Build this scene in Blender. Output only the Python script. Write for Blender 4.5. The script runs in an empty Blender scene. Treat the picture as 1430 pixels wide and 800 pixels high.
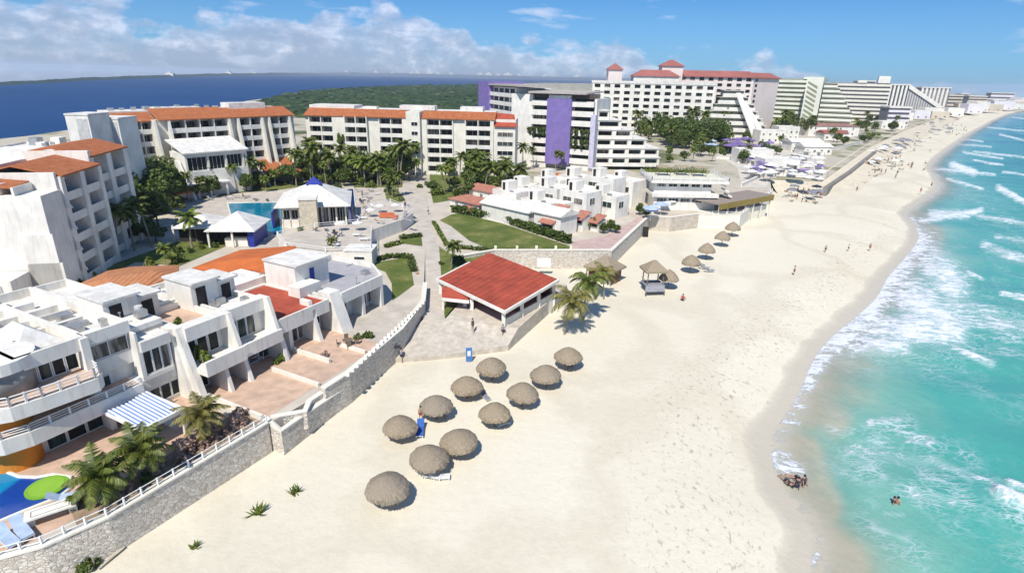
import bpy, bmesh, math, random
import numpy as np
from mathutils import Vector, Matrix, noise
R = math.radians
rnd = random.Random(7)
S = bpy.context.scene
COL = S.collection

# ---------------------------------------------------------------- camera
F, CX, CY, H = 800.0, 715.0, 400.0, 33.0
YC, SL = 108.0, .022
PITCH = math.atan((CY-YC)/F); ROLL = math.atan(SL)
cp, sp, cr, sr = math.cos(PITCH), math.sin(PITCH), math.cos(ROLL), math.sin(ROLL)
FW = Vector((0, cp, -sp)); U0 = Vector((0, sp, cp)); R0 = Vector((1, 0, 0))
RT = R0*cr+U0*sr; UP = U0*cr-R0*sr
def ray(x, y): return FW+RT*((x-CX)/F)+UP*((CY-y)/F)
def at(x, y, z=0.0):                       # surveyed point of the photo on the level z
    d = ray(x, y); t = (z-H)/d.z
    return Vector((d.x*t, d.y*t, z))
def P(x, y, Y):                            # surveyed point at the distance Y
    d = ray(x, y); t = Y/d.y
    return Vector((d.x*t, Y, H+d.z*t))
def ztop(X, Y, ypx):                       # height over (X, Y) seen at row ypx
    lo, hi = -5., 60.
    for _ in range(50):
        m = (lo+hi)/2; v = Vector((X, Y, m-H))
        if CY-F*v.dot(UP)/v.dot(FW) > ypx: lo = m
        else: hi = m
    return lo
cd = bpy.data.cameras.new('camera'); cam = bpy.data.objects.new('camera', cd); COL.objects.link(cam)
cd.lens = 36*F/1430; cd.sensor_width = 36; cd.clip_end = 60000; cd.clip_start = .5
m = Matrix((RT, UP, -FW)).transposed().to_4x4(); m.translation = (0, 0, H); cam.matrix_world = m
S.camera = cam

# ---------------------------------------------------------------- materials
MATS = {}
def nodes(name):
    m = bpy.data.materials.new(name); m.use_nodes = True; nt = m.node_tree
    return m, nt, nt.nodes['Principled BSDF']
def N(nt, kind, **kw):
    n = nt.nodes.new(kind)
    for k, v in kw.items():
        if k.startswith('i_'): n.inputs[k[2:].replace('_', ' ')].default_value = v
        else: setattr(n, k, v)
    return n
def mixc(nt, fac, a, b, mode='MIX'):
    n = nt.nodes.new('ShaderNodeMix'); n.data_type = 'RGBA'; n.blend_type = mode
    for i, v in ((0, fac), (6, a), (7, b)):
        if isinstance(v, (int, float)): n.inputs[i].default_value = v
        elif isinstance(v, (tuple, list)): n.inputs[i].default_value = (*v, 1) if len(v) == 3 else v
        else: nt.links.new(v, n.inputs[i])
    return n.outputs[2]
def ramp(nt, src, stops):
    n = nt.nodes.new('ShaderNodeValToRGB'); e = n.color_ramp.elements
    while len(e) < len(stops): e.new(.5)
    for el, (p, c) in zip(e, stops):
        el.position = p; el.color = (*c, 1) if isinstance(c, (tuple, list)) else (c, c, c, 1)
    nt.links.new(src, n.inputs[0]); return n.outputs[0]
def mth(nt, op, a, b=None, clamp=False):
    n = nt.nodes.new('ShaderNodeMath'); n.operation = op; n.use_clamp = clamp
    for i, v in ((0, a), (1, b)):
        if v is None: continue
        if isinstance(v, (int, float)): n.inputs[i].default_value = v
        else: nt.links.new(v, n.inputs[i])
    return n.outputs[0]
def pos(nt, scale=(1, 1, 1), obj=False):
    if obj: o = nt.nodes.new('ShaderNodeTexCoord').outputs['Object']
    else: o = nt.nodes.new('ShaderNodeNewGeometry').outputs['Position']
    mp = nt.nodes.new('ShaderNodeMapping'); mp.inputs['Scale'].default_value = scale
    nt.links.new(o, mp.inputs[0]); return mp.outputs[0]
def noi(nt, vec, scale, detail=4, rough=.55, out=0):
    n = N(nt, 'ShaderNodeTexNoise'); n.inputs['Scale'].default_value = scale
    n.inputs['Detail'].default_value = detail; n.inputs['Roughness'].default_value = rough
    nt.links.new(vec, n.inputs['Vector']); return n.outputs[out]
def bump(nt, bs, h, strength, dist=.05):
    b = nt.nodes.new('ShaderNodeBump'); b.inputs['Strength'].default_value = strength
    b.inputs['Distance'].default_value = dist
    nt.links.new(h, b.inputs['Height']); nt.links.new(b.outputs[0], bs.inputs['Normal'])
def mat(name, col, rough=.7, var=.12, scale=1.5, dirt=0., spec=.3, obj=False, metal=0, bmp=0., rand=0.):
    """plain material with large soft variation, fine grain and some rain streaks of dirt"""
    if name in MATS: return MATS[name]
    m, nt, b = nodes(name); v = pos(nt, obj=obj)
    n1 = noi(nt, v, scale, 5)
    dk = tuple(c*(1-var*2) for c in col); lt = tuple(min(1, c*(1+var*.8)) for c in col)
    c = ramp(nt, n1, [(.3, dk), (.7, lt)])
    if dirt:
        vs = pos(nt, (2.2, 2.2, .35)); n2 = noi(nt, vs, .9, 6, .65)
        f = ramp(nt, n2, [(.5, 0.), (.75, 1.)])
        c = mixc(nt, mth(nt, 'MULTIPLY', f, dirt), c, tuple(x*.55 for x in (col[0], col[1]*.95, col[2]*.86)))
    if rand:
        oi = nt.nodes.new('ShaderNodeObjectInfo'); c = mixc(nt, mth(nt, 'MULTIPLY', oi.outputs['Random'], rand), c, tuple(x*.5 for x in col))
    nt.links.new(c, b.inputs['Base Color'])
    b.inputs['Roughness'].default_value = rough; b.inputs['Specular IOR Level'].default_value = spec
    b.inputs['Metallic'].default_value = metal
    if bmp: bump(nt, b, noi(nt, v, scale*6, 4), bmp, .05)
    MATS[name] = m; return m

white = mat('white_render', (.80, .765, .70), .75, .08, .35, .5)
white2 = mat('cream_render', (.77, .73, .64), .8, .06, .4, .35)
roofwhite = mat('roof_white', (.74, .715, .67), .85, .12, .8, .5)
offgrey = mat('grey_roof_felt', (.40, .39, .41), .9, .08, .6, .2)
redroof = mat('red_membrane', (.41, .08, .045), .75, .16, .5, .45)
deck = mat('terracotta_deck', (.60, .42, .31), .8, .12, .9, .15, bmp=.1)
paveb = mat('beige_paving', (.55, .49, .42), .85, .1, .5, .25)
frame = mat('white_frame', (.8, .8, .79), .5, .03, 2)
orange = mat('orange_render', (.68, .25, .03), .7, .10, .6, .1)
purple = mat('purple_render', (.22, .165, .42), .75, .08, .6, .15)
pink = mat('pink_render', (.76, .66, .62), .8, .05, .1, .2)
yellowish = mat('pale_yellow_render', (.78, .78, .68), .8, .06, .1, .2)
wood = mat('weathered_wood', (.20, .15, .11), .8, .2, 4)
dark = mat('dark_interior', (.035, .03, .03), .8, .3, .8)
bluep = mat('blue_paint', (.02, .04, .30), .5, .1, 1)
metal = mat('galvanised_metal', (.5, .5, .5), .4, .1, 2, metal=.6)
hedgem = mat('pale_stone', (.56, .50, .42), .9, .12, 1.2, .3, bmp=.3)

def tile_mat():
    m, nt, b = nodes('clay_tiles'); v = pos(nt, obj=True)
    w = N(nt, 'ShaderNodeTexWave', bands_direction='X'); w.inputs['Scale'].default_value = .55
    w.inputs['Distortion'].default_value = .3; nt.links.new(v, w.inputs[0])
    c = ramp(nt, noi(nt, v, .9, 8, .7), [(.25, (.26, .075, .025)), (.5, (.43, .135, .045)), (.8, (.53, .23, .10))])
    w2 = N(nt, 'ShaderNodeTexWave', bands_direction='Y'); w2.inputs['Scale'].default_value = .9
    w2.inputs['Distortion'].default_value = 1.; nt.links.new(v, w2.inputs[0])
    c = mixc(nt, mth(nt, 'MULTIPLY', ramp(nt, w2.outputs[1], [(.0, 1.), (.35, 0.)]), .35), c, (.22, .05, .015))
    nt.links.new(c, b.inputs['Base Color']); b.inputs['Roughness'].default_value = .85
    bump(nt, b, w.outputs[1], .8, .12); return m
tile = tile_mat()
def tile2(name, a, bb, cc):
    m = tile.copy(); m.name = name
    for n in m.node_tree.nodes:
        if n.type == 'VALTORGB' and len(n.color_ramp.elements) == 3:
            for e, c in zip(n.color_ramp.elements, (a, bb, cc)): e.color = (*c, 1)
    return m
tilep = tile2('weathered_pink_tiles', (.30, .12, .08), (.45, .19, .13), (.52, .28, .2))
tileb = tile2('brown_orange_tiles', (.36, .13, .05), (.50, .21, .09), (.55, .28, .15))

def glass_mat():
    m, nt, b = nodes('window_glass')
    oi = nt.nodes.new('ShaderNodeObjectInfo')
    c = ramp(nt, oi.outputs['Random'], [(0, (.008, .010, .012)), (.42, (.02, .023, .024)), (.60, (.04, .075, .07)), (.76, (.12, .11, .095)), (.92, (.30, .27, .23))])
    v = pos(nt, (1, 1, .12)); c2 = mixc(nt, ramp(nt, noi(nt, v, 2.2, 3), [(.45, 0.), (.55, .8)]), c, (.02, .024, .025))
    nt.links.new(c2, b.inputs['Base Color']); b.inputs['Roughness'].default_value = .08
    b.inputs['Specular IOR Level'].default_value = .15
    return m
glass = glass_mat()
def stone_mat():
    m, nt, b = nodes('rubble_stone'); v = pos(nt, (1, 1, 1.5))
    d = noi(nt, v, 1.2, 3, .5, 1); vv = mixc(nt, .25, v, d)
    vo = N(nt, 'ShaderNodeTexVoronoi', feature='DISTANCE_TO_EDGE'); vo.inputs['Scale'].default_value = 3.6
    nt.links.new(vv, vo.inputs['Vector'])
    vc = N(nt, 'ShaderNodeTexVoronoi'); vc.inputs['Scale'].default_value = 3.6; nt.links.new(vv, vc.inputs['Vector'])
    sep = N(nt, 'ShaderNodeSeparateColor'); nt.links.new(vc.outputs['Color'], sep.inputs[0])
    c = ramp(nt, sep.outputs[0], [(0, (.50, .44, .37)), (.5, (.70, .64, .56)), (1, (.82, .77, .69))])
    c = mixc(nt, ramp(nt, noi(nt, v, 5, 5), [(.4, 0.), (.8, .5)]), c, (.2, .16, .14))
    e = ramp(nt, vo.outputs[0], [(0, 0.), (.12, 1.)])
    c = mixc(nt, e, (.66, .60, .52), c)
    nt.links.new(c, b.inputs['Base Color']); b.inputs['Roughness'].default_value = .95
    bump(nt, b, e, .7, .12); return m
stone = stone_mat()
def leaf_mat(name, a, bb, c3):
    m, nt, b = nodes(name)
    g = nt.nodes.new('ShaderNodeNewGeometry'); oi = nt.nodes.new('ShaderNodeObjectInfo')
    c = ramp(nt, g.outputs['Random Per Island'], [(0, a), (.55, bb), (1, c3)])
    c = mixc(nt, mth(nt, 'MULTIPLY', oi.outputs['Random'], .35), c, tuple(x*1.5 for x in bb))
    nt.links.new(c, b.inputs['Base Color']); b.inputs['Roughness'].default_value = .55
    tr = N(nt, 'ShaderNodeBsdfTranslucent'); nt.links.new(c, tr.inputs[0])
    ms = N(nt, 'ShaderNodeMixShader'); ms.inputs[0].default_value = .25
    nt.links.new(b.outputs[0], ms.inputs[1]); nt.links.new(tr.outputs[0], ms.inputs[2])
    nt.links.new(ms.outputs[0], nt.nodes['Material Output'].inputs[0]); return m
leafd = leaf_mat('dark_leaf', (.035, .06, .009), (.085, .13, .02), (.18, .22, .045))
leafy = leaf_mat('yellow_green_leaf', (.05, .09, .01), (.13, .18, .02), (.26, .28, .04))
leafp = leaf_mat('palm_leaf', (.035, .06, .010), (.10, .135, .018), (.24, .24, .04))
leafdry = leaf_mat('dry_palm_leaf', (.09, .08, .02), (.17, .16, .035), (.30, .26, .07))
leafr = leaf_mat('bougainvillea_leaf', (.16, .12, .07), (.40, .27, .22), (.52, .38, .36))
trunkm = mat('palm_trunk', (.30, .26, .21), .9, .2, 3)
def thatch_mat():
    m, nt, b = nodes('thatch'); v = pos(nt, obj=True)
    sx = N(nt, 'ShaderNodeSeparateXYZ'); nt.links.new(v, sx.inputs[0])
    an = mth(nt, 'ARCTAN2', sx.outputs[1], sx.outputs[0])
    cx = N(nt, 'ShaderNodeCombineXYZ'); nt.links.new(mth(nt, 'MULTIPLY', an, 9.), cx.inputs[0])
    nt.links.new(mth(nt, 'MULTIPLY', sx.outputs[2], 2.), cx.inputs[1])
    n = noi(nt, cx.outputs[0], 2.5, 6, .7)
    c = ramp(nt, n, [(.3, (.18, .14, .095)), (.55, (.36, .29, .205)), (.75, (.52, .43, .31))])
    oi = nt.nodes.new('ShaderNodeObjectInfo')
    c = mixc(nt, mth(nt, 'MULTIPLY', oi.outputs['Random'], .5), c, (.28, .245, .21))
    nt.links.new(c, b.inputs['Base Color']); b.inputs['Roughness'].default_value = .95
    b.inputs['Specular IOR Level'].default_value = .1
    bump(nt, b, n, .9, .08); return m
thatch = thatch_mat()

# ---------------------------------------------------------------- meshes
class MB:
    def __init__(s): s.v = []; s.f = []; s.m = []; s.cur = 0
    def add(s, vs, fs):
        b = len(s.v); s.v += [tuple(v) for v in vs]
        for f in fs: s.f.append([i+b for i in f]); s.m.append(s.cur)
        return s
    def box(s, x0, x1, y0, y1, z0, z1):
        if x1 < x0: x0, x1 = x1, x0
        if y1 < y0: y0, y1 = y1, y0
        v = [(x, y, z) for z in (z0, z1) for x, y in ((x0, y0), (x1, y0), (x1, y1), (x0, y1))]
        return s.add(v, [(3, 2, 1, 0), (4, 5, 6, 7), (0, 1, 5, 4), (1, 2, 6, 5), (2, 3, 7, 6), (3, 0, 4, 7)])
    def prism(s, poly, z0, z1):            # z0/z1 numbers or lists per corner
        n = len(poly)
        if sum(poly[i][0]*poly[(i+1) % n][1]-poly[(i+1) % n][0]*poly[i][1] for i in range(n)) < 0:
            poly = poly[::-1]
            if isinstance(z0, (list, tuple)): z0 = z0[::-1]
            if isinstance(z1, (list, tuple)): z1 = z1[::-1]
        a = z0 if isinstance(z0, (list, tuple)) else [z0]*n
        b = z1 if isinstance(z1, (list, tuple)) else [z1]*n
        v = [(p[0], p[1], a[i]) for i, p in enumerate(poly)]+[(p[0], p[1], b[i]) for i, p in enumerate(poly)]
        return s.add(v, [tuple(range(n))[::-1], tuple(range(n, 2*n))]+[(i, (i+1) % n, n+(i+1) % n, n+i) for i in range(n)])
    def wedge(s, y0, y1, zt, zb, x0, x1, ytop, zmid=None):
        """fin in the y-z plane, thickness x0..x1: vertical back at y1, sloping front from (ytop, zt) to (y0, zb)"""
        pr = [(y1, zb), (y0, zb), (ytop, zt), (y1, zt)]
        v = [(x0, y, z) for y, z in pr]+[(x1, y, z) for y, z in pr]
        return s.add(v, [(0, 1, 2, 3), (7, 6, 5, 4)]+[(i, i+4, (i+1) % 4+4, (i+1) % 4) for i in range(4)])
    def cyl(s, x, y, z0, z1, r0, r1=None, n=10, cap=True):
        r1 = r0 if r1 is None else r1
        v = [(x+r*math.cos(2*math.pi*i/n), y+r*math.sin(2*math.pi*i/n), z) for z, r in ((z0, r0), (z1, r1)) for i in range(n)]
        f = [(i, (i+1) % n, n+(i+1) % n, n+i) for i in range(n)]
        if cap: f += [tuple(range(n))[::-1], tuple(range(n, 2*n))]
        return s.add(v, f)
    def tube(s, pts, r, n=6):
        pts = [Vector(p) for p in pts]; rs = r if isinstance(r, (list, tuple)) else [r]*len(pts); v = []
        for i, p in enumerate(pts):
            t = (pts[min(i+1, len(pts)-1)]-pts[max(i-1, 0)]).normalized()
            a = t.orthogonal().normalized() if abs(t.z) < .9 else Vector((1, 0, 0))
            a = (a-t*a.dot(t)).normalized(); b = t.cross(a)
            v += [tuple(p+(a*math.cos(2*math.pi*k/n)+b*math.sin(2*math.pi*k/n))*rs[i]) for k in range(n)]
        f = [(i*n+k, i*n+(k+1) % n, (i+1)*n+(k+1) % n, (i+1)*n+k) for i in range(len(pts)-1) for k in range(n)]
        f += [tuple(range(n))[::-1], tuple(range((len(pts)-1)*n, len(pts)*n))]
        return s.add(v, f)
    def slab(s, pts, th=.15):              # sloping sheet with thickness, pts 3D outline
        n = len(pts); v = [(p[0], p[1], p[2]) for p in pts]+[(p[0], p[1], p[2]-th) for p in pts]
        return s.add(v, [tuple(range(n)), tuple(range(n, 2*n))[::-1]]+[(i, n+i, n+(i+1) % n, (i+1) % n) for i in range(n)])
    def hip(s, x0, x1, y0, y1, z0, z1, inset=None, gable=False, th=.18):
        """hip roof with ridge along the longer side"""
        w, d = x1-x0, y1-y0; i = min(w, d)/2 if inset is None else inset
        if w >= d: a, b = (x0+(0 if gable else i), (y0+y1)/2, z1), (x1-(0 if gable else i), (y0+y1)/2, z1)
        else: a, b = ((x0+x1)/2, y0+(0 if gable else i), z1), ((x0+x1)/2, y1-(0 if gable else i), z1)
        c = [(x0, y0, z0), (x1, y0, z0), (x1, y1, z0), (x0, y1, z0)]
        lo = [(p[0], p[1], z0-th) for p in c]
        v = c+[a, b]+lo
        f = ([(0, 1, 5, 4), (1, 2, 5), (2, 3, 4, 5), (3, 0, 4)] if w >= d else [(0, 1, 4), (1, 2, 5, 4), (2, 3, 5), (3, 0, 4, 5)])
        f += [(6, 7, 1, 0), (7, 8, 2, 1), (8, 9, 3, 2), (9, 6, 0, 3), (9, 8, 7, 6)]
        return s.add(v, f)
    def build(s, name, mats, parent=None, smooth=False, bevel=0):
        me = bpy.data.meshes.new(name); me.from_pydata(s.v, [], s.f)
        for m in (mats if isinstance(mats, (list, tuple)) else [mats]): me.materials.append(m)
        if any(s.m): me.polygons.foreach_set('material_index', s.m)
        if smooth: me.polygons.foreach_set('use_smooth', [True]*len(s.f))
        me.update()
        if bevel == 0: pass
        o = bpy.data.objects.new(name, me); COL.objects.link(o)
        if parent: o.parent = parent
        return o
def tag(o, label=None, cat=None, group=None, kind=None):
    if label: o['label'] = label
    if cat: o['category'] = cat
    if group: o['group'] = group
    if kind: o['kind'] = kind
    return o
def thing(name, label, cat, loc=(0, 0, 0), rz=0., group=None):
    o = bpy.data.objects.new(name, None); COL.objects.link(o); o.empty_display_size = .5
    o.location = loc; o.rotation_euler = (0, 0, rz)
    return tag(o, label, cat, group)
def copy_tree(o, parent=None):
    c = o.copy(); COL.objects.link(c); c.parent = parent
    for ch in list(o.children): copy_tree(ch, c)
    return c
def dup(root, loc, rz=0., label=None, group=None, sc=None):
    c = copy_tree(root); c.location = loc; c.rotation_euler = (0, 0, rz)
    if label: c['label'] = label
    if group: c['group'] = group
    if sc: c.scale = (sc, sc, sc) if isinstance(sc, (int, float)) else sc
    return c
class Fr:                                   # a local frame: x along the front, y inwards, z up
    def __init__(s, a, b=None, ang=None, z=0):
        s.o = Vector((a[0], a[1])); s.z = z
        if ang is None: d = Vector((b[0]-a[0], b[1]-a[1])); s.L = d.length; ang = math.atan2(d.y, d.x)
        s.a = ang; s.u = Vector((math.cos(ang), math.sin(ang))); s.n = Vector((-math.sin(ang), math.cos(ang)))
    def loc(s, p): d = Vector((p[0], p[1]))-s.o; return (d.dot(s.u), d.dot(s.n))
    def px(s, x, y, z): return s.loc(at(x, y, z))
    def w(s, x, y): q = s.o+s.u*x+s.n*y; return (q.x, q.y)
    def thing(s, name, label, cat, group=None): return thing(name, label, cat, (s.o.x, s.o.y, s.z), s.a, group)

def window(par, x0, x1, z0, z1, y, nm=2, name='window', fr=.07, face=-1, xm=None):
    """window in a wall plane at local y, facing -y: glass with frame and mullions in one mesh"""
    mb = MB(); g = fr
    mb.cur = 1; mb.box(x0+g, x1-g, y-.02, y+.03, z0+g, z1-g)
    mb.cur = 0
    mb.box(x0, x1, y-.06, y+.03, z0, z0+g); mb.box(x0, x1, y-.06, y+.03, z1-g, z1)
    mb.box(x0, x0+g, y-.06, y+.03, z0+g, z1-g); mb.box(x1-g, x1, y-.06, y+.03, z0+g, z1-g)
    for i in range(1, nm):
        x = x0+(x1-x0)*i/nm; mb.box(x-g*.45, x+g*.45, y-.055, y+.03, z0+g, z1-g)
    return mb.build(name, [frame, glass], par)
def win_side(par, y0, y1, z0, z1, x, sgn=-1, nm=2, name='window'):
    """same, in the plane x = const; sgn = side it faces"""
    mb = MB(); g = .07; a, b = sorted((x, x+sgn*.03)); a2, b2 = sorted((x, x+sgn*.06))
    mb.cur = 1; mb.box(a, b, y0+g, y1-g, z0+g, z1-g); mb.cur = 0
    mb.box(a2, b2, y0, y1, z0, z0+g); mb.box(a2, b2, y0, y1, z1-g, z1)
    mb.box(a2, b2, y0, y0+g, z0+g, z1-g); mb.box(a2, b2, y1-g, y1, z0+g, z1-g)
    for i in range(1, nm):
        y = y0+(y1-y0)*i/nm; mb.box(a2, b2, y-g*.45, y+g*.45, z0+g, z1-g)
    return mb.build(name, [frame, glass], par)
def railing(par, pts, z, h=.95, step=2.2, m=None, name='railing', bars=2, r=.05):
    """white tubular railing along pts (local x, y)"""
    mb = MB(); pts = [Vector(p) for p in pts]
    for a, b in zip(pts[:-1], pts[1:]):
        n = max(1, round((b-a).length/step))
        for i in range(n+1):
            q = a.lerp(b, i/n); mb.box(q.x-.07, q.x+.07, q.y-.07, q.y+.07, z, z+h+.05)
        for k in range(bars+1):
            zz = z+h*(k+1)/(bars+1); mb.tube([(a.x, a.y, zz), (b.x, b.y, zz)], r if k == bars else r*.7, 5)
    return mb.build(name, m or frame, par)
# ================================================================= light, sky
SUN_EL, SHX, SHY = 52., .27, .963          # shadows fall towards (+.60, +.80)
sd = bpy.data.lights.new('sun', 'SUN'); so = bpy.data.objects.new('sun', sd); COL.objects.link(so)
sd.energy = 3.85; sd.angle = R(.53); sd.color = (1, .95, .86)
dirv = Vector((SHX*math.cos(R(SUN_EL)), SHY*math.cos(R(SUN_EL)), -math.sin(R(SUN_EL))))
so.rotation_euler = dirv.to_track_quat('-Z', 'Y').to_euler(); so.location = (0, 0, 200)
W = bpy.data.worlds.new('World'); S.world = W; W.use_nodes = True; nt = W.node_tree
bg = nt.nodes['Background']
sky = N(nt, 'ShaderNodeTexSky', sky_type='NISHITA', sun_disc=False)
sky.sun_elevation = R(SUN_EL); sky.sun_rotation = math.atan2(-SHX, -SHY)
sky.altitude = 30; sky.air_density = 1.0; sky.dust_density = .6; sky.ozone_density = 3.
tc = nt.nodes.new('ShaderNodeTexCoord'); sx = nt.nodes.new('ShaderNodeSeparateXYZ'); nt.links.new(tc.outputs['Generated'], sx.inputs[0])
zz = mth(nt, 'MAXIMUM', mth(nt, 'ADD', mth(nt, 'MULTIPLY', sx.outputs[2], 1.5), .045), .02)
cb = nt.nodes.new('ShaderNodeCombineXYZ'); nt.links.new(sx.outputs[0], cb.inputs[0]); nt.links.new(sx.outputs[1], cb.inputs[1]); nt.links.new(zz, cb.inputs[2])
nt.links.new(cb.outputs[0], sky.inputs[0])
skyc0 = mixc(nt, 1., sky.outputs[0], (.42, .74, .97), 'MULTIPLY')
skyc = mixc(nt, ramp(nt, sx.outputs[2], [(0, .75), (.11, 0.)]), skyc0, (1.75, 3.15, 4.7))
az = mth(nt, 'ARCTAN2', sx.outputs[0], sx.outputs[1])       # 0 ahead, + to the right
el = sx.outputs[2]
def cloudlayer(sa, se, off, scale, det=7, rough=.6):
    c = nt.nodes.new('ShaderNodeCombineXYZ')
    nt.links.new(mth(nt, 'ADD', mth(nt, 'MULTIPLY', az, sa), off), c.inputs[0])
    nt.links.new(mth(nt, 'MULTIPLY', el, se), c.inputs[1])
    return noi(nt, c.outputs[0], scale, det, rough)
n1 = cloudlayer(14., 24., 3.1, .62, 6, .52); n2 = cloudlayer(14., 24., 11.7, 1.9, 8, .58)
# the bank: its top falls from about 5.5 degrees on the left to nothing on the right
aztop = ramp(nt, mth(nt, 'ADD', mth(nt, 'MULTIPLY', az, .6), .5), [(.0, .60), (.12, .56), (.24, .54), (.36, .66), (.46, .50), (.56, .36), (.68, .18), (.8, .0)])
hgt = mth(nt, 'SUBTRACT', mth(nt, 'MULTIPLY', aztop, .145), el)
dens = mth(nt, 'ADD', mth(nt, 'MULTIPLY', hgt, 14.), mth(nt, 'MULTIPLY', mth(nt, 'SUBTRACT', n1, .5), 3.4))
bank = ramp(nt, dens, [(.0, 0.), (.22, .52), (.7, .68), (1., .76)])
lit = ramp(nt, mth(nt, 'SUBTRACT', mth(nt, 'ADD', mth(nt, 'MULTIPLY', mth(nt, 'SUBTRACT', n2, .5), 2.6), .75), mth(nt, 'MULTIPLY', dens, .55)), [(.15, 0.), (.50, .25), (.95, 1.)])
ccol = mixc(nt, lit, (3.0, 3.45, 4.6), (7.2, 7.1, 8.0))
c1 = mixc(nt, bank, skyc, ccol)
puffs = ramp(nt, cloudlayer(7., 34., 27.3, 1.1, 5, .5), [(.60, 0.), (.70, .5)])
c2 = mixc(nt, puffs, c1, (5.2, 5.8, 7.2))
nt.links.new(c2, bg.inputs[0]); bg.inputs[1].default_value = .106
S.view_settings.view_transform = 'Standard'; S.view_settings.look = 'None'; S.view_settings.exposure = .42; S.view_settings.gamma = 1
S.cycles.max_bounces = 6; S.cycles.diffuse_bounces = 3; S.cycles.glossy_bounces = 3; S.cycles.transparent_max_bounces = 8; S.cycles.volume_bounces = 0
S.cycles.use_denoising = True

# ================================================================= ground, beach, water
ZG = 3.0
SHORE = [(1190, 1000), (1150, 880), (1132, 800), (1130, 744), (1104, 702), (1082, 664), (1075, 624), (1086, 590), (1111, 554), (1135, 500), (1160, 470), (1196, 440),
         (1222, 415), (1240, 385), (1264, 358), (1281, 333), (1276, 312), (1266, 298), (1290, 279), (1312, 262), (1306, 246), (1300, 232), (1317, 214), (1342, 196),
         (1355, 187), (1371, 178), (1396, 165), (1430, 154.5), (1500, 141)]
ZS = -.9
sh = np.array([at(x, y, ZS)[:2] for x, y in SHORE])
def smooth_poly(p, n=5):
    out = []
    for i in range(len(p)-1):
        p0, p1, p2, p3 = p[max(i-1, 0)], p[i], p[i+1], p[min(i+2, len(p)-1)]
        for k in range(n):
            t = k/n; out.append(.5*((2*p1)+(-p0+p2)*t+(2*p0-5*p1+4*p2-p3)*t*t+(-p0+3*p1-3*p2+p3)*t**3))
    out.append(p[-1]); return np.array(out)
shs = smooth_poly(sh)
def sdist(X, Y):
    """signed distance to the waterline, + on the sea side"""
    best = np.full(X.shape, 1e9); sg = np.ones(X.shape)
    for (ax, ay), (bx, by) in zip(shs[:-1], shs[1:]):
        dx, dy = bx-ax, by-ay; L = dx*dx+dy*dy+1e-9
        t = np.clip(((X-ax)*dx+(Y-ay)*dy)/L, 0, 1); ex, ey = X-(ax+t*dx), Y-(ay+t*dy)
        d = np.sqrt(ex*ex+ey*ey); s = np.sign(ex*dy-ey*dx); k = d < best-1e-6
        best = np.where(k, d, best); sg = np.where(k, s, sg)
    return best*sg
def polar(r0, r1, nr, a0, a1, na):
    r = np.exp(np.linspace(math.log(r0), math.log(r1), nr)); a = np.radians(np.linspace(a0, a1, na))
    RR, AA = np.meshgrid(r, a, indexing='ij'); return RR*np.sin(AA), RR*np.cos(AA)
def grid(name, X, Y, Z, attrs, m, mask=None):
    nr, na = X.shape; v = np.stack([X.ravel(), Y.ravel(), Z.ravel()], 1)
    idx = np.arange(nr*na).reshape(nr, na)
    q = np.stack([idx[:-1, :-1], idx[:-1, 1:], idx[1:, 1:], idx[1:, :-1]], -1).reshape(-1, 4)[:, ::-1]
    if mask is not None: q = q[mask.ravel()[q].any(axis=1)]
    me = bpy.data.meshes.new(name); me.vertices.add(len(v)); me.vertices.foreach_set('co', v.ravel())
    me.loops.add(q.size); me.loops.foreach_set('vertex_index', q.ravel().astype(np.int32))
    me.polygons.add(len(q)); me.polygons.foreach_set('loop_start', (np.arange(len(q))*4).astype(np.int32))
    me.polygons.foreach_set('use_smooth', np.ones(len(q), bool))
    me.update(calc_edges=True)
    for k, a in attrs.items():
        at_ = me.attributes.new(k, 'FLOAT', 'POINT'); at_.data.foreach_set('value', a.ravel().astype(np.float32))
    me.materials.append(m); me.validate()
    o = bpy.data.objects.new(name, me); COL.objects.link(o); o['kind'] = 'structure'; return o
def proj(X, Y, Z):
    V = [X, Y, Z-H]; dep = sum(V[i]*FW[i] for i in range(3))
    return CX+F*sum(V[i]*RT[i] for i in range(3))/dep, CY-F*sum(V[i]*UP[i] for i in range(3))/dep
def attr(nt, name): a = nt.nodes.new('ShaderNodeAttribute'); a.attribute_name = name; return a.outputs['Fac']

# -- sand
m, nt, b = nodes('beach_sand'); v = pos(nt); d = attr(nt, 'shore')
big = noi(nt, v, .035, 5, .6); fine = noi(nt, v, 1.3, 8, .7)
c = ramp(nt, big, [(.3, (.675, .615, .485)), (.7, (.74, .685, .56))])
c = mixc(nt, ramp(nt, fine, [(.45, 0.), (.85, .22)]), c, (.47, .40, .30))
vp = N(nt, 'ShaderNodeTexVoronoi', feature='DISTANCE_TO_EDGE'); vp.inputs['Scale'].default_value = .045; nt.links.new(mixc(nt, .35, pos(nt, (1, .8, 1)), noi(nt, v, .06, 5, .6, 1)), vp.inputs['Vector'])
vq = nt.nodes.new('ShaderNodeVectorMath'); vq.operation = 'MULTIPLY_ADD'; nt.links.new(noi(nt, v, .05, 5, .6, 1), vq.inputs[0]); vq.inputs[1].default_value = (22, 22, 0); nt.links.new(pos(nt, (1, .8, 1)), vq.inputs[2]); nt.links.new(vq.outputs[0], vp.inputs['Vector'])
c = mixc(nt, mth(nt, 'MULTIPLY', ramp(nt, vp.outputs[0], [(0, 1.), (.05, .7), (.10, 0.)]), mth(nt, 'MULTIPLY', noi(nt, v, 1.1, 5, .7), .62)), c, (.50, .435, .33))
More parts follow.
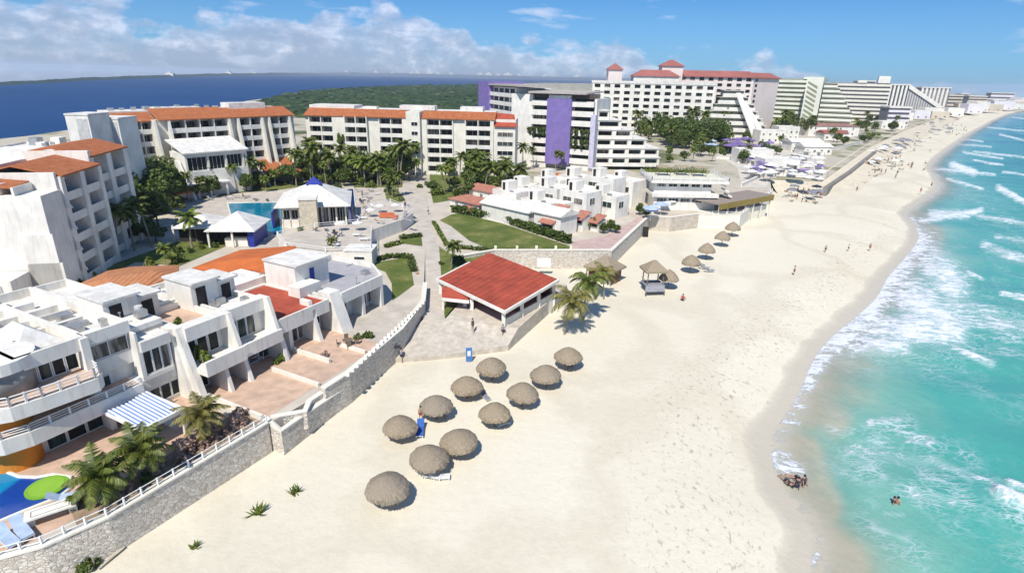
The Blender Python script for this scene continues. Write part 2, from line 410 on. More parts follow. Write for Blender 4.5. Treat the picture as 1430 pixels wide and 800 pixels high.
# weed and footprints in loose bands along the water
wv = mth(nt, 'ADD', d, mth(nt, 'MULTIPLY', noi(nt, v, .12, 4), 14.))
band = ramp(nt, mth(nt, 'MULTIPLY', mth(nt, 'ADD', wv, 9.), .05), [(0, 0.), (.35, .8), (.55, .7), (.75, 0.)])
spk = ramp(nt, noi(nt, pos(nt, (1, .6, 1)), 2.1, 6, .75), [(.56, 0.), (.63, 1.)])
c = mixc(nt, mth(nt, 'MULTIPLY', mth(nt, 'MULTIPLY', band, spk), .85), c, (.26, .21, .14))
foot = ramp(nt, noi(nt, v, 3.5, 5, .8), [(.57, 0.), (.68, .30)])
c = mixc(nt, mth(nt, 'MULTIPLY', foot, ramp(nt, noi(nt, v, .07, 4), [(.40, 0.), (.60, 1.)])), c, (.42, .36, .27))
wet = ramp(nt, mth(nt, 'ADD', mth(nt, 'MULTIPLY', mth(nt, 'ADD', d, mth(nt, 'MULTIPLY', mth(nt, 'SUBTRACT', noi(nt, v, .15, 6, .65), .5), 3.)), .25), .62), [(.0, 0.), (.10, .55), (.3, .9), (1., 1.)])
c = mixc(nt, wet, c, (.53, .475, .385))
nt.links.new(c, b.inputs['Base Color'])
nt.links.new(ramp(nt, wet, [(0, .95), (1, .38)]), b.inputs['Roughness']); b.inputs['Specular IOR Level'].default_value = .25
hh = mth(nt, 'ADD', mth(nt, 'MULTIPLY', fine, .6), noi(nt, v, .4, 5, .6))
bump(nt, b, hh, .28, .35)
X, Y = polar(14, 1640, 330, -64, 66, 380); dd = sdist(X, Y)
Z = np.where(dd < -11, 0, np.where(dd < 0, -.9*((dd+11)/11)**1.5, -.9-.07*dd)); Z = np.maximum(Z, -4.)
grid('beach', X, Y, Z, {'shore': dd}, m)

# -- sea
m, nt, b = nodes('sea_water'); v = pos(nt); d = attr(nt, 'shore'); fo = attr(nt, 'foam'); la = attr(nt, 'lace'); g = nt.nodes.new('ShaderNodeNewGeometry')
dn = mth(nt, 'ADD', d, mth(nt, 'MULTIPLY', mth(nt, 'SUBTRACT', noi(nt, v, .055, 5, .6), .5), 22.))
dsh = attr(nt, 'shal')
dn = mth(nt, 'SUBTRACT', dn, mth(nt, 'MULTIPLY', dsh, 9.))
c = ramp(nt, mth(nt, 'MULTIPLY', dn, .01), [(0, (.52, .50, .38)), (.02, (.42, .48, .37)), (.055, (.24, .45, .36)), (.13, (.09, .38, .32)), (.5, (.045, .28, .25)), (1, (.035, .24, .26))])
fard = attr(nt, 'far'); c = mixc(nt, fard, c, (.02, .17, .27))
trough = ramp(nt, noi(nt, pos(nt, (.28, 1, 1)), .045, 4, .55), [(.52, 0.), (.62, 1.)])
c = mixc(nt, mth(nt, 'MULTIPLY', trough, mth(nt, 'MULTIPLY', fard, 3.), clamp=True), c, (.012, .11, .19))
patch = ramp(nt, noi(nt, pos(nt, (.6, 1, 1)), .05, 6, .65), [(.4, 0.), (.7, .45)])
c = mixc(nt, patch, c, (.03, .25, .25))
# foam: churned streaks cut by noise; lace: thin net of bubbles
sv = pos(nt, (.55, 1.15, 1)); wd = mixc(nt, .45, sv, noi(nt, sv, .5, 5, .6, 1)); 
mp = nt.nodes.new('ShaderNodeVectorMath'); mp.operation = 'MULTIPLY_ADD'
nt.links.new(noi(nt, sv, .35, 4, .6, 1), mp.inputs[0]); mp.inputs[1].default_value = (3.4, 3.4, 0); nt.links.new(sv, mp.inputs[2])
vo = N(nt, 'ShaderNodeTexVoronoi', feature='DISTANCE_TO_EDGE'); vo.inputs['Scale'].default_value = .62; nt.links.new(mp.outputs[0], vo.inputs['Vector'])
vo2 = N(nt, 'ShaderNodeTexVoronoi', feature='DISTANCE_TO_EDGE'); vo2.inputs['Scale'].default_value = 1.7; nt.links.new(mp.outputs[0], vo2.inputs['Vector'])
nf = noi(nt, mp.outputs[0], .75, 8, .72)
net = mth(nt, 'MAXIMUM', ramp(nt, vo.outputs[0], [(0., 1.), (.10, 0.)]), mth(nt, 'MULTIPLY', ramp(nt, vo2.outputs[0], [(0., 1.), (.14, 0.)]), .75))
lac = mth(nt, 'MULTIPLY', mth(nt, 'MULTIPLY', net, la), ramp(nt, noi(nt, v, .22, 5, .6), [(.40, 0.), (.60, 1.)]))
fm = ramp(nt, mth(nt, 'ADD', mth(nt, 'MULTIPLY', fo, .89), mth(nt, 'ADD', mth(nt, 'MULTIPLY', mth(nt, 'SUBTRACT', nf, .52), 3.4), mth(nt, 'MULTIPLY', mth(nt, 'SUBTRACT', net, .25), .45))), [(.40, 0.), (.72, .62), (1.25, 1.)])
fm = mth(nt, 'MULTIPLY', fm, ramp(nt, fo, [(.04, 0.), (.25, 1.)]))
foam = mth(nt, 'MAXIMUM', mth(nt, 'MULTIPLY', fm, .95), mth(nt, 'MULTIPLY', lac, .75), clamp=True)
c = mixc(nt, mth(nt, 'MULTIPLY', ramp(nt, fo, [(.1, 0.), (.9, 1.)]), .55), c, (.50, .64, .63))
c = mixc(nt, foam, c, (.76, .77, .83))
nt.links.new(c, b.inputs['Base Color']); nt.links.new(ramp(nt, foam, [(0, .16), (1, .8)]), b.inputs['Roughness']); b.inputs['Specular IOR Level'].default_value = .32
wh = mth(nt, 'ADD', noi(nt, pos(nt, (1, .6, 1)), .9, 6, .6), mth(nt, 'MULTIPLY', foam, .5))
bump(nt, b, wh, .55, .3)
tr = nt.nodes.new('ShaderNodeBsdfTransparent'); ms = nt.nodes.new('ShaderNodeMixShader')
al = mth(nt, 'MAXIMUM', ramp(nt, mth(nt, 'MULTIPLY', mth(nt, 'ADD', d, mth(nt, 'MULTIPLY', mth(nt, 'SUBTRACT', noi(nt, v, .3, 4), .5), 3.)), .14), [(.0, 0.), (.6, .80), (1., 1.)]), mth(nt, 'MULTIPLY', foam, ramp(nt, d, [(0., 0.), (.3, 1.)])))
nt.links.new(al, ms.inputs[0]); nt.links.new(tr.outputs[0], ms.inputs[1]); nt.links.new(b.outputs[0], ms.inputs[2]); nt.links.new(ms.outputs[0], nt.nodes['Material Output'].inputs[0])
FOAM = [  # x1 y1 x2 y2 half-width strength
 (1283, 338, 1252, 376, 26, 1.15), (1252, 376, 1212, 430, 28, 1.2), (1212, 430, 1162, 478, 26, 1.25), (1162, 478, 1122, 534, 17, 1.2), (1122, 534, 1108, 556, 9, 1.1),
 (1285, 350, 1330, 400, 30, .88), (1250, 400, 1310, 450, 38, 1.0), (1205, 455, 1330, 462, 24, 1.05), (1330, 448, 1430, 456, 11, .72), (1330, 484, 1385, 508, 6, .8), (1180, 480, 1260, 478, 18, .95),
 (1290, 410, 1390, 445, 17, .6), (1274, 309, 1290, 338, 8, 1.), (1284, 309, 1370, 294, 5, .95), (1300, 298, 1350, 300, 7, .8), (1366, 302, 1435, 312, 4, .7), (1375, 343, 1440, 366, 8, .68), (1398, 410, 1440, 418, 4, .8),
 (1350, 380, 1372, 390, 3, .9), (1394, 262, 1440, 288, 5, 1.), (1330, 231, 1360, 241, 6, 1.1), (1350, 240, 1388, 244, 3., .75), (1306, 236, 1345, 240, 3, .8), (1322, 250, 1372, 264, 2.6, .85), (1360, 212, 1440, 221, 2., .75), (1318, 200, 1384, 205, 1.8, .7),
 (1345, 213, 1400, 222, 2., .8), (1360, 224, 1400, 231, 1.8, .9), (1378, 178, 1440, 184, 1.4, .75), (1396, 188, 1440, 199, 1.8, .8), (1412, 164, 1440, 167, 1.2, .7), (1330, 192, 1372, 198, 1.5, .8), (1400, 240, 1440, 246, 2, .8), (1390, 330, 1440, 338, 3, .6),
 (1394, 686, 1440, 708, 12, 1.25), (1408, 672, 1440, 682, 6, 1.), (1128, 744, 1134, 775, 4, .8), (1112, 800, 1140, 775, 9, 1.), (1070, 634, 1112, 660, 17, .85), (1082, 664, 1120, 700, 9, .4),
 (1215, 590, 1255, 588, 6, .62), (1270, 610, 1300, 616, 8, .5), (1300, 640, 1345, 660, 7, .55), (1345, 660, 1392, 674, 4, .6), (1268, 686, 1330, 700, 8, .48), (1236, 716, 1262, 718, 3, .6), (1190, 628, 1290, 645, 10, .42)]
LACE = [(1175, 600, 1260, 600, 24, .9), (1190, 630, 1330, 650, 38, 1.), (1270, 690, 1340, 705, 26, 1.), (1220, 720, 1300, 800, 34, .6), (1340, 720, 1430, 790, 40, .45), (1260, 420, 1400, 470, 50, .9), (1180, 490, 1330, 510, 26, .6),
        (1330, 350, 1430, 400, 40, .35), (1390, 670, 1430, 740, 30, .8), (1300, 500, 1430, 560, 30, .35), (1320, 250, 1430, 330, 30, .5)]
def strokes(PX, PY, L):
    out = np.zeros(PX.shape)
    for x1, y1, x2, y2, w, s in L:
        dx, dy = x2-x1, y2-y1; t = np.clip(((PX-x1)*dx+(PY-y1)*dy)/(dx*dx+dy*dy), 0, 1)
        q = np.hypot(PX-(x1+t*dx), PY-(y1+t*dy))/w; out = np.maximum(out, s*np.clip(1.35-q, 0, 1))
    return out
X, Y = polar(24, 1700, 520, 6, 60, 380); dd = sdist(X, Y)
PX, PY = proj(X, Y, np.full(X.shape, ZS)); foam = strokes(PX, PY, FOAM); lace = strokes(PX, PY, LACE)
foam = np.maximum(foam, .75*np.clip(1-np.abs(dd-.8)/1.6, 0, 1)*(.4+.6*(np.sin(X*.13+Y*.21) > -.3)))
far = np.clip((Y-180)/900, 0, .75); shal = strokes(PX, PY, [(1110, 560, 1170, 590, 22, .6), (1115, 740, 1180, 790, 34, .5), (1395, 700, 1420, 760, 26, .5), (1120, 640, 1150, 700, 26, .9), (1290, 310, 1310, 330, 14, .4)])
swell = .16*np.sin(X*.22+Y*.55+1.5*np.sin(X*.05))*np.clip(dd/25, 0, 1)+.10*np.sin(X*.5-Y*.3)*np.clip(dd/25, 0, 1)
ZZ = ZS+swell+np.clip(foam-.5, 0, .8)*np.clip(dd/8, 0, 1)*.7
grid('sea', X, Y, ZZ, {'shore': dd, 'foam': foam, 'lace': lace, 'far': far, 'shal': shal}, m, mask=dd > -3)

# -- land with its rim of sea walls; the lagoon behind
RIM = [(-260, 850), (0, 779), (60, 763), (150, 723), (372, 591), (399, 578), (486, 527), (591, 424), (594, 345)]
RIM2 = [(612, 345), (640, 362), (690, 352), (850, 353), (905, 303), (935, 305), (975, 300), (1033, 301), (1078, 268), (1075, 250), (1148, 253), (1215, 205), (1262, 183), (1330, 157), (1410, 147.5)]
NEARP = [at(x, y, ZG) for x, y in RIM+RIM2]
BACK = [at(x, y, ZG) for x, y in [(1440, 141), (1385, 134), (1250, 126.5), (1100, 121), (900, 117.5), (760, 116), (660, 118.5), (560, 121), (480, 125), (430, 130), (400, 134), (345, 141), (300, 153), (200, 170), (100, 181), (40, 190), (0, 194), (-300, 215)]]
m, nt, b = nodes('resort_ground'); v = pos(nt); sxn = nt.nodes.new('ShaderNodeSeparateXYZ'); nt.links.new(v, sxn.inputs[0])
c = ramp(nt, noi(nt, v, .25, 6, .6), [(.3, (.46, .40, .33)), (.7, (.60, .54, .45))])
gr = ramp(nt, noi(nt, v, .03, 6, .6), [(.34, (.07, .09, .03)), (.44, (.20, .20, .10)), (.52, (.48, .43, .34))])
c = mixc(nt, ramp(nt, mth(nt, 'MULTIPLY', sxn.outputs[1], .001), [(.155, 0.), (.20, 1.)]), c, gr)
nt.links.new(c, b.inputs['Base Color']); b.inputs['Roughness'].default_value = .95; bump(nt, b, noi(nt, v, 1.5, 5), .3, .1)
o = MB().prism([(p.x, p.y) for p in NEARP+BACK], -1.5, ZG).build('ground', m); o['kind'] = 'structure'
bpy.context.view_layer.objects.active = o
bmx = bmesh.new(); bmx.from_mesh(o.data); bmesh.ops.triangulate(bmx, faces=[f for f in bmx.faces if len(f.verts) > 4]); bmx.to_mesh(o.data); bmx.free()
m, nt, b = nodes('lagoon_water'); v = pos(nt)
c = ramp(nt, noi(nt, pos(nt, (.4, 1, 1)), .006, 5, .6), [(.35, (.008, .045, .145)), (.7, (.018, .066, .19))])
nt.links.new(c, b.inputs['Base Color']); b.inputs['Roughness'].default_value = .5; b.inputs['Specular IOR Level'].default_value = .12; bump(nt, b, noi(nt, v, .5, 5), .5, .3)
HCALL = [(-500, 190), (-250, 152), (-100, 131), (0, 120), (60, 116.5), (120, 113), (200, 109.8), (300, 106.5), (400, 105), (500, 104.3), (600, 106.2), (700, 108.5), (800, 110.6), (900, 113), (1000, 116.5), (1100, 120.5), (1200, 126), (1300, 133.5), (1400, 144), (1440, 148), (1500, 155)]
HC = [q for q in HCALL if q[0] <= 1400]
far_p = [at(x, y, .25) for x, y in HC]; near_p = [at(x, max(y+.6, 214-.14*x if x < 345 else (148-(x-345)*.12 if x < 560 else 124)), .25) for x, y in HC]
mb = MB(); n = len(HC)
mb.add([(p.x, p.y, .25) for p in near_p+far_p], [(i, i+1, n+i+1, n+i) for i in range(n-1)]); o = mb.build('lagoon', m); o['kind'] = 'structure'
# -- sand bank in front of the land rim on the far beach
mb = MB(); rp_ = [at(x, y, ZG) for x, y in RIM2[9:]]; vs = []
for i, p in enumerate(rp_):
    d = (rp_[min(i+1, len(rp_)-1)]-rp_[max(i-1, 0)]).normalized(); o_ = Vector((d.y, -d.x, 0)); w_ = 9+p.y*.01
    vs += [(p.x-o_.x*3, p.y-o_.y*3, ZG+.05), (p.x+o_.x*.5, p.y+o_.y*.5, ZG-.3), (p.x+o_.x*w_*.5, p.y+o_.y*w_*.5, 1.2), (p.x+o_.x*w_, p.y+o_.y*w_, -.05)]
mb.add(vs, [(4*i+k, 4*i+k+1, 4*i+5+k, 4*i+4+k) for i in range(len(rp_)-1) for k in range(3)]); o = mb.build('sand_bank', mat('dry_sand', (.63, .56, .44), .95, .07, .3, bmp=.3), smooth=True); o['kind'] = 'structure'
# -- mainland shore across the lagoon: low wooded land, thin in the distance
m = mat('far_shore_woods', (.035, .07, .075), .95, .25, .01)
mb = MB(); rr = random.Random(5)
SHL = []
HC = HCALL; n = len(HC)
for i in range(n-1):
    for k in range(14):
        t = k/14; x = HC[i][0]*(1-t)+HC[i+1][0]*t; y = HC[i][1]*(1-t)+HC[i+1][1]*t
        p = at(x, y+.25, 0); hpx = (2.6 if x < 420 else 2.2)+.7*noise.noise(Vector((x*.03, 0, 0)))+.5*rr.random()
        SHL.append((p, max(2., hpx*(p-Vector((0, 0, H))).length/830)))
vs = []; 
for p, h in SHL:
    q = p*1.06; q2 = p*1.10; vs += [(p.x, p.y, -.5), (q.x, q.y, h), (q2.x, q2.y, -.5)]
mb.add(vs, [(3*i+a, 3*i+3+a, 3*i+4+a, 3*i+1+a) for i in range(len(SHL)-1) for a in (0, 1)]); o = mb.build('far_shore', m); o['kind'] = 'structure'
# -- sea air
hz = bpy.data.materials.new('haze_air'); hz.use_nodes = True; nt = hz.node_tree
nt.nodes.remove(nt.nodes['Principled BSDF']); pv = nt.nodes.new('ShaderNodeVolumePrincipled')
pv.inputs['Color'].default_value = (.80, .88, 1, 1); pv.inputs['Density'].default_value = .00011; pv.inputs['Anisotropy'].default_value = .1
nt.links.new(pv.outputs[0], nt.nodes['Material Output'].inputs['Volume'])
o = MB().box(-6000, 6000, -60, 14000, -6, 58).build('haze', hz); o['kind'] = 'stuff'
S.cycles.volume_step_rate = 10
# ================================================================= beach villas (frame along the sea wall: s along, t inland)
VF = Fr((-28.4, 32.5), ang=math.atan2(.887, .462))
def vt(name, label, cat='villa', group=None):
    return thing(name, label, cat, (VF.o.x, VF.o.y, 0), VF.a, group)
def fin(par, s, y_out, y_in, ztop_, zb=ZG, w=.45, ytop=None, name='buttress'):
    return MB().wedge(y_out, y_in, ztop_, zb, s-w/2, s+w/2, y_in-1.2 if ytop is None else ytop).build(name, white, par)
def parapet(mb, s0, s1, t0, t1, z0, z1, w=.28):
    mb.box(s0, s1, t0, t0+w, z0, z1).box(s0, s1, t1-w, t1, z0, z1).box(s0, s0+w, t0+w, t1-w, z0, z1).box(s1-w, s1, t0+w, t1-w, z0, z1)
def penthouse(par, s0, s1, t0, t1, z0, z1, door='front', m=None):
    o = MB().box(s0, s1, t0, t1, z0, z1).build('stair_head', white, par)
    MB().box(s0-.15, s1+.15, t0-.5, t1+.1, z1, z1+.22).build('roof', roofwhite, o)
    if door == 'front': MB().box(s0+.5, s0+1.6, t0-.03, t0+.02, z0, z1-.5).build('door', m or dark, o)
    return o
# ---- villa with the orange drum
V = vt('villa', 'three storey white villa with orange drum columns and curved balconies by the near pool')
w = MB().box(1.6, 13, 12.0, 28, ZG, 11).box(5.8, 9.7, 11.6, 12.0, 8.0, 9.3).box(5.5, 6.1, 10.6, 12.2, 6.2, 12.1).box(9.6, 9.8, 10.6, 12, 6.2, 11)
w.box(9.8, 12.5, 10.6, 12, 6.2, 6.6).box(9.8, 12.5, 10.3, 12, 9.1, 10.1).box(9.8, 9.95, 10.6, 12, 6.6, 9.1).box(12.35, 12.5, 10.6, 12, 6.6, 9.1)
w.box(9.8, 13, 11, 12, ZG, 3.4).box(9.8, 13, 10.9, 12, 5.0, 6.65)
w.build('wall', white, V)
r = MB(); parapet(r, 1.0, 5.9, 10.9, 28, 11, 12.2); parapet(r, 5.95, 9.75, 11.3, 28, 11, 12.1, .25); parapet(r, 9.8, 13.0, 19.6, 28, 11, 12.0, .25); r.build('roof_parapet', white, V)
MB().box(1.25, 12.8, 19.8, 27.8, 11, 11.2).box(1.25, 9.5, 11.9, 19.8, 11, 11.25).box(9.8, 13, 12, 20, 10.2, 10.5).build('roof', roofwhite, V)
MB().hip(1.9, 5.5, 13.0, 18.5, 11.5, 13.1).build('roof_skylight', roofwhite, V)
s = MB().prism([(-2.8, 16), (-2.8, 12.6), (-2.3, 11.2), (-1.3, 10.2), (.4, 9.7), (9, 9.7), (9.1, 10.8), (13, 10.8), (13, 12.1), (1.6, 12.1), (1.6, 16)], 5.35, 6.6)
s.build('balcony', white, V); MB().prism([(-2.5, 16), (-2.5, 12.8), (-2, 11.4), (-1.2, 10.5), (.5, 10), (8.8, 10), (8.8, 11.9), (1.6, 11.9), (1.6, 16)], 6.6, 6.66).build('balcony_floor', deck, V)
MB().prism([(-2.4, 16), (-2.4, 12.3), (-1.6, 10.5), (-.4, 9.6), (1.6, 9.2), (5.3, 8.8), (6.0, 9.5), (6.2, 11), (6.2, 12.1), (1.6, 12.1), (1.6, 16)], 8.0, 9.15).build('balcony', white, V)
MB().prism([(-2.1, 16), (-2.1, 12.5), (-1.4, 10.8), (-.3, 9.9), (1.6, 9.5), (5.2, 9.1), (5.8, 9.7), (5.9, 11.9), (1.6, 11.9), (1.6, 16)], 9.15, 9.22).build('balcony_floor', deck, V)
railing(V, [(-2.6, 13), (-2.2, 11.4), (-1.2, 10.35), (.4, 9.85), (8.9, 9.85)], 6.6, .6, 1.5)
railing(V, [(-2.2, 12.6), (-1.5, 10.7), (-.3, 9.75), (1.6, 9.35), (5.2, 8.95), (5.85, 9.6), (6.05, 11)], 9.15, .8, 1.2)
MB().cyl(.1, 12.6, ZG, 5.4, 1.65, n=28).build('drum_column', orange, V, smooth=False)
MB().cyl(.1, 12.6, 6.6, 8.1, 1.65, n=28).build('drum_column', orange, V)
m_ = mat('grey_curved_glass', (.30, .29, .27), .35, .3, .5)
MB().cyl(.6, 13.0, 9.2, 11.3, 2.3, n=28).build('curved_window', m_, V, smooth=True)
MB().cyl(.6, 13.0, 11.3, 12.2, 2.6, n=28).build('roof_rim', white, V)
for i in range(5): window(V, 1.9+i*1.52, 3.35+i*1.52, 3.1, 5.3, 11.98, 1)
for i in range(4): window(V, 2.4+i*.82, 3.15+i*.82, 6.7, 7.95, 11.98, 1)
for i in range(4): window(V, 1.7+i*.98, 2.62+i*.98, 9.25, 10.95, 11.9, 1)
window(V, 6.3, 9.5, 9.35, 10.8, 11.7, 2); window(V, 6.3, 7.6, 6.4, 7.6, 11.98, 2)
for i in range(3): window(V, 9.97+i*.8, 10.75+i*.8, 6.65, 9.05, 10.75, 1)
for i in range(3): window(V, 10.0+i*1., 10.98+i*1., 3.4, 5.0, 10.98, 1)
for a, b_, c in ((6.4, 9.6, 9.8), (9.2, 5.6, 6.2), (12.95, 8.2, 10.1)): fin(V, a, b_+1.0, 12., c if a > 7 else 6.0)
penthouse(V, 9.8, 12.9, 15.2, 19.5, 10.5, 12.9)
u = MB(); parapet(u, 2.0, 9, 19.0, 21.2, 11.25, 11.9, .2); u.box(4, 8.6, 16.4, 16.8, 11.25, 11.8).box(6.2, 6.6, 13, 16, 11.25, 11.8).build('roof_upstand', white, V)
MB().box(3, 8, 23.6, 24.0, 11.2, 11.9).build('roof_upstand', white, V); MB().box(2.2, 6, 25, 27, 11.2, 12.9).build('stair_head', white, V)
for x, y, a in ((6.8, 14.2, .8), (7.9, 15.2, .6), (7.4, 17.6, 1.), (8.6, 13.2, .5)):
    MB().box(x, x+a, y, y+a, 11.25, 11.25+a*.7).build('roof_equipment', metal, V)
MB().cyl(7.4, 15.9, 11.5, 11.62, .65, .65, 18).build('satellite_dish', metal, V)
# ---- striped awning
A = vt('awning', 'white slatted pergola awning with blue stripes over the villa terrace', 'awning')
a = MB(); a2 = MB()
for i in range(11):
    x = 5.6+i*.335; a.slab([(x, 4.8, 5.45), (x+.17, 4.8, 5.45), (x+.17, 9.6, 5.8), (x, 9.6, 5.8)], .06)
a.build('slats', frame, A)
b_ = MB().slab([(5.55, 4.85, 5.36), (9.2, 4.85, 5.36), (9.2, 9.5, 5.70), (5.55, 9.5, 5.70)], .03); b_.build('awning_cloth', mat('striped_blue_cloth', (.13, .26, .58), .8), A)
MB().box(5.45, 9.25, 4.55, 4.8, 5.15, 5.5).box(5.45, 5.6, 4.8, 9.6, 5.3, 5.6).box(9.1, 9.25, 4.8, 9.6, 5.3, 5.6).build('beam', frame, A)
for x in (5.6, 9.1): MB().box(x-.16, x+.16, 4.55, 4.85, ZG, 5.15).build('post', white, A)
# ---- villa with terraces and two stair heads
V = vt('villa', 'white villa with planted balconies, terracotta roof terrace and two stair heads')
w = MB().box(13.3, 23.2, 10.6, 24, ZG, 6.2).box(13.3, 23.2, 10.9, 24, 6.2, 9.3)
w.box(13.6, 18, 9.7, 10.9, 8.7, 10.1).box(18.3, 23, 10.2, 10.9, 8.7, 10.1)
w.box(13.6, 18, 7.4, 7.7, 5.6, 7.1).box(18.3, 23, 7.9, 8.2, 5.5, 6.9).box(13.6, 18, 7.7, 10.6, 5.6, 6.2).box(18.3, 23, 8.2, 10.6, 5.6, 6.2)
w.build('wall', white, V)
r = MB(); parapet(r, 13.6, 17.9, 10.9, 17, 9.3, 10.1, .25); parapet(r, 18.3, 23.1, 11., 24, 9.3, 10.05, .3); r.box(13.3, 18.2, 17.2, 17.6, 9.3, 10.3); r.build('roof_parapet', white, V)
MB().box(13.85, 17.65, 11.15, 16.75, 9.3, 9.42).build('roof_terrace', deck, V)
MB().box(18.6, 22.8, 11.3, 23.7, 9.3, 9.42).box(13.6, 18.2, 17.6, 23.8, 9.3, 9.6).build('roof', roofwhite, V)
fin(V, 13.35, 7.9, 17, 10.2, w=.6, ytop=10.2); fin(V, 18.15, 7.3, 11.2, 10.2, ytop=9.4, w=.4); fin(V, 23.1, 7.7, 11.2, 10.2, ytop=9.6, w=.4); fin(V, 15.8, 7.2, 10.6, 6., w=.35, ytop=7.9)
for x0 in (14.0, 15.2, 16.4): window(V, x0, x0+1.1, 6.3, 8.4, 10.88, 1)
for x0 in (18.7, 19.8, 20.9): window(V, x0, x0+1.05, 6.3, 8.5, 10.88, 1)
for x0 in (14.2, 16.3): window(V, x0, x0+1.3, 3.1, 5.0, 10.58, 2)
for x0 in (18.6, 20.2, 21.6): window(V, x0, x0+1.35, 3.1, 5.3, 10.58, 1)
penthouse(V, 17.6, 20.6, 14.2, 18.5, 9.4, 12.4); penthouse(V, 21., 23.2, 15, 18.5, 9.4, 11.6); penthouse(V, 13.4, 15.6, 16.6, 20, 9.3, 11.9)
for s0, t0, rr_ in ((14.1, 7.9, .0), (15.2, 7.9, .4), (16.2, 8.0, 0)): pass
# ---- villa with the red roof
V = vt('villa', 'low white villa with red membrane roof and sloping buttresses')
w = MB().box(23.4, 31.1, 10.9, 20, ZG, 6.9).box(23.4, 28.4, 9.0, 10.9, 5.7, 6.9).box(28.9, 31.0, 9.0, 10.9, 5.9, 6.9).box(23.4, 23.9, 9.4, 10.9, ZG, 5.7).box(25.0, 25.5, 9.4, 10.9, ZG, 5.7)
w.build('wall', white, V)
r = MB(); parapet(r, 23.4, 31, 9.0, 20, 6.9, 7.45, .25); r.build('roof_parapet', white, V)
MB().box(23.65, 30.75, 9.25, 19.75, 6.9, 7.25).build('roof', redroof, V)
MB().box(23.6, 31.5, 20, 25, ZG, 8.4).build('rear_wing', white, V)
fin(V, 23.55, 8.0, 11, 7.4, ytop=9.4, w=.4); fin(V, 28.65, 8.2, 11, 7.9, w=.5, ytop=9.6)
for x0 in (25.6, 26.6, 27.5): window(V, x0, x0+.85, 3.1, 5.6, 10.88, 1)
for x0 in (29.1, 30.1): window(V, x0, x0+.9, 3.9, 5.7, 10.88, 1)
# ---- villa with the grey roof
V = vt('villa', 'white villa with many sided grey flat roof at the end of the row')
PG = [(31.5, 10.2), (33.2, 9.0), (41.2, 9.3), (44.4, 13.6), (44.2, 21.5), (38, 20), (36.8, 17), (31.5, 17)]
w = MB().prism([(31.5, 11.2), (33.4, 11.1), (41, 11.2), (44.4, 13.6), (44.2, 21.5), (38, 20), (36.8, 17), (31.5, 17)], ZG, 6.0); w.prism(PG, 6.0, 6.8)
w.box(37.0, 37.5, 9.3, 11.2, ZG, 6).box(40.7, 41.2, 9.3, 11.2, ZG, 6); w.build('wall', white, V)
def ring(poly, z0, z1, w_):
    c = Vector((sum(p[0] for p in poly)/len(poly), sum(p[1] for p in poly)/len(poly))); mb = MB(); n = len(poly)
    inn = [tuple(Vector(p)+(c-Vector(p)).normalized()*w_) for p in poly]
    v = [(*p, z) for z in (z0, z1) for p in poly]+[(*p, z) for z in (z0, z1) for p in inn]
    f = [(i, (i+1) % n, n+(i+1) % n, n+i) for i in range(n)]+[(2*n+(i+1) % n, 2*n+i, 3*n+i, 3*n+(i+1) % n) for i in range(n)]+[(n+i, n+(i+1) % n, 3*n+(i+1) % n, 3*n+i) for i in range(n)]
    return mb.add(v, f)
ring(PG, 6.8, 7.5, .4).build('roof_parapet', white, V); MB().prism([tuple(Vector(p)*.97+Vector((38, 14.5))*.03) for p in PG], 6.8, 6.95).build('roof', offgrey, V)
fin(V, 32.3, 7.5, 11.2, 7.9, w=1.7, ytop=9.3)
for x0 in (34., 35.): window(V, x0, x0+.9, 3.1, 5.6, 11.05, 1)
for x0 in (37.7, 38.7, 39.7): window(V, x0, x0+.9, 3.5, 5.7, 11.05, 1)
penthouse(V, 30.9, 36.4, 14.2, 19.6, ZG, 10.6, door=None); MB().box(33.2, 33.9, 14.12, 14.2, 7.2, 9.8).build('door', bluep, V)
MB().box(29.6, 33.0, 12.2, 14.2, 7.3, 8.6).build('stair_wall', white, V)
# ---- tiled roofs behind the villas
def poly_house(px, zr, rise, label, mats, name='house', cat='house', z0=ZG, frame_=None, eave=.35, ridge=None):
    """low building: footprint surveyed from its roof line, tiled slope above"""
    pts = [at(x, y, zr) for x, y in px]; c = sum(pts, Vector())/len(pts)
    T = thing(name, label, cat, (c.x, c.y, 0))
    loc_ = [(p.x-c.x, p.y-c.y) for p in pts]; n = len(loc_)
    MB().prism([(x*.96, y*.96) for x, y in loc_], z0, zr-.05).build('wall', mats[0], T)
    mb = MB(); v = [(x, y, zr) for x, y in loc_]+[(x, y, zr-.2) for x, y in loc_]
    if ridge: rd = [(at(a, b_, zr+rise).x-c.x, at(a, b_, zr+rise).y-c.y) for a, b_ in ridge]
    else: rd = [(0, 0)]
    v += [(x, y, zr+rise) for x, y in rd]
    f = [(i, n+i, n+(i+1) % n, (i+1) % n) for i in range(n)]
    near = [min(range(len(rd)), key=lambda k: (Vector(rd[k])-Vector(q)).length) for q in loc_]
    for i in range(n):
        a, b_ = 2*n+near[i], 2*n+near[(i+1) % n]
        f.append((i, (i+1) % n, b_) if a == b_ else (i, (i+1) % n, b_, a))
    mb.add(v, f); ro = mb.build('roof', mats[1], T); return T, ro, c
poly_house([(96, 403), (150, 378), (186, 372), (250, 370), (248, 386), (205, 405), (160, 412)], 7.0, 1.0, 'low building under a brown orange tiled roof behind the villa row', [white, tileb], ridge=[(150, 388), (215, 378)])
poly_house([(268, 374), (335, 349), (412, 343), (420, 352), (392, 388), (352, 376), (310, 380)], 7.2, .8, 'low building under a bright orange roof behind the villa row', [white, mat('orange_membrane', (.56, .15, .04), .75, .1, .5, .2)], ridge=[(325, 362), (385, 358)])
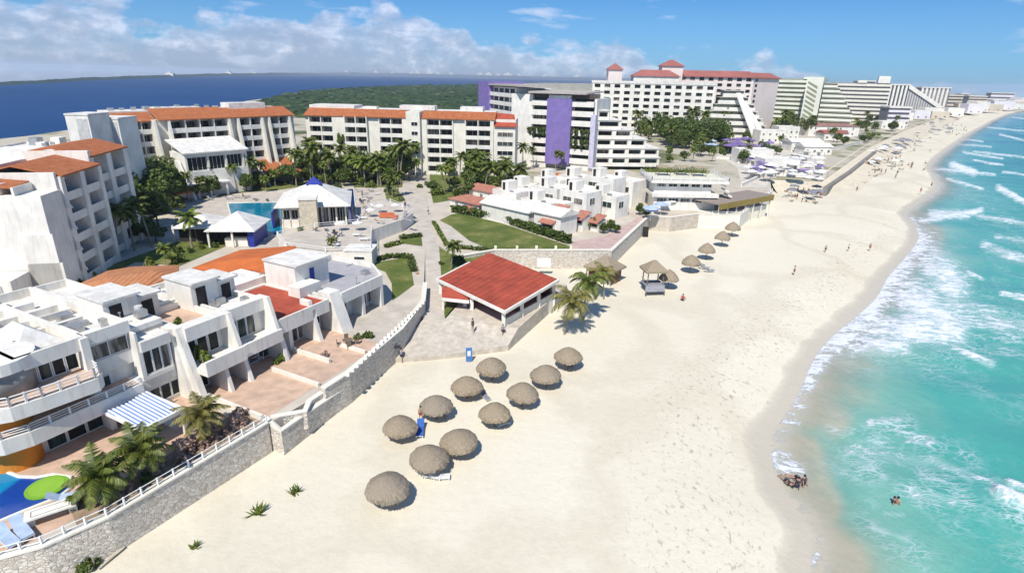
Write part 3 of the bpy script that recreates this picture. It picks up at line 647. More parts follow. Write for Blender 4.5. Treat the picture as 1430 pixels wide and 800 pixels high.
# ---- decks (paving of the setting)
def sheet(name, px, z, m, dz=.03):
    pts = [at(x, y, z) for x, y in px]; mb = MB().add([(p.x, p.y, z+dz) for p in pts], [tuple(range(len(pts)))])
    o = mb.build(name, m); bm_ = bmesh.new(); bm_.from_mesh(o.data); bmesh.ops.recalc_face_normals(bm_, faces=bm_.faces)
    if bm_.faces[:][0].normal.z < 0: bmesh.ops.reverse_faces(bm_, faces=bm_.faces)
    bmesh.ops.triangulate(bm_, faces=bm_.faces[:]); bm_.to_mesh(o.data); bm_.free(); o['kind'] = 'structure'; return o
def sheet_st(name, pts, z, m):
    w_ = [VF.w(*p) for p in pts]; o = MB().add([(x, y, z) for x, y in w_], [tuple(range(len(w_)))]).build(name, m); o['kind'] = 'structure'
    if o.data.polygons[0].normal.z < 0: o.data.flip_normals()
    return o
sheet_st('terrace', [(14.0, .6), (31.5, 1.6), (31.5, 11), (14.0, 11)], ZG+.02, deck)
sheet_st('terrace', [(-6, 2.2), (12.6, .5), (13, 11.5), (-6, 13)], ZG+.012, deck)
sheet_st('terrace', [(31.6, 1.7), (44, 5.6), (44, 11), (31.6, 11)], ZG+.02, paveb)
tw = vt('terrace_wall', 'low white wall between the terracotta terraces of the villas', 'wall')
MB().box(13.6, 13.9, .6, 9, ZG, 3.55).box(20.6, 20.9, .7, 7.4, ZG, 3.4).box(24.9, 25.2, 3.4, 9, ZG, 3.5).box(28.6, 28.9, 1.6, 5.6, ZG, 3.4).build('wall', white2, tw)
# ---- near swimming pool
m, nt, b = nodes('pool_tiles'); v = pos(nt); sx_ = nt.nodes.new('ShaderNodeSeparateXYZ'); nt.links.new(v, sx_.inputs[0])
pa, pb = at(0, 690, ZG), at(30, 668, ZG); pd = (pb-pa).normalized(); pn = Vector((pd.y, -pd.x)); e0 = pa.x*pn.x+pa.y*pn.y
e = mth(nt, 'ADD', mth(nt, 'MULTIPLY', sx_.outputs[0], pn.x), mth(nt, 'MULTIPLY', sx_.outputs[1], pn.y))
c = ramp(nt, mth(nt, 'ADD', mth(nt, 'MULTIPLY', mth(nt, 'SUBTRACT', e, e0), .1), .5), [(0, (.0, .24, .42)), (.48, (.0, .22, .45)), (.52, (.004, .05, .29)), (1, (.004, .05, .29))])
nt.links.new(c, b.inputs['Base Color']); b.inputs['Roughness'].default_value = .08; bump(nt, b, noi(nt, v, 2.5, 4), .25, .05)
POOLN = m
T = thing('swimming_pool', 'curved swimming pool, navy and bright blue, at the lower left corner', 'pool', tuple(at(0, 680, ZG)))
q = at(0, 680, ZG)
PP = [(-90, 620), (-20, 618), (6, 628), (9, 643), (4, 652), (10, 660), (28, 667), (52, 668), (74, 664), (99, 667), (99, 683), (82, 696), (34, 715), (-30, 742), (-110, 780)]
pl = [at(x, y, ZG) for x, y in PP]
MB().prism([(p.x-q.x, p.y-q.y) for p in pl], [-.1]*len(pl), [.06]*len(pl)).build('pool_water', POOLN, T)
mb = MB(); mb.tube([(p.x-q.x, p.y-q.y, .10) for p in pl], .16, 6); mb.build('coping', white2, T)
q = at(66, 682, ZG); T = thing('pool_float', 'flat round lime green float at the edge of the near pool', 'float', (q.x, q.y, ZG+.08))
MB().cyl(0, 0, 0, .14, 1.35, n=28).build('mat', mat('lime_green', (.20, .42, .04), .5, .08, 1), T)
MB().cyl(0, 0, .14, .16, 1.1, n=28).build('top', mat('lime_green_top', (.25, .46, .05), .5, .05, 1), T)
# ================================================================= stone sea walls
def sea_wall(label, pts, z0, z1, th=.5, rail=True, coping=True, m=None, step=2.2, name='sea_wall', cat='wall', bars=2):
    o = Vector(pts[0]); T = thing(name, label, cat, (o.x, o.y, 0))
    L = [Vector((p[0]-o.x, p[1]-o.y)) for p in pts]
    def off(d):
        out = []
        for i, p in enumerate(L):
            a = (L[i]-L[i-1]) if i else (L[1]-L[0]); b_ = (L[i+1]-L[i]) if i < len(L)-1 else a
            t = (a.normalized()+b_.normalized()).normalized(); out.append(p+Vector((-t.y, t.x))*d)
        return out
    A_, B_ = off(-th/2), off(th/2); n = len(L)
    za = z1 if isinstance(z1, (list, tuple)) else [z1]*n; zb = z0 if isinstance(z0, (list, tuple)) else [z0]*n
    def strip(mb, A_, B_, lo, hi):
        v = []
        for i in range(n): v += [(*A_[i], lo[i]), (*B_[i], lo[i]), (*B_[i], hi[i]), (*A_[i], hi[i])]
        f = [(4*i+k, 4*i+(k+1) % 4, 4*i+4+(k+1) % 4, 4*i+4+k) for i in range(n-1) for k in range(4)]+[(0, 3, 2, 1), (4*n-4, 4*n-3, 4*n-2, 4*n-1)]
        mb.add(v, f)
    w_ = MB(); strip(w_, A_, B_, zb, za); w_.build('stone_face', m or stone, T)
    if coping: c_ = MB(); strip(c_, off(-th/2-.08), off(th/2+.08), za, [z+.14 for z in za]); c_.build('coping', white2, T)
    if rail:
        for i in range(n-1):
            d = (L[i+1]-L[i]); k = max(1, round(d.length/step))
            for j in range(k+(i == n-2)):
                p = L[i]+d*j/k; z = za[i]+(za[i+1]-za[i])*j/k
                MB().box(p.x-.06, p.x+.06, p.y-.06, p.y+.06, z+.14, z+.78).build('post', frame, T)
        mb = MB()
        for i in range(n-1):
            for h in [.30+.38*k/(bars-1) if bars > 1 else .7 for k in range(bars)]:
                mb.tube([(*L[i], za[i]+h+.05), (*L[i+1], za[i+1]+h+.05)], .035, 5)
        mb.build('rail', frame, T)
    return T
wp = lambda l, z=ZG: [tuple(at(x, y, z)[:2]) for x, y in l]
sea_wall('long stone sea wall with white tubular railing below the near pool terrace', wp([(-170, 810), (-60, 793), (0, 779), (60, 763), (150, 723), (372, 591)]), -.6, ZG+.1, step=1.25)
sea_wall('stone wall with white coping in front of the planter and beach steps', wp([(371, 591), (393, 601), (446, 561), (484, 533)], 2.5), -.5, [3.0, 2.5, 2.3, 2.0], .5, False)
sea_wall('small inner planter wall beside the beach steps', wp([(378, 583), (426, 574), (432, 560), (450, 548)], 2.9), 1.0, 2.9, .4, False)
sea_wall('stone sea wall with low white battlements under the grey roofed villa', wp([(452, 549), (486, 527), (560, 465), (591, 426), (594, 400)]), -.5, ZG+.55, .5, False)
mb = MB(); a, b_ = at(486, 524, 3.7), at(591, 424, 3.7)
T = thing('parapet_blocks', 'row of small white blocks along the sea wall below the end villa', 'parapet', (a.x, a.y, 3.6))
for i in range(22):
    p = a.lerp(b_, i/21)-a; MB().box(p.x-.18, p.x+.18, p.y-.18, p.y+.18, .05, .45).build('block', white, T)
T = thing('beach_steps', 'stone steps going down to the beach between the sea walls', 'steps', tuple(at(465, 545, 0)))
q = at(465, 545, 0); d = (at(482, 532, 0)-at(452, 560, 0)).normalized(); nn = Vector((d.y, -d.x, 0))
for i in range(8):
    z = 2.6-.34*i; p0 = nn*(i*.36-1.6)
    c_ = [p0-d*1.2, p0+d*1.2, p0+d*1.2+nn*.4, p0-d*1.2+nn*.4]
    MB().prism([(p.x, p.y) for p in c_], -.3, z).build('step', hedgem, T)
# ================================================================= hotel blocks
def balcony_unit(par, x0, x1, zf, y=0., rec=1.6, bays=2, ph=.95, fh=3.1, win=True, par_m=None, wm=None, pier=.3):
    """a stack of recessed balconies between x0 and x1; zf = floor levels (low to high) ; returns nothing"""
    w_ = wm or white
    for k, z in enumerate(zf):
        MB().box(x0, x1, y, y+rec, z-.22, z).box(x0, x1, y, y+.14, z, z+ph).build('balcony', par_m or w_, par)
        if win:
            bw = (x1-x0)/bays
            for i in range(bays):
                window(par, x0+bw*i+.25, x0+bw*(i+1)-.25, z+.05, z+min(2.35, fh-.5), y+rec-.12, 2, fr=.06)
def balcony_walls(mb, x0, x1, z0, z1, y, rec, bays, wp_=.28):
    bw = (x1-x0)/bays
    for i in range(bays+1):
        xx = x0+bw*i; mb.box(xx-wp_/2, xx+wp_/2, y-.04, y+rec, z0, z1)
def roof_slope(par, x0, x1, ye, yr, ze, zr, m=None, name='roof', ov=.4):
    """tiled slope facing the front, with thickness and a closing back"""
    return MB().slab([(x0, ye-ov, ze), (x1, ye-ov, ze), (x1, yr, zr), (x0, yr, zr)], .22).build(name, m or tile, par)

# ---- B: four storey block across the back of the garden
a, b_ = P(425, 161, 188), P(720, 168, 184)
BF = Fr(a, b_); L = BF.L
T = BF.thing('hotel_block', 'long cream hotel block with white balconies and clay tiled roof facing the garden', 'hotel')
sx_ = lambda px: (px-425)/295*L
zt = (a.z+b_.z)/2; zf = [3.2+(zt-3.4)/6*k for k in range(6)]
w = MB(); w.box(0, L, 1.7, 14, ZG, zt)
un = [(sx_(431), sx_(464), 0), (sx_(482), sx_(513), -.6), (sx_(530), sx_(563), 0.1), (sx_(597), sx_(633), 0), (sx_(651), sx_(686), -.3)]
edges = [0]+[e for u_ in un for e in (u_[0], u_[1])]+[sx_(690)]
for i in range(0, len(edges), 2): w.box(edges[i], edges[i+1], -.2 if i % 4 else .5, 1.8, ZG, zt)
for x0, x1, y in un: balcony_walls(w, x0, x1, ZG, zt, y, 1.75-y, 2)
w.box(sx_(570), sx_(589), -1.6, 8, ZG, zt+1.9).box(sx_(690), L, .3, 14, ZG, zt-1.8)
w.build('wall', white2, T)
for x0, x1, y in un: balcony_unit(T, x0, x1, zf, y, 1.75-y, 2, fh=2.9)
for k, z in enumerate(zf[1:]): window(T, sx_(577), sx_(586), z+.7, z+1.9, -1.62, 2)
for k, z in enumerate(zf[:-1]): window(T, sx_(695), sx_(717), z+.8, z+2.2, .28, 3)
roof_slope(T, -.3, sx_(570), 0, 5, zt, zt+2.0); roof_slope(T, sx_(589), sx_(692), 0, 5, zt, zt+2.0)
MB().slab([(sx_(691), -.3, zt-1.8), (L+.4, -.3, zt-1.8), (L-.8, 6, zt+1.4), (sx_(691), 6, zt+1.8)], .25).build('roof', redroof, T)
r = MB().box(-.2, sx_(489), 5, 14, zt, zt+2.9).box(sx_(489), sx_(690), 5, 14, zt, zt+2.0).box(sx_(555), sx_(605), 4.5, 9, zt+2, zt+3.4).box(sx_(640), sx_(672), 6, 11, zt+2, zt+3.3).box(sx_(500), sx_(520), 6, 9, zt+2, zt+2.7); r.build('roof_block', roofwhite, T)
T2 = BF.thing('climbing_plant', 'round green climbing plant on the balcony front of the cream garden block', 'plant')
T2['_p'] = 1; del T2['_p']; PLANT_ON_B = (BF, sx_(476), -1.6, 11.5); COL.objects.unlink(T2); bpy.data.objects.remove(T2)

# ---- A: stepped block on the left
a, b_ = P(168, 178, 140), P(408, 154, 175)
AF = Fr(a, b_); L = AF.L
T = AF.thing('hotel_block', 'stepped cream hotel block with flared buttresses and tiled roof behind the white hall', 'hotel')
def sa(px):
    lo, hi = -5., 60.
    for _ in range(40):
        m_ = (lo+hi)/2; X, Y = AF.w(m_, 0); v = Vector((X, Y, 20-H))
        if CX+F*v.dot(RT)/v.dot(FW) < px: lo = m_
        else: hi = m_
    return lo
zt = (a.z+b_.z)/2; zf = [3.3+(zt-3.5)/6*k for k in range(6)]
un = [(sa(186), sa(214), 1.2, 2), (sa(238), sa(318), 0, 4), (sa(334), sa(364), -.2, 2), (sa(377), sa(402), 0, 2)]
w = MB().box(0, L+1, 2.9, 14, ZG, zt); ed = [0]+[e for u_ in un for e in u_[:2]]+[L+.6]
for i in range(0, len(ed), 2): w.box(ed[i], ed[i+1], .9, 3, ZG, zt)
for x0, x1, y, n in un: balcony_walls(w, x0, x1, ZG, zt, y, 3-y, n)
w.build('wall', white2, T)
for x0, x1, y, n in un: balcony_unit(T, x0, x1, zf, y, 2.95-y, n, fh=2.9)
for x in [u_[0]-.35 for u_ in un]+[u_[1]+.35 for u_ in un]:
    MB().wedge(-3.4, 3, zt-.1, ZG, x-.3, x+.3, -.3).build('buttress', white2, T)
roof_slope(T, -.5, sa(222), 1.2, 6, zt-.2, zt+1.6); roof_slope(T, sa(222), sa(322), 0, 6, zt, zt+2.4); roof_slope(T, sa(322), L+.6, 0, 6, zt, zt+2.2)
MB().box(0, L+.8, 6, 14, zt, zt+1.9).box(sa(335), sa(385), 5, 10, zt, zt+3.4).box(sa(235), sa(300), 7, 12, zt, zt+2.5).build('roof_block', roofwhite, T)
for i in range(14):
    x = 1+i*2.6; MB().box(x, x+1.2, 8+rnd.random()*3, 10, zt+1.9, zt+2.5+rnd.random()*.6).build('roof_equipment', metal, T)
for x0, x1 in ((sa(348), sa(375)), (sa(378), sa(395))):
    MB().slab([(x0, -7.5, 6.2), (x1, -7.5, 6.2), (x1, .8, 9.8), (x0, .8, 9.8)], .3).build('lean_to_roof', tile, T)
    for x in (x0-.2, x1+.2): MB().wedge(-8, .9, 10.3, ZG, x-.2, x+.2, -.2).build('buttress', white2, T)
# ---- the white hall in front of it
a, b_ = P(257, 217, 141), P(343, 205, 153)
HF = Fr(a, b_); L = HF.L; ze = (a.z+b_.z)/2
T = HF.thing('hotel_hall', 'white hall with sloping white roof and a long row of dark windows', 'hall')
w = MB(); w.box(0, L, .5, 8.5, ZG, ze-.2).box(0, L, 0, .5, ZG, ze-4.6).box(0, L, 0, .5, ze-1.1, ze-.2)
for x in (0, L*.34, L*.63, L*.92): w.box(x, x+.5 if x < 1 else x+.45, 0, .5, ze-4.6, ze-1.1)
w.box(L-.5, L, 0, .5, ze-4.6, ze-1.1); w.build('wall', white, T)
for x0, x1, n in ((.6, L*.34-.1, 4), (L*.34+.5, L*.63-.1, 4), (L*.63+.5, L*.92-.1, 4)): window(T, x0, x1, ze-4.5, ze-1.2, .48, n)
MB().slab([(-.5, -.6, ze), (L+.4, -.6, ze), (L+.4, 9, ze+2.6), (-.5, 9, ze+2.6)], .25).build('roof', roofwhite, T)
MB().wedge(-5, 8, ze-2, ZG, -.9, -.5, 2).build('buttress', white, T); MB().slab([(-5, -4, 5.4), (-.9, -4, 5.4), (-.9, 3, 8.6), (-5, 3, 8.6)], .3).build('lean_to_roof', tile, T)
for x in (1, 4, 8): MB().box(x-.25, x+.25, -2.6, -2.1, ZG, 6.4).build('post', white, T)
MB().box(-.4, L*.6, -2.8, .1, 6.4, 6.7).build('porch_roof', roofwhite, T)

# ---- L: tall block on the left in shade
LF = Fr((-62, 74), (-69, 108))
T = LF.thing('hotel_block', 'tall white block in three steps with orange tiled roofs and a blank end wall', 'hotel')
w = MB().box(0, 5, 0, 24, ZG, 17.1).box(5, 17, 1.7, 22, ZG, 18.8).box(17, 31, 3.2, 20, ZG, 20.0)
w.box(5, 6, -.3, 1.8, ZG, 18.8).box(10.4, 11.6, -.3, 1.8, ZG, 18.8).box(16, 17, -.3, 1.8, ZG, 18.8)
w.box(17, 18.6, 1.2, 3.3, ZG, 20).box(23, 24.6, 1.2, 3.3, ZG, 20).box(29.4, 31, 1.2, 3.3, ZG, 20)
w.box(-.25, 0, -.35, 3.5, ZG, 12).box(-.25, 0, -.7, 3.5, ZG, 8); w.build('wall', white, T)
zf = [3.2+3.05*k for k in range(5)]
for x0, x1 in ((6, 10.4), (11.6, 16)): balcony_unit(T, x0, x1, zf, 0, 1.75, 1, fh=3.05)
for x0, x1 in ((18.6, 23), (24.6, 29.4)): balcony_unit(T, x0, x1, [z+.3 for z in zf], 1.5, 1.75, 1, fh=3.05)
for z in zf[1:]: MB().add([(5.0, -.9, z-1.0), (5.3, -.9, z-1.0), (5.3, 0, z-1.0), (5.0, 0, z-1.0), (5.0, -.05, z+1), (5.3, -.05, z+1), (5.3, 0, z+1), (5.0, 0, z+1)], [(3, 2, 1, 0), (4, 5, 6, 7), (0, 1, 5, 4), (1, 2, 6, 5), (2, 3, 7, 6), (3, 0, 4, 7)]).build('fin', white, T)
roof_slope(T, 5.2, 17, 0, 5.5, 18.9, 20.4)
MB().slab([(5.2, 5.5, 20.4), (17, 5.5, 20.4), (17, 9.5, 19.4), (5.2, 9.5, 19.4)], .25).build('roof', tile, T); MB().box(5.3, 16.6, 9.6, 10, 18.8, 19.8).build('roof_parapet', white, T)
MB().slab([(17, 1., 20.0), (31, 1., 20.0), (31, 6, 21.4), (17, 6, 21.4)], .25).build('roof', tile, T); MB().slab([(17, 6, 21.4), (31, 6, 21.4), (31, 10, 20.8), (17, 10, 20.8)], .25).build('roof', tile, T)
MB().box(0.2, 4.4, 3.0, 3.3, 17.1, 18.2).build('gable', white, T); MB().box(4.6, 5.2, .2, 22, 17.1, 19.4).build('gable', white, T); MB().box(16.6, 17.3, 1, 19, 18.8, 20.9).build('gable', white, T)
MB().slab([(.6, 3.2, 18.2), (4.4, 3.2, 18.4), (4.4, 15, 19.6), (.6, 15, 19.4)], .25).build('roof', tile, T)
MB().box(.8, 4.5, 5, 20, 17.1, 18.5).build('penthouse', white, T)
for y0 in (5.4, 9.2, 13): win_side(T, y0, y0+2.8, 17.2, 18.35, .8, -1, 3)
MB().box(-4.5, -.3, 3.5, 22, ZG, 7.0).build('low_wing', white, T); MB().box(-4.56, -4.5, 4.6, 13.5, 3.6, 6.4).build('shutter', mat('grey_shutter', (.42, .40, .38), .6), T)
for y0 in (7, 14, 20): MB().cyl(-.3, y0, 13, 13.3, .14).build('wall_lamp', metal, T)
for k in range(8): a = 5.6+rnd.random()*10; b0 = 11+rnd.random()*9; MB().box(a, a+.8+rnd.random(), b0, b0+1, 18.8, 19.4+rnd.random()).build('roof_equipment', metal if k % 2 else white, T)
# service roofs behind it
def simple_house(x, y, w_, d, h, ang, label, z0=ZG, m=None, roofm=None, kind='flat', rise=1.4, name='house', cat='house', group=None, wins=2, fl=None, winw=1.1):
    T = thing(name, label, cat, (x, y, z0), R(ang), group)
    MB().box(0, w_, 0, d, 0, h).build('wall', m or white, T)
    if kind == 'flat':
        r = MB(); parapet(r, 0, w_, 0, d, h, h+.45, .2); r.box(.2, w_-.2, .2, d-.2, h, h+.08); r.build('roof', roofm or roofwhite, T)
    elif kind == 'hip': MB().hip(-.4, w_+.4, -.4, d+.4, h, h+rise).build('roof', roofm or tile, T)
    elif kind == 'gable': MB().hip(-.4, w_+.4, -.4, d+.4, h, h+rise, gable=True).build('roof', roofm or tile, T)
    for f_ in range(fl or max(1, int(h/3))):
        for i in range(wins):
            x0 = w_*(i+.5)/wins-winw/2; window(T, x0, x0+winw, f_*3+.9, f_*3+2.2, -.02, 2)
    return T
for i, (s, t, a_, b_, h, lb) in enumerate([(4, 25, 14, 9, 14.5, 'flat white service roof with tanks behind the shaded block'), (22, 21.5, 12, 8, 15.5, 'flat white roof of the rear wing behind the shaded block'), (-4, 28, 12, 14, 13, 'flat white roof at the left edge behind the blank end wall'), (38, 18, 10, 8, 15.6, 'flat white roof further back on the left by the lagoon'), (26, 36, 18, 10, 12, 'low white rear building near the lagoon shore on the left')]):
    X, Y = LF.w(s, t); simple_house(X, Y, a_, b_, h, math.degrees(LF.a), lb)
    for k in range(6):
        q = LF.w(s+1.5+rnd.random()*(a_-4), t+1+rnd.random()*(b_-3)); e = .6+rnd.random()*1.3
        tag(MB().box(q[0], q[0]+e, q[1], q[1]+e, ZG+h+.08, ZG+h+.4+e*.7).build('roof_tank', metal if k % 2 else white), 'small grey and white equipment box standing on a white service roof', 'roof equipment', 'roof equipment boxes')
for px0, px1, py, Y, lb in ((90, 122, 161, 112, 'white rounded stair tower standing tallest behind the shaded block'), (126, 164, 166, 118, 'white stair tower joined to the stepped cream block')):
    a, b_ = P(px0, py, Y), P(px1, py, Y); w_ = b_.x-a.x
    T = thing('stair_tower', lb, 'tower', (a.x, Y, ZG)); MB().box(0, w_, 0, 6, 0, a.z-ZG).build('wall', white, T); MB().box(w_*.45, w_-.3, -.05, 0, a.z-ZG-5, a.z-ZG-.6).build('panel', mat('pale_grey_render', (.55, .54, .52), .8), T)
    MB().box(-.1, w_+.1, -.1, 6.1, a.z-ZG, a.z-ZG+.3).build('cap', roofwhite, T)

# ================================================================= pool garden
pool_m = mat('pool_cyan', (.0, .20, .33), .08, .08, .3, spec=.4, bmp=.15); pool_d = mat('pool_navy', (.004, .035, .16), .08, .1, .3, spec=.4, bmp=.15)
def pool(label, px, m, z=ZG):
    pts = [at(x, y, z) for x, y in px]; q = pts[0]; T = thing('swimming_pool', label, 'pool', (q.x, q.y, z))
    l = [(p.x-q.x, p.y-q.y) for p in pts]; MB().prism(l, -.2, .05).build('pool_water', m, T)
    MB().tube([(*p, .08) for p in l+[l[0]]], .15, 5).build('coping', white2, T); return T
pool('turquoise pool between the white tent roof and the pavilion with the blue cupola', [(318, 284), (392, 283), (396, 326), (352, 340), (346, 312), (322, 300)], pool_m)
pool('narrow dark blue pool on the right of the pavilion with the blue cupola', [(483, 264), (494, 264), (499, 312), (486, 312)], pool_d)
QF = Fr(at(385, 290, 7.5), at(487, 287, 7.5))
T = QF.thing('pool_pavilion', 'white pool bar pavilion with hipped white roof and blue cupola', 'pavilion'); L = QF.L
w = MB().box(.8, 6, 1.5, 13, ZG, 4.6).box(.8, 6, 1.5, 2, 6.6, 7.3).box(8.4, L-.6, 1.5, 13, ZG, 3.4)
for x in (.8, 2.4, 4.0, 5.6, 8.6, 10, 11.4, L-.8): w.box(x-.15, x+.15, 1.5, 1.8, ZG, 7.3)
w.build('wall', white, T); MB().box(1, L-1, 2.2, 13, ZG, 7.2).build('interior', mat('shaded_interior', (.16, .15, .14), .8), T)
for x in (1.0, 2.6, 4.2): window(T, x, x+1.25, 4.7, 6.5, 2.1, 2)
for x in (8.8, 10.2, 11.6): window(T, x, x+1.1, 3.5, 6.8, 2.1, 2)
MB().hip(-.4, L+.4, -.2, 16, 7.5, 11.2).build('roof', roofwhite, T); MB().hip(L/2-1.5, L/2+1.5, 6.4, 9.4, 10.9, 12.3).box(L/2-1.2, L/2+1.2, 6.7, 9.1, 10.2, 10.9).build('cupola', bluep, T)
MB().box(-1.2, -.9, 1, 9, ZG, 6.2).box(L+.2, L+.5, 1, 8, ZG, 6.5).build('blue_wall', bluep, T)
x0, y0 = QF.loc(at(421, 326, ZG)); T = QF.thing('stone_tower', 'square pale stone chimney tower in front of the pool pavilion', 'tower')
MB().box(x0, x0+3.3, y0, y0+3.6, ZG, 9.6).build('wall', mat('yellowish_stone', (.62, .55, .42), .9, .15, 1.6, .4, bmp=.4), T); MB().box(x0-.15, x0+3.45, y0-.15, y0+3.75, 9.6, 10.0).build('cap', white, T)
TF = Fr(at(290, 319, 6.6), at(348, 319, 6.6)); L = TF.L
T = TF.thing('poolside_canopy', 'white tent shaped roofs over the pool side bar with blue end wall', 'canopy')
MB().hip(-.6, L+1.0, -.4, 9, 6.2, 8.8).build('roof', roofwhite, T); MB().hip(-7.5, .2, 2.5, 11, 6.0, 7.8).build('roof', roofwhite, T)
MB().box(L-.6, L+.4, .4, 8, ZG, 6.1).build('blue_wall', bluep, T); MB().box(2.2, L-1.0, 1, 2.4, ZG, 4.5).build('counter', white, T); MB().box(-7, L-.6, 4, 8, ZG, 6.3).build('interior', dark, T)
for x, y in ((-.2, 0), (L*.55, 0), (-8, 4), (-4, 4)): MB().box(x-.15, x+.15, y, y+.3, ZG, 6.1).build('post', white, T)
# club terrace
tp = [at(x, y, 5.4) for x, y in [(388, 330), (440, 318), (500, 312), (512, 292), (545, 283), (562, 290), (577, 297), (560, 308), (519, 322), (518, 350), (455, 352), (400, 345)]]
c0 = tp[0]; T = thing('club_terrace', 'raised beige terrace with white curved retaining wall between the pools and the walkway', 'terrace', (c0.x, c0.y, ZG))
l = [(p.x-c0.x, p.y-c0.y) for p in tp]; MB().prism(l, -.5, 2.35).build('wall', white, T); MB().prism([(x*.99+.1, y*.99) for x, y in l], 2.35, 2.42).build('terrace_floor', paveb, T)
mb = MB()
for p, q in zip(l, l[1:]+l[:1]): mb.tube([(*p, 3.2), (*q, 3.2)], .05, 5); mb.tube([(*p, 2.8), (*q, 2.8)], .03, 5)
for p in l: mb.box(p[0]-.1, p[0]+.1, p[1]-.1, p[1]+.1, 2.4, 3.3)
mb.build('railing', frame, T)
p = at(484, 352, 5.0); T = thing('service_kiosk', 'white flat roofed kiosk with a slot window below the club terrace', 'kiosk', (p.x, p.y-1.6, ZG)); MB().box(0, 4.6, 0, 4, 0, 2.6).build('wall', white, T); window(T, 1.6, 3.4, 1.2, 1.8, -.02, 1); MB().box(-.1, 4.7, -.1, 4.1, 2.6, 2.8).build('roof', roofwhite, T)

# ================================================================= walkway, plaza, lawns
sheet('walkway', [(560, 255), (590, 255), (600, 290), (604, 318), (612, 345), (589, 345), (580, 318), (575, 290)], ZG, paveb, .04)
sheet('garden_terrace', [(497, 262), (560, 262), (578, 296), (520, 318), (500, 318)], ZG, paveb, .02)
sheet('garden_terrace', [(250, 275), (330, 262), (388, 262), (384, 285), (323, 286), (330, 320), (392, 330), (388, 345), (300, 345), (235, 318)], ZG, paveb, .02)
rp = [(578, 344, 3.04), (613, 344, 3.04), (617, 395, 2.5), (622, 447, 1.9), (592, 447, 1.85), (576, 395, 2.5)]
pts = [at(*q) for q in rp]; c0 = pts[0]
mb = MB().prism([(p.x, p.y) for p in pts], [-.5]*6, [p.z for p in pts]); o = mb.build('ramp', paveb); o['kind'] = 'structure'
pts = [at(*q_) for q_ in [(540, 501, .6), (566, 474, 1.2), (592, 445, 1.87), (622, 445, 1.92), (640, 425, 2.2), (690, 400, 2.2), (775, 394, 2.2), (792, 398, 2.2), (724, 458, 2.0), (710, 482, .8), (640, 493, .6), (590, 498, .6)]]
mb = MB().prism([(p.x, p.y) for p in pts], [-.5]*12, [p.z for p in pts]); o = mb.build('plaza', hedgem); o['kind'] = 'structure'
bmx = bmesh.new(); bmx.from_mesh(o.data); bmesh.ops.triangulate(bmx, faces=[f for f in bmx.faces if len(f.verts) > 4]); bmx.to_mesh(o.data); bmx.free()
lawn_m, nt, b = nodes('lawn_grass'); v = pos(nt)
c = ramp(nt, noi(nt, v, .22, 7, .7), [(.3, (.06, .09, .012)), (.48, (.11, .14, .02)), (.62, (.22, .21, .06)), (.72, (.34, .30, .14))])
c = mixc(nt, ramp(nt, noi(nt, v, 9, 4, .8), [(.4, 0.), (.75, .6)]), c, (.05, .085, .01)); nt.links.new(c, b.inputs['Base Color']); b.inputs['Roughness'].default_value = .95; bump(nt, b, noi(nt, v, 14, 3), .6, .08)
gp_ = [(612, 343, 3.02), (640, 361, 3.02), (690, 351, 3.02), (652, 400, 2.35), (636, 426, 2.15), (621, 444, 1.95), (616, 395, 2.52)]
pts = [at(*q) for q in gp_]; o = MB().prism([(p.x, p.y) for p in pts], -.5, [p.z for p in pts]).build('garden_slope', lawn_m); o['kind'] = 'structure'
for px, dz in (([(614, 308), (630, 300), (642, 298), (700, 312), (796, 344), (794, 351), (690, 351), (655, 336), (630, 316)], .06), ([(510, 369), (572, 359), (578, 398), (548, 420), (547, 396), (538, 380)], .05),
               ([(60, 425), (150, 372), (270, 330), (300, 322), (330, 338), (250, 372), (190, 366), (110, 404)], .05), ([(230, 262), (420, 228), (562, 236), (562, 262), (505, 262), (480, 252), (385, 266), (330, 270), (245, 285)], .04), ([(600, 262), (605, 284), (680, 272), (740, 245), (600, 242)], .04), ([(536, 264), (553, 262), (566, 280), (556, 284), (540, 280)], .06), ([(494, 262), (520, 262), (516, 258), (494, 258)], .06), ([(556, 330), (588, 326), (590, 344), (560, 340)], .05)):
    o = sheet('lawn', px, ZG, lawn_m, dz)
sheet('garden_path', [(611, 318), (628, 318), (645, 334), (668, 345), (648, 348), (625, 346)], ZG, paveb, .08)
sheet('villa_terrace', [(800, 338), (846, 330), (900, 300), (905, 304), (850, 352), (796, 352)], ZG, mat('pink_terrace', (.55, .40, .36), .85, .1, .6, .2), .05)

def leaf_cloud(name, n, sx_, sy, sz, m, seed, size=.35, par=None, base=0., shape=None, label=None, flat=.5):
    """leaf sized faces spread through uneven clumps"""
    rr = random.Random(seed); vs, fs = [], []
    cl = []
    nc = max(3, n//90)
    for _ in range(nc):
        while True:
            p = Vector((rr.uniform(-1, 1), rr.uniform(-1, 1), rr.uniform(-1, 1)))
            if shape == 'box' or p.length < 1: break
        cl.append((p, rr.uniform(.22, .42)))
    for i in range(n):
        c, r = cl[i % nc]; d = Vector((rr.gauss(0, 1), rr.gauss(0, 1), rr.gauss(0, 1))).normalized()*r*rr.uniform(.55, 1)**.5
        p = c*.8+d; p = Vector((p.x*sx_, p.y*sy, base+sz*(1+p.z)*.5 if base >= 0 else p.z*sz))
        s = size*rr.uniform(.6, 1.35); nrm = (d+Vector((rr.gauss(0, .5), rr.gauss(0, .5), .35+rr.gauss(0, .5)))).normalized()
        a = nrm.orthogonal().normalized(); a.rotate(Matrix.Rotation(rr.uniform(0, 6.28), 3, nrm)); b2 = nrm.cross(a)
        k = len(vs); vs += [tuple(p+a*s), tuple(p+b2*s*.55), tuple(p-a*s), tuple(p-b2*s*.55)]; fs.append((k, k+1, k+2, k+3))
    mb = MB(); mb.add(vs, fs); return mb.build(name, m, par)
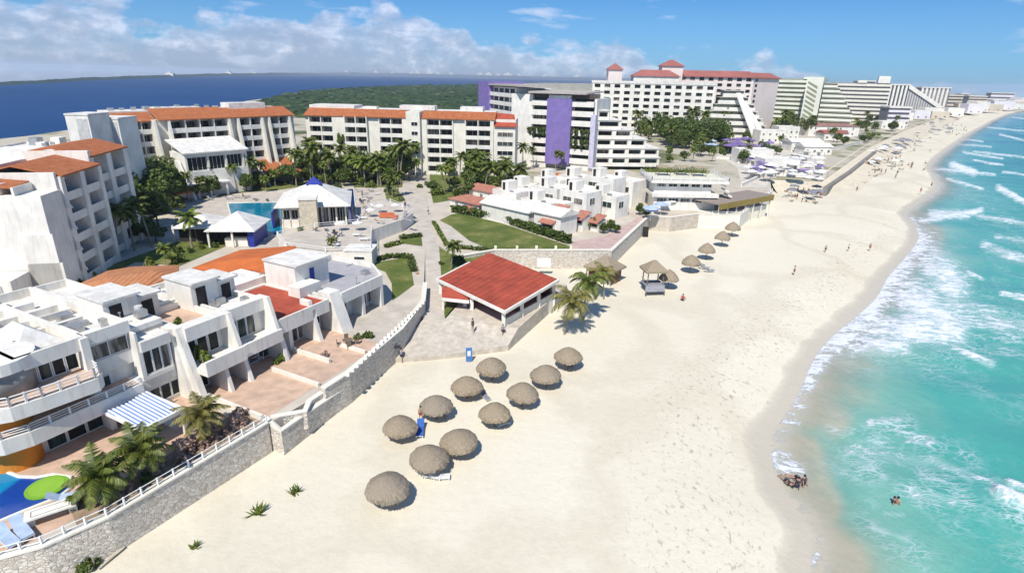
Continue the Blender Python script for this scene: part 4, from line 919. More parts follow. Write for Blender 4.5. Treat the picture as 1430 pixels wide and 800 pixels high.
def hedge(label, px, z, w_, h, m=leafd, seed=1, size=.22, dens=110):
    pts = [at(x, y, z) for x, y in px]; o = pts[0]; T = thing('hedge', label, 'hedge', tuple(o)); rr = random.Random(seed); vs, fs = [], []
    for a, b_ in zip(pts[:-1], pts[1:]):
        d = b_-a; n = int(d.length*dens*h/1.3); t_ = d.normalized(); q = Vector((-t_.y, t_.x, 0))
        for i in range(n):
            f_ = rr.random(); hh = h*(.8+.35*noise.noise(Vector((f_*d.length*.7+seed, 0, 0))))
            p = a+d*f_-o+q*rr.uniform(-.5, .5)*w_*(.8+.2*rr.random())+Vector((0, 0, hh*rr.random()**.6)); s = size*rr.uniform(.6, 1.4)
            nrm = Vector((rr.gauss(0, 1), rr.gauss(0, 1), .5+rr.random())).normalized(); a1 = nrm.orthogonal().normalized(); a1.rotate(Matrix.Rotation(rr.uniform(0, 6.28), 3, nrm)); b1 = nrm.cross(a1)
            k = len(vs); vs += [tuple(p+a1*s), tuple(p+b1*s*.6), tuple(p-a1*s), tuple(p-b1*s*.6)]; fs.append((k, k+1, k+2, k+3))
    MB().add(vs, fs).build('foliage', m, T)
    mb = MB(); [mb.tube([tuple(a-o+Vector((0, 0, h*.35))), tuple(b_-o+Vector((0, 0, h*.35)))], w_*.28, 6) for a, b_ in zip(pts[:-1], pts[1:])]; mb.build('branches', mat('hedge_core', (.03, .04, .012), .95), T); return T
hedge('tall dark hedge between the lawn and the white beach houses', [(632, 296), (700, 309), (796, 341)], ZG, 1.5, 2.1, leafd, 1, .28, 130)
hedge('clipped low hedge along the left side of the garden walkway', [(508, 369), (545, 360), (572, 360), (578, 380)], ZG, 1.3, .9, leafd, 2)
hedge('low hedge along the right side of the garden walkway', [(606, 312), (616, 330), (624, 344)], ZG, .9, .7, leafy, 3)
hedge('low hedge in front of the pavilion at the edge of the lawn', [(626, 346), (655, 348), (690, 352)], ZG, 1.1, .8, leafd, 4)
hedge('clipped hedge block below the club terrace wall', [(560, 334), (588, 330)], ZG, 1.8, .9, leafd, 5)
hedge('low hedge at the foot of the white curved terrace wall', [(538, 346), (560, 340)], ZG, 1.4, .8, leafy, 6)

# ================================================================= red roofed beach pavilion
PC = [at(612, 388, 4.7), at(705, 434, 4.5), at(779, 393, 4.8), at(683, 353, 5.1)]; PO = PC[0].copy()
T = thing('beach_pavilion', 'open beach pavilion under a large red roof with white edges', 'pavilion', (PO.x, PO.y, 0))
def q(u, v):                               # u along the front-left edge, v towards the back
    a = PC[0].lerp(PC[1], u); b_ = PC[3].lerp(PC[2], u); p = a.lerp(b_, v); return (p.x-PO.x, p.y-PO.y)
def zr(v): return 4.55+.6*v
def R3(u, v, dz=0): return (*q(u, v), zr(v)+dz)
MB().slab([R3(0, 0), R3(1, 0), R3(1, .6), R3(0, .6)], .12).slab([R3(0, .6), R3(1, .6), R3(1, 1), R3(0, 1)], .12).build('roof', redroof, T)
mb = MB()
for k in range(1, 14): mb.tube([R3(k/14, 0, .02), R3(k/14, .6, .02), R3(k/14, 1, .02)], .035, 4)
mb.build('roof_seam', redroof, T)
def bar(p, r_, w_, z0_, z1_, nm, m_):
    a = Vector(p); b_ = Vector(r_); d = (b_-a).normalized(); n_ = Vector((-d.y, d.x))*w_/2
    return MB().prism([tuple(a-n_), tuple(b_-n_), tuple(b_+n_), tuple(a+n_)], z0_, z1_).build(nm, m_, T)
bar(q(-.015, -.015), q(1.015, -.015), .25, 4.2, 4.62, 'fascia', white)
MB().slab([R3(-.02, -.015, .05), R3(0, -.015, .05), R3(0, .6, .05), R3(-.02, .6, .05)], .4).build('fascia', white, T); MB().slab([R3(1, -.015, .05), R3(1.02, -.015, .05), R3(1.02, .6, .05), R3(1, .6, .05)], .4).slab([R3(1, .6, .05), R3(1.02, .6, .05), R3(1.02, 1, .05), R3(1, 1, .05)], .4).build('fascia', white, T)
for u_, v_ in ((.02, .02), (.42, .02), (.52, .02), (.97, .02), (.97, .34), (.97, .66), (.97, .97), (.02, .97)):
    x, y = q(u_, v_); MB().box(x-.25, x+.25, y-.25, y+.25, -.4, 4.3 if v_ < .1 else 4.45).build('post', white, T)
bar(q(.03, .93), q(.96, .93), .3, -.3, 4.7, 'rear_wall', mat('brown_wall', (.16, .09, .065), .8)); bar(q(.03, .3), q(.03, .93), .3, -.3, 4.5, 'side_wall', mat('brown_wall', (.16, .09, .065), .8))
bar(q(.05, .03), q(.4, .03), .25, -.3, 2.8, 'low_wall', white2); bar(q(.97, .05), q(.97, .95), .25, -.3, 3.0, 'low_wall', white2); bar(q(.5, .4), q(.92, .4), .8, 2.0, 3.1, 'bar_counter', mat('brown_wall', (.16, .09, .065)))
a, b_ = at(617, 416, 3.8), at(655, 420, 3.8); c_, d_ = at(650, 404, 4.3), at(617, 400, 4.3); pr = [tuple(p_-Vector((PO.x, PO.y, 0))) for p_ in (a, b_, c_, d_)]
MB().slab(pr, .14).build('porch_roof', redroof, T); bar(pr[0][:2], pr[1][:2], .15, 3.4, 3.84, 'porch_frame', white)
x, y = pr[0][:2]; MB().box(x, x+.3, y, y+.3, .5, 3.6).build('post', white, T)
class _W:
    @staticmethod
    def w(x, y): p = q(x/14, y/12); return (p[0]+PO.x, p[1]+PO.y)
PF = _W
for k, (x, y) in enumerate(((3, 3), (6, 5), (9, 3), (11, 7), (4, 8), (8, 9))):
    t = PF.w(x, y); q_ = thing('table', 'small dark table under the red pavilion roof', 'table', (t[0], t[1], 2.15), 0, 'tables under the red pavilion'); MB().cyl(0, 0, .7, .75, .5, n=12).build('table_top', wood, q_); MB().cyl(0, 0, 0, .7, .05).build('leg', metal, q_)
sea_wall('pale stone retaining wall behind the red roofed pavilion', wp([(640, 362), (690, 353), (852, 353)]), .0, 3.5, .5, False)
sea_wall('pale stone retaining wall turning along the beach beside the thatched hut', wp([(852, 353), (905, 304)]), -.5, 3.3, .5, False)
for i, x in enumerate((692, 722, 749, 776, 797)):
    p = at(x, 350, 3.4); tag(MB().box(p.x-.22, p.x+.22, p.y-.22, p.y+.22, 3.5, 4.3).build('wall_pillar', mat('cream_pillar', (.78, .74, .55), .8)), 'short cream pillar on top of the retaining wall behind the pavilion', 'pillar', 'cream pillars on the retaining wall')
p = at(759, 363, 2.4); tag(MB().box(p.x-1.2, p.x+1.2, p.y-1.6, p.y-1.45, 1.6, 3.2).build('notice_board', frame), 'blank white board mounted on the stone retaining wall', 'board')
sea_wall('sea wall of the white beach houses with a dark doorway', wp([(905, 304), (935, 306), (975, 301)]), -.5, 3.4, .5, False, m=hedgem)
p = at(874, 352, 0); 
p = at(901, 331, 0); tag(MB().box(p.x-.6, p.x+.6, p.y-.1, p.y+.3, -.1, 2.3).build('door', dark), 'dark doorway in the beach wall below the white houses', 'door')
sea_wall('low wall of the pool terrace beside the long white terrace building', wp([(975, 301), (1033, 302), (1078, 268)]), -.5, 3.3, .4, True, m=white2, step=3)
sea_wall('long straight grey beach wall leading to the crowded beach', [tuple(at(x, y, 2.2)[:2]) for x, y in [(1152, 264), (1187, 240), (1222, 212)]], -.5, 2.6, 1.3, False, coping=False, m=mat('dark_wall', (.26, .24, .22), .9, .15, .3))
# ================================================================= white beach houses in the middle
MF = Fr(at(630, 300, ZG), at(795, 342, ZG))
def mh(label, s, t, w_, d, h, kind='flat', **k):
    X, Y = MF.w(s, t); return simple_house(X, Y, w_, d, h, math.degrees(MF.a), label, kind=kind, cat='beach house', name='beach_house', **k)
WB = dict(roofm=roofwhite)
mh('white beach house with vaulted white roof directly behind the tall hedge', 7, 3, 14, 6.5, 3.6, 'gable', rise=1.3, wins=0, **WB)
mh('white beach house end wing beside the pink terrace', 22.5, 3.0, 7, 5.5, 4.2, 'gable', rise=1.2, wins=1, **WB)
mh('small white house under a weathered pink tile roof by the top of the hedge', -5, 4, 10, 6, 2.6, 'hip', rise=1.0, wins=2, roofm=tilep)
mh('long low white house with pink tiled rear roof', -13, 15, 15, 6, 3.0, 'hip', rise=1.0, wins=3, roofm=tilep)
mh('orange tiled strip roof beside the purple striped hotel', -8, 42, 16, 7, 3.2, 'gable', rise=1.2, wins=3)
rr = random.Random(14); UN = []
for row, (t0, s0, n_, hb) in enumerate(((10.5, 3, 3, 4.2), (17.5, 0, 4, 5.2), (25, 3, 4, 5.4), (32.5, 5, 3, 5.8), (39.5, 7, 3, 5.2))):
    for i in range(n_):
        w_ = rr.uniform(7.4, 9.2); d_ = rr.uniform(5.2, 6.6); h_ = hb+rr.uniform(-.9, 1.3)-(1.3 if i == n_-1 else 0); s_ = s0+i*8.8+rr.uniform(-.4, .4); t_ = t0+rr.uniform(-1, 1)
        if s_+w_ > 33.5-max(0, t_-18)*.35: continue
        X, Y = MF.w(s_, t_); T = thing('beach_house', 'white beach house unit in the tightly stepped cluster behind the tall hedge', 'beach house', (X, Y, ZG), MF.a, 'stepped white beach house units')
        MB().box(0, w_, 0, d_, 0, h_).build('wall', white, T); r = MB(); parapet(r, 0, w_, 0, d_, h_, h_+.55, .22); r.build('roof_parapet', white, T); MB().box(.22, w_-.22, .22, d_-.22, h_, h_+.08).build('roof', roofwhite, T)
        k = rr.random()
        if k < .5: MB().box(.3, w_*.34, d_*.45, d_-.2, h_+.08, h_+2.2).build('stair_head', white, T); MB().box(.7, 1.5, d_*.45-.05, d_*.45, h_+.1, h_+1.9).build('door', dark, T)
        elif k < .68: MB().box(w_*.55, w_-.1, d_*.5, d_-.2, h_+.08, h_+1.7).build('stair_head', white, T); MB().slab([(w_*.5, d_*.5-1.1, h_+1.1), (w_, d_*.5-1.1, h_+1.1), (w_, d_, h_+2.4), (w_*.5, d_, h_+2.4)], .2).build('tiled_canopy', tilep, T)
        for j, x0 in enumerate((w_*.14, w_*.55)):
            if rr.random() < .75: window(T, x0, x0+w_*.32, h_-2.2, h_-.8, -.02, 2)
        MB().box(-.5, 0, -1.4, d_*.8, 0, h_*.62).build('terrace_wall', white, T)
        if rr.random() < .6: win_side(T, 1.2, 3.2, h_-2.3, h_-.7, w_, 1, 2)
        if rr.random() < .7: e = rr.uniform(.5, .9); MB().box(w_*.6, w_*.6+e, 1, 1+e, h_+.08, h_+.08+e*.8).build('roof_equipment', metal, T)
for i, (s, t, z, w_) in enumerate(((9, 10.4, 6.0, 3), (21.5, 9.9, 6.4, 3), (27.6, 10, 6.0, 2.4), (30.5, 12, 5.4, 2), (25, 2.4, 6.0, 3.2), (1, 3.2, 4.6, 3))):
    X, Y = MF.w(s, t); T = thing('dormer', ['tiled dormer above the vaulted white house', 'tiled dormer against the taller white units', 'small tiled dormer left of the conifers', 'small tiled dormer right of the conifers', 'large tiled dormer above the pink terrace', 'tiled dormer at the hedge corner house'][i], 'dormer', (X, Y, 0), MF.a)
    MB().box(0, w_, 0, 2.6, ZG, z).build('wall', white, T); MB().slab([(-.2, -.9, z-.3), (w_+.2, -.9, z-.3), (w_+.2, 2.6, z+.9), (-.2, 2.6, z+.9)], .18).build('roof', tilep, T); MB().box(.4, w_-.4, -.04, .02, z-1.4, z-.4).build('window', glass, T)
# ================================================================= long white terrace building with planted roof
NF = Fr(P(918, 262, 138), P(1004, 273, 138)); L = NF.L
T = NF.thing('terrace_building', 'long white beach club building with stepped roof terraces', 'building')
w = MB().box(0, L, 2, 14, ZG, 6.3).box(-.8, L+.4, 1, 14.5, 6.3, 7.1).box(0, L-1, 3, 13, 7.1, 9.6).box(-1.2, L+2.6, 1.4, 15, 9.6, 10.3); w.build('wall', white, T)
MB().box(-.6, L+2, 2, 14.4, 10.3, 10.45).build('roof_terrace', mat('pale_sand_roof', (.66, .64, .52), .9), T)
for k in range(5): window(T, .6+k*2.9, 3.1+k*2.9, 4.9, 5.9, 1.98, 3)
for k in range(5): window(T, .6+k*2.8, 2.8+k*2.8, 8.5, 9.3, 2.98, 2)
railing(T, [(-1.1, 14.8), (-1.1, 1.5), (L+2.5, 1.5), (L+2.5, 14.8)], 10.3, .8, 2.4)
for i in range(5): MB().slab([(L+1.2+i*.9, 2, 9.6-i*1.25), (L+2.2+i*.9, 2, 9.2-i*1.25), (L+2.2+i*.9, 5, 9.2-i*1.25), (L+1.2+i*.9, 5, 9.6-i*1.25)], .4).build('stair_flight', white, T)
for x, y in ((3, 8), (8, 9), (12, 8)):
    X, Y = NF.w(x, y); q = thing('rooftop_pergola', 'weathered pergola on the roof of the long white terrace building', 'pergola', (X, Y, 10.45), NF.a, 'pergolas on the terrace building')
    MB().box(-1.6, 1.6, -1.4, 1.4, 2.2, 2.35).build('shade', mat('tan_cloth', (.42, .34, .22)), q)
    for a, b_ in ((-1.5, -1.3), (1.5, -1.3), (1.5, 1.3), (-1.5, 1.3)): MB().cyl(a, b_, 0, 2.2, .07).build('post', wood, q)
pool('small pale blue pool on the terrace above the far thatched umbrellas', [(965, 290), (992, 294), (998, 284), (968, 281)], mat('pale_pool', (.12, .33, .55), .1, .05, 1))
NF2 = Fr(P(1003, 275, 135), P(1075, 262, 148)); L = NF2.L
T = NF2.thing('beach_restaurant', 'beach restaurant deck under a brown roof with mustard yellow edge', 'restaurant')
MB().box(0, L, 0, 6, 0, 3.2).build('wall', white2, T); MB().box(-.5, L+.5, -1, 6.5, 5.6, 5.9).build('roof', mat('brown_canopy', (.30, .25, .22), .9), T)
MB().box(-.6, L+.6, -1.2, -1.0, 4.5, 5.9).box(L+.5, L+.7, -1.2, 6.5, 4.5, 5.9).build('awning_edge', mat('mustard_cloth', (.27, .20, .06), .9), T)
for k in range(7): MB().box(k*L/6-.12, k*L/6+.12, -.8, -.55, -.5, 5.6).build('post', white2, T)

# ================================================================= big hotels
def punched(par, x0, x1, z0, fh, nf, nb, y=0., rec=.9, sill=1.0, head=.55, pw=.35, m=None, wins=True, maxw=99):
    """skin with punched openings in front of a recessed plane"""
    mb = MB(); bw = (x1-x0)/nb; c = 0
    for f_ in range(nf):
        z = z0+f_*fh; mb.box(x0, x1, y, y+rec, z, z+sill); mb.box(x0, x1, y, y+rec, z+fh-head, z+fh)
        for i in range(nb+1):
            xx = x0+i*bw; a = max(x0, xx-bw*pw/2); b_ = min(x1, xx+bw*pw/2); mb.box(a, b_, y, y+rec, z+sill, z+fh-head)
    mb.build('wall', m or white, par)
    for f_ in reversed(range(nf)):
        z = z0+f_*fh
        for i in range(nb):
            if c >= maxw: break
            xx = x0+i*bw; MB().box(xx+bw*pw/2, xx+bw*(1-pw/2), y+rec-.05, y+rec+.02, z+sill, z+fh-head).build('window', glass, par); c += 1
def banded(par, x0, x1, z0, fh, nf, y=0, rec=1.4, ph=1.3, m=None, fins=0, taper=0.):
    """continuous balcony bands, optional fins, optional stepping back of the right end per floor"""
    for f_ in range(nf):
        z = z0+f_*fh; xe = x1-taper*f_
        MB().box(x0, xe, y, y+rec, z, z+ph).build('balcony', m or white, par)
    if fins:
        mb = MB(); [mb.box(x0+(x1-x0)*i/fins-.2, x0+(x1-x0)*i/fins+.2, y-.1, y+rec, z0, z0+fh*nf) for i in range(fins+1) if (x0+(x1-x0)*i/fins) < x1-taper*nf+.3]; mb.build('fin', m or white, par)
# ---- purple striped hotel
GF = Fr(P(715, 116, 212), P(833, 130, 200)); L = GF.L; u = lambda px: (px-715)/118*L
T = GF.thing('hotel', 'white hotel with purple vertical stripe and planted balconies', 'hotel'); zt = 27.6
MB().box(u(745), L, 1.8, 20, ZG, zt-1).box(0, u(746), 0, 20, ZG, zt).box(u(746), u(768), .2, 1.9, ZG, 5).box(u(803), L, .2, 1.9, ZG, 5).build('wall', white, T)
MB().box(u(768), u(802), -1.1, 2, 4.6, zt-1.2).build('purple_panel', purple, T); MB().box(u(770), u(800), -.9, 2, zt-1.2, zt).build('panel_cap', white, T)
for (x0, x1) in ((u(745), u(768)), (u(802), L-.6)):
    for k in range(7):
        z = 5.1+k*3.15
        o = MB().box(x0, x1, -.3, 1.8, z, z+1.75).build('balcony', white, T); MB().box(x0+.3, x1-.3, 1.7, 1.85, z+1.75, z+3.1).build('window', glass, T)
MB().slab([(u(742), -2.2, zt+.9), (u(822), -2.2, zt+.9), (u(832), 10, zt+1.5), (u(742), 10, zt+1.5)], .5).build('roof', mat('pale_brown_roof', (.45, .41, .38), .9), T)
MB().box(u(748), L-1, .8, 9, zt-1, zt+.5).build('top_floor', mat('bronze_glass', (.10, .07, .06), .3), T)
MB().box(L-1.2, L+.5, -.6, 2, ZG+1, zt-6).build('side_pier', mat('pale_lilac_render', (.56, .53, .66), .8), T)
GF2 = Fr(P(670, 110, 246), P(716, 116, 213)); L2 = GF2.L
T = GF2.thing('hotel', 'white hotel wing with purple end block left of the striped hotel', 'hotel'); zt2 = 30.5
MB().box(L2*.3, L2, 1.5, 15, ZG, zt2-1).build('wall', white, T); MB().box(0, L2*.34, -.6, 14, ZG, zt2+.8).build('purple_block', purple, T)
for k in range(8): z = 4.5+k*3.1; MB().box(L2*.34, L2, 0, 1.5, z, z+1.3).build('balcony', white, T)
for k in range(8):
    z = 4.5+k*3.1
    for i in range(4): MB().box(L2*(.38+.155*i), L2*(.49+.155*i), 1.4, 1.52, z+1.3, z+2.8).build('window', glass, T)
MB().box(L2*.34, L2+6, -.5, 12, zt2-.6, zt2).build('roof', mat('pale_brown_roof', (.45, .41, .38)), T)
# ---- white stepped balcony hotel right of the stripe
KF = Fr(P(833, 165, 204), P(926, 172, 206)); L = KF.L; u = lambda px: (px-833)/93*L
T = KF.thing('hotel', 'white hotel with square dark balconies stepping down to the right', 'hotel')
ends = [926, 924, 905, 884, 868, 850]
for k, e in enumerate(ends):
    z = 4.2+k*3.1; n = max(1, round((e-840)/21)); 
    punched(T, .2, u(e), z, 3.1, 1, n, -.2, 1.7, 1.15, .45, .22, wins=True)
    MB().box(0, u(e), 1.62, 15, z+.1, z+3.1).build('storey', white, T); MB().box(0, u(e)+.4, -.5, 15, z+3.1, z+3.35).build('terrace_slab', roofwhite, T)
# ---- white hotel with rows of windows
HF2 = Fr(P(828, 113, 352), P(1000, 120, 338)); L = HF2.L; u = lambda px: (px-828)/172*L
T = HF2.thing('hotel', 'long white hotel with an even grid of small dark windows', 'hotel'); fh = 3.55; nf = 7
MB().box(0, L, .9, 18, ZG, ZG+fh*nf+3.6).build('core', white, T); punched(T, 0, L, ZG+3, fh, nf, 12, 0, .9, 1.2, .5, .42)
MB().box(-.5, L+.5, -.3, 18, ZG+fh*nf+3, ZG+fh*nf+4.4).build('roof', roofwhite, T)
# ---- pink hotel with red roofs
KP = Fr(P(948, 108, 385), P(1053, 110, 378)); L = KP.L; u = lambda px: (px-948)/105*L
T = KP.thing('hotel', 'pale pink hotel with arched windows and long red mansard roof', 'hotel'); zt = 36.0; fh = 3.4
MB().box(0, L, .9, 20, ZG, zt).build('core', pink, T); punched(T, 0, L, zt-fh*9, fh, 9, 8, 0, .9, .9, .6, .5, m=pink)
mb = MB(); [mb.cyl(0, 0, 0, 0, .1) for _ in ()]; 
for i in range(8):
    x = (i+.5)*L/8; 
    MB().add([(x+1.6*math.cos(a), -.05, zt-2.6+1.7*math.sin(a)) for a in [math.pi*k/8 for k in range(9)]]+[(x+1.6*math.cos(a), .3, zt-2.6+1.7*math.sin(a)) for a in [math.pi*k/8 for k in range(9)]], [tuple(range(9)), tuple(range(9, 18))[::-1]]+[(k, 9+k, 10+k, k+1) for k in range(8)]).build('arch_window', glass, T)
rm = mat('red_hotel_tiles', (.36, .13, .11), .85, .12, .1)
MB().slab([(-1, -1.2, zt), (L+1, -1.2, zt), (L-2, 6, zt+3.4), (2, 6, zt+3.4)], .5).slab([(2, 6, zt+3.4), (L-2, 6, zt+3.4), (L, 20, zt+1), (0, 20, zt+1)], .4).build('roof', rm, T)
KP2 = Fr(KP.w(L, 0), ang=R(38)); L3 = 30
T = KP2.thing('hotel_wing', 'plain pink end wing of the red roofed hotel', 'hotel'); MB().box(0, L3, 0, 16, ZG, zt-.3).build('wall', pink, T)
for k in range(9): MB().box(2.2, 4.6, -.06, .05, zt-2.6-3.1*k, zt-1.0-3.1*k).build('window', glass, T)
MB().slab([(-.8, -1, zt-.2), (L3+1, -1, zt-.2), (L3-1, 6, zt+2.8), (0, 6, zt+2.8)], .5).build('roof', rm, T)
for (p0, p1, py, pr, Y, lb, hz) in ((849, 871, 97, 88, 374, 'white roof tower with small red roof at the left of the red roofed hotel', 0), (884, 950, 106, 97, 372, 'hipped red roof over the middle of the long white hotel', 1), (924, 956, 92, 83, 380, 'white roof tower under a red roof beside the pink hotel', 0)):
    a, b_ = P(p0, py, Y), P(p1, py, Y); w_ = (b_-a).length; zr = P(p0, pr, Y).z-a.z
    T = thing('roof_tower', lb, 'tower', (a.x, Y, 0), R(-2)); MB().box(.6, w_-.6, .6, 11.4, 24, a.z).build('wall', pink if not hz else white, T); MB().hip(-.2, w_+.2, -.2, 12.2, a.z, a.z+zr).build('roof', rm, T)
# ---- stepped white hotel with diagonal stair
SF = Fr(P(972, 192, 330), P(1076, 196, 325)); L = SF.L; z0 = ZG+.5
T = SF.thing('hotel', 'stepped white terrace hotel with a diagonal white glazed slope', 'hotel')
om = mat('olive_glass', (.16, .17, .14), .4)
for k in range(7):
    i0 = L*(.0+.055*k); i1 = L*(.99-.065*k) if k < 6 else L*.60; z = z0+3.6*k
    MB().box(i0+.4, i1-.4, 2.2+k*.7, 18, z, z+3.6).build('storey', om, T); MB().box(i0-.8, i1+.8, k*.7, 2.6+k*.7, z, z+1.9).build('balcony', white, T); MB().box(i0-.3, i1+.3, 1.2+k*.7, 18, z+3.35, z+3.6).build('terrace_slab', white, T)
for (a, b_, c_, d_, zt_) in ((.46, .52, .74, .82, 24), (.55, .60, .86, .93, 20)):
    MB().slab([(L*a, 1.0, z0+zt_), (L*b_, 1.0, z0+zt_), (L*d_, -3.5, z0+1.5), (L*c_, -3.5, z0+1.5)], 1.0).build('sloping_stair', white, T)
# ---- yellowish slab hotel
F1 = Fr(P(1083, 112, 440), P(1128, 107, 428)); L = F1.L
T = F1.thing('hotel', 'pale yellow hotel with long balcony bands and slanted end fin', 'hotel'); zt = 36; n = 11; fh = (zt-ZG)/n
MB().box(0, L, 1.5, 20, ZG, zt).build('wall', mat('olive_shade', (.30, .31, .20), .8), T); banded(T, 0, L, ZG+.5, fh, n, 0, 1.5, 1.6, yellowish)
MB().box(L-2, L+9, -.5, 22, zt-.2, zt+1.4).build('roof', yellowish, T)
FG = Fr(P(1128, 107, 418), P(1151, 109, 412)); L = FG.L
T = FG.thing('hotel_wing', 'pale yellow hotel end wing with slanting dark window strips', 'hotel')
MB().box(0, L, 0, 18, ZG, 37.2).build('wall', yellowish, T)
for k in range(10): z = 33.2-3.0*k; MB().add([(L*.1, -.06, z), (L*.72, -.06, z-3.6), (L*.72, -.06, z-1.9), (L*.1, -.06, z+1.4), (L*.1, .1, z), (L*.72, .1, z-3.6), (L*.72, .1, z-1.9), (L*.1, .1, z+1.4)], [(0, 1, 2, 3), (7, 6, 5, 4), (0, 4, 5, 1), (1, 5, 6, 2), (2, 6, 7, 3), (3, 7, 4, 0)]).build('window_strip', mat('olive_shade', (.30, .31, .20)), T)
FR3 = Fr(P(1151, 118, 411), P(1198, 122, 402)); L = FR3.L
T = FR3.thing('hotel_wing', 'pale yellow hotel wing stepping down towards the beach', 'hotel')
for k in range(10):
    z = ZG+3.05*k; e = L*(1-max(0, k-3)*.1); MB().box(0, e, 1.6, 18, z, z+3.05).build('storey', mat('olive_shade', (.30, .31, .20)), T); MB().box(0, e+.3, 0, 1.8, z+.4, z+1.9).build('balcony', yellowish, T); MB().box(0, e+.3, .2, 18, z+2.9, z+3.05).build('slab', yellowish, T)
F2 = Fr(P(1160, 116, 520), P(1244, 122, 500)); L = F2.L
T = F2.thing('hotel', 'long white hotel with many thin horizontal bands beyond the yellow one', 'hotel'); n = 10; fh = 31.5/n
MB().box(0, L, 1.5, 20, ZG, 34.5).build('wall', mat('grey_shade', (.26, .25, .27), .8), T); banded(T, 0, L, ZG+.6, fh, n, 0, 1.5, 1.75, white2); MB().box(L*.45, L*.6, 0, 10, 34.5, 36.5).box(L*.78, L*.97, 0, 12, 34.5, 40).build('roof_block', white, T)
# ---- farther hotels
def far_box(label, x0, x1, ytop, ybot, Y, m, n=6, m2=None, name='hotel', vert=False, dz=14):
    a = P(x0, ytop, Y); b_ = P(x1, ytop, Y); w_ = b_.x-a.x; z0 = 2.5; T = thing(name, label, 'hotel', (a.x, Y, z0), R(-4)); h = a.z-z0
    MB().box(0, w_, 1.4, dz, 0, h).build('wall', m2 or m, T)
    if m2:
        for k in range(n):
            if vert: MB().box(w_*k/n, w_*(k+.5)/n, 0, 1.5, 0, h).build('fin', m, T)
            else: z = h*k/n; MB().box(-.1, w_+.1, 0, 1.5, z+h/n*.1, z+h/n*.6).build('balcony', m, T)
    MB().box(-.4, w_+.4, -.3, dz, h, h+1.2).build('roof', roofwhite, T); return T
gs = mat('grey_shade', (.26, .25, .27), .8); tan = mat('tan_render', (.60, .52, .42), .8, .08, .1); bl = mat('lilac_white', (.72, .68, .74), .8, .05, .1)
far_box('small lilac white hotel block low by the beach beyond the yellow hotel', 1243, 1272, 151, 172, 470, bl, 4, gs)
far_box('white hotel with dark glass tower far along the beach', 1238, 1270, 119, 150, 640, white, 6, mat('dark_glass_wall', (.06, .07, .10), .2), vert=True)
a = P(1268, 119, 690); T = thing('hotel', 'white wedge shaped hotel sloping down towards the beach', 'hotel', (a.x, 690, 2.5), R(-3)); w_ = P(1332, 119, 690).x-a.x; h = a.z-2.5
MB().add([(0, 0, 0), (w_, 0, 0), (w_, 0, h*.1), (0, 0, h), (0, 14, 0), (w_, 14, 0), (w_, 14, h*.1), (0, 14, h)], [(0, 1, 2, 3), (7, 6, 5, 4), (1, 5, 6, 2), (2, 6, 7, 3), (3, 7, 4, 0)]).build('wall', mat('pale_grey_render', (.55, .54, .52)), T)
MB().add([(0, -1.5, h*.9), (w_, -1.5, 0), (w_, -1.5, h*.14), (0, -1.5, h+1.5), (0, 0, h*.9), (w_, 0, 0), (w_, 0, h*.14), (0, 0, h+1.5)], [(0, 1, 2, 3), (7, 6, 5, 4), (1, 5, 6, 2), (2, 6, 7, 3), (3, 7, 4, 0)]).build('sloping_roof', white, T)
for k in range(16): x = w_*(k+.2)/18; hh = h*(.9-.9*(k+.2)/18)-.6; MB().box(x, x+w_/40, -.2, .1, 1.5, max(2, hh)).build('window_strip', gs, T)
for i, q in enumerate([('white slab hotel with vertical fins behind the wedge hotel', 1288, 1327, 123, 150, 800, white, 7, gs, True), ('low brown grey hotel beyond the wedge', 1326, 1345, 134, 152, 860, tan, 4, gs, False), ('pale tan hotel tower pair by the narrowing beach', 1343, 1353, 132, 153, 900, tan, 4, None, False),
     ('broad sand coloured hotel by the narrowing beach', 1354, 1378, 135, 155, 880, tan, 5, gs, False), ('thin white hotel before the distant frame shaped block', 1379, 1388, 139, 151, 1000, white, 4, None, False), ('distant wide frame shaped white hotel near the end of the beach', 1385, 1416, 130.5, 147, 1150, bl, 3, gs, False),
     ('tiny distant white hotel at the end of the beach', 1409, 1420, 139, 149, 1180, white, 3, None, False), ('last tiny building at the end of the spit', 1420, 1429, 143, 149, 1230, white, 3, None, False), ('white hotel roof behind the long banded hotel', 1200, 1222, 114, 130, 720, white, 3, gs, False), ('far grey hotel in the gap left of the wedge hotel', 1226, 1240, 117, 140, 760, bl, 5, gs, False)]):
    far_box(q[0], *q[1:7], q[7], q[8], vert=q[9])
# ---- small things across the lagoon
n_h = len(HCALL)-1
for i, (x, y, s_) in enumerate(((237, 107, 30), (319, 104, 24), (355, 102, 14), (484, 101.5, 18), (525, 101, 20), (548, 101.5, 14), (575, 102, 22), (583, 101, 24), (600, 101, 30), (612, 102, 16), (630, 102.5, 18), (670, 98, 26), (682, 97, 30), (695, 101, 20), (709, 97.5, 34), (725, 102, 18), (760, 103, 20), (805, 103, 24))):
    k = max(j for j in range(n_h) if HCALL[j][0] <= x); t = (x-HCALL[k][0])/(HCALL[k+1][0]-HCALL[k][0]); yh = HCALL[k][1]*(1-t)+HCALL[k+1][1]*t
    p = at(x, yh+.2, 0)*1.05; dd_ = (p-Vector((0, 0, H))).length/F; w_ = s_*.15*dd_; hh = (2.8+s_*.055)*dd_
    T = thing('distant_building', 'tiny white building on the far shore of the lagoon', 'building', (p.x, p.y, 0), 0, 'white buildings across the lagoon')
    MB().box(-w_, w_, 0, w_, 0, hh).box(-w_*.3, w_*.4, 0, w_, hh, hh*1.3).build('wall', white, T)
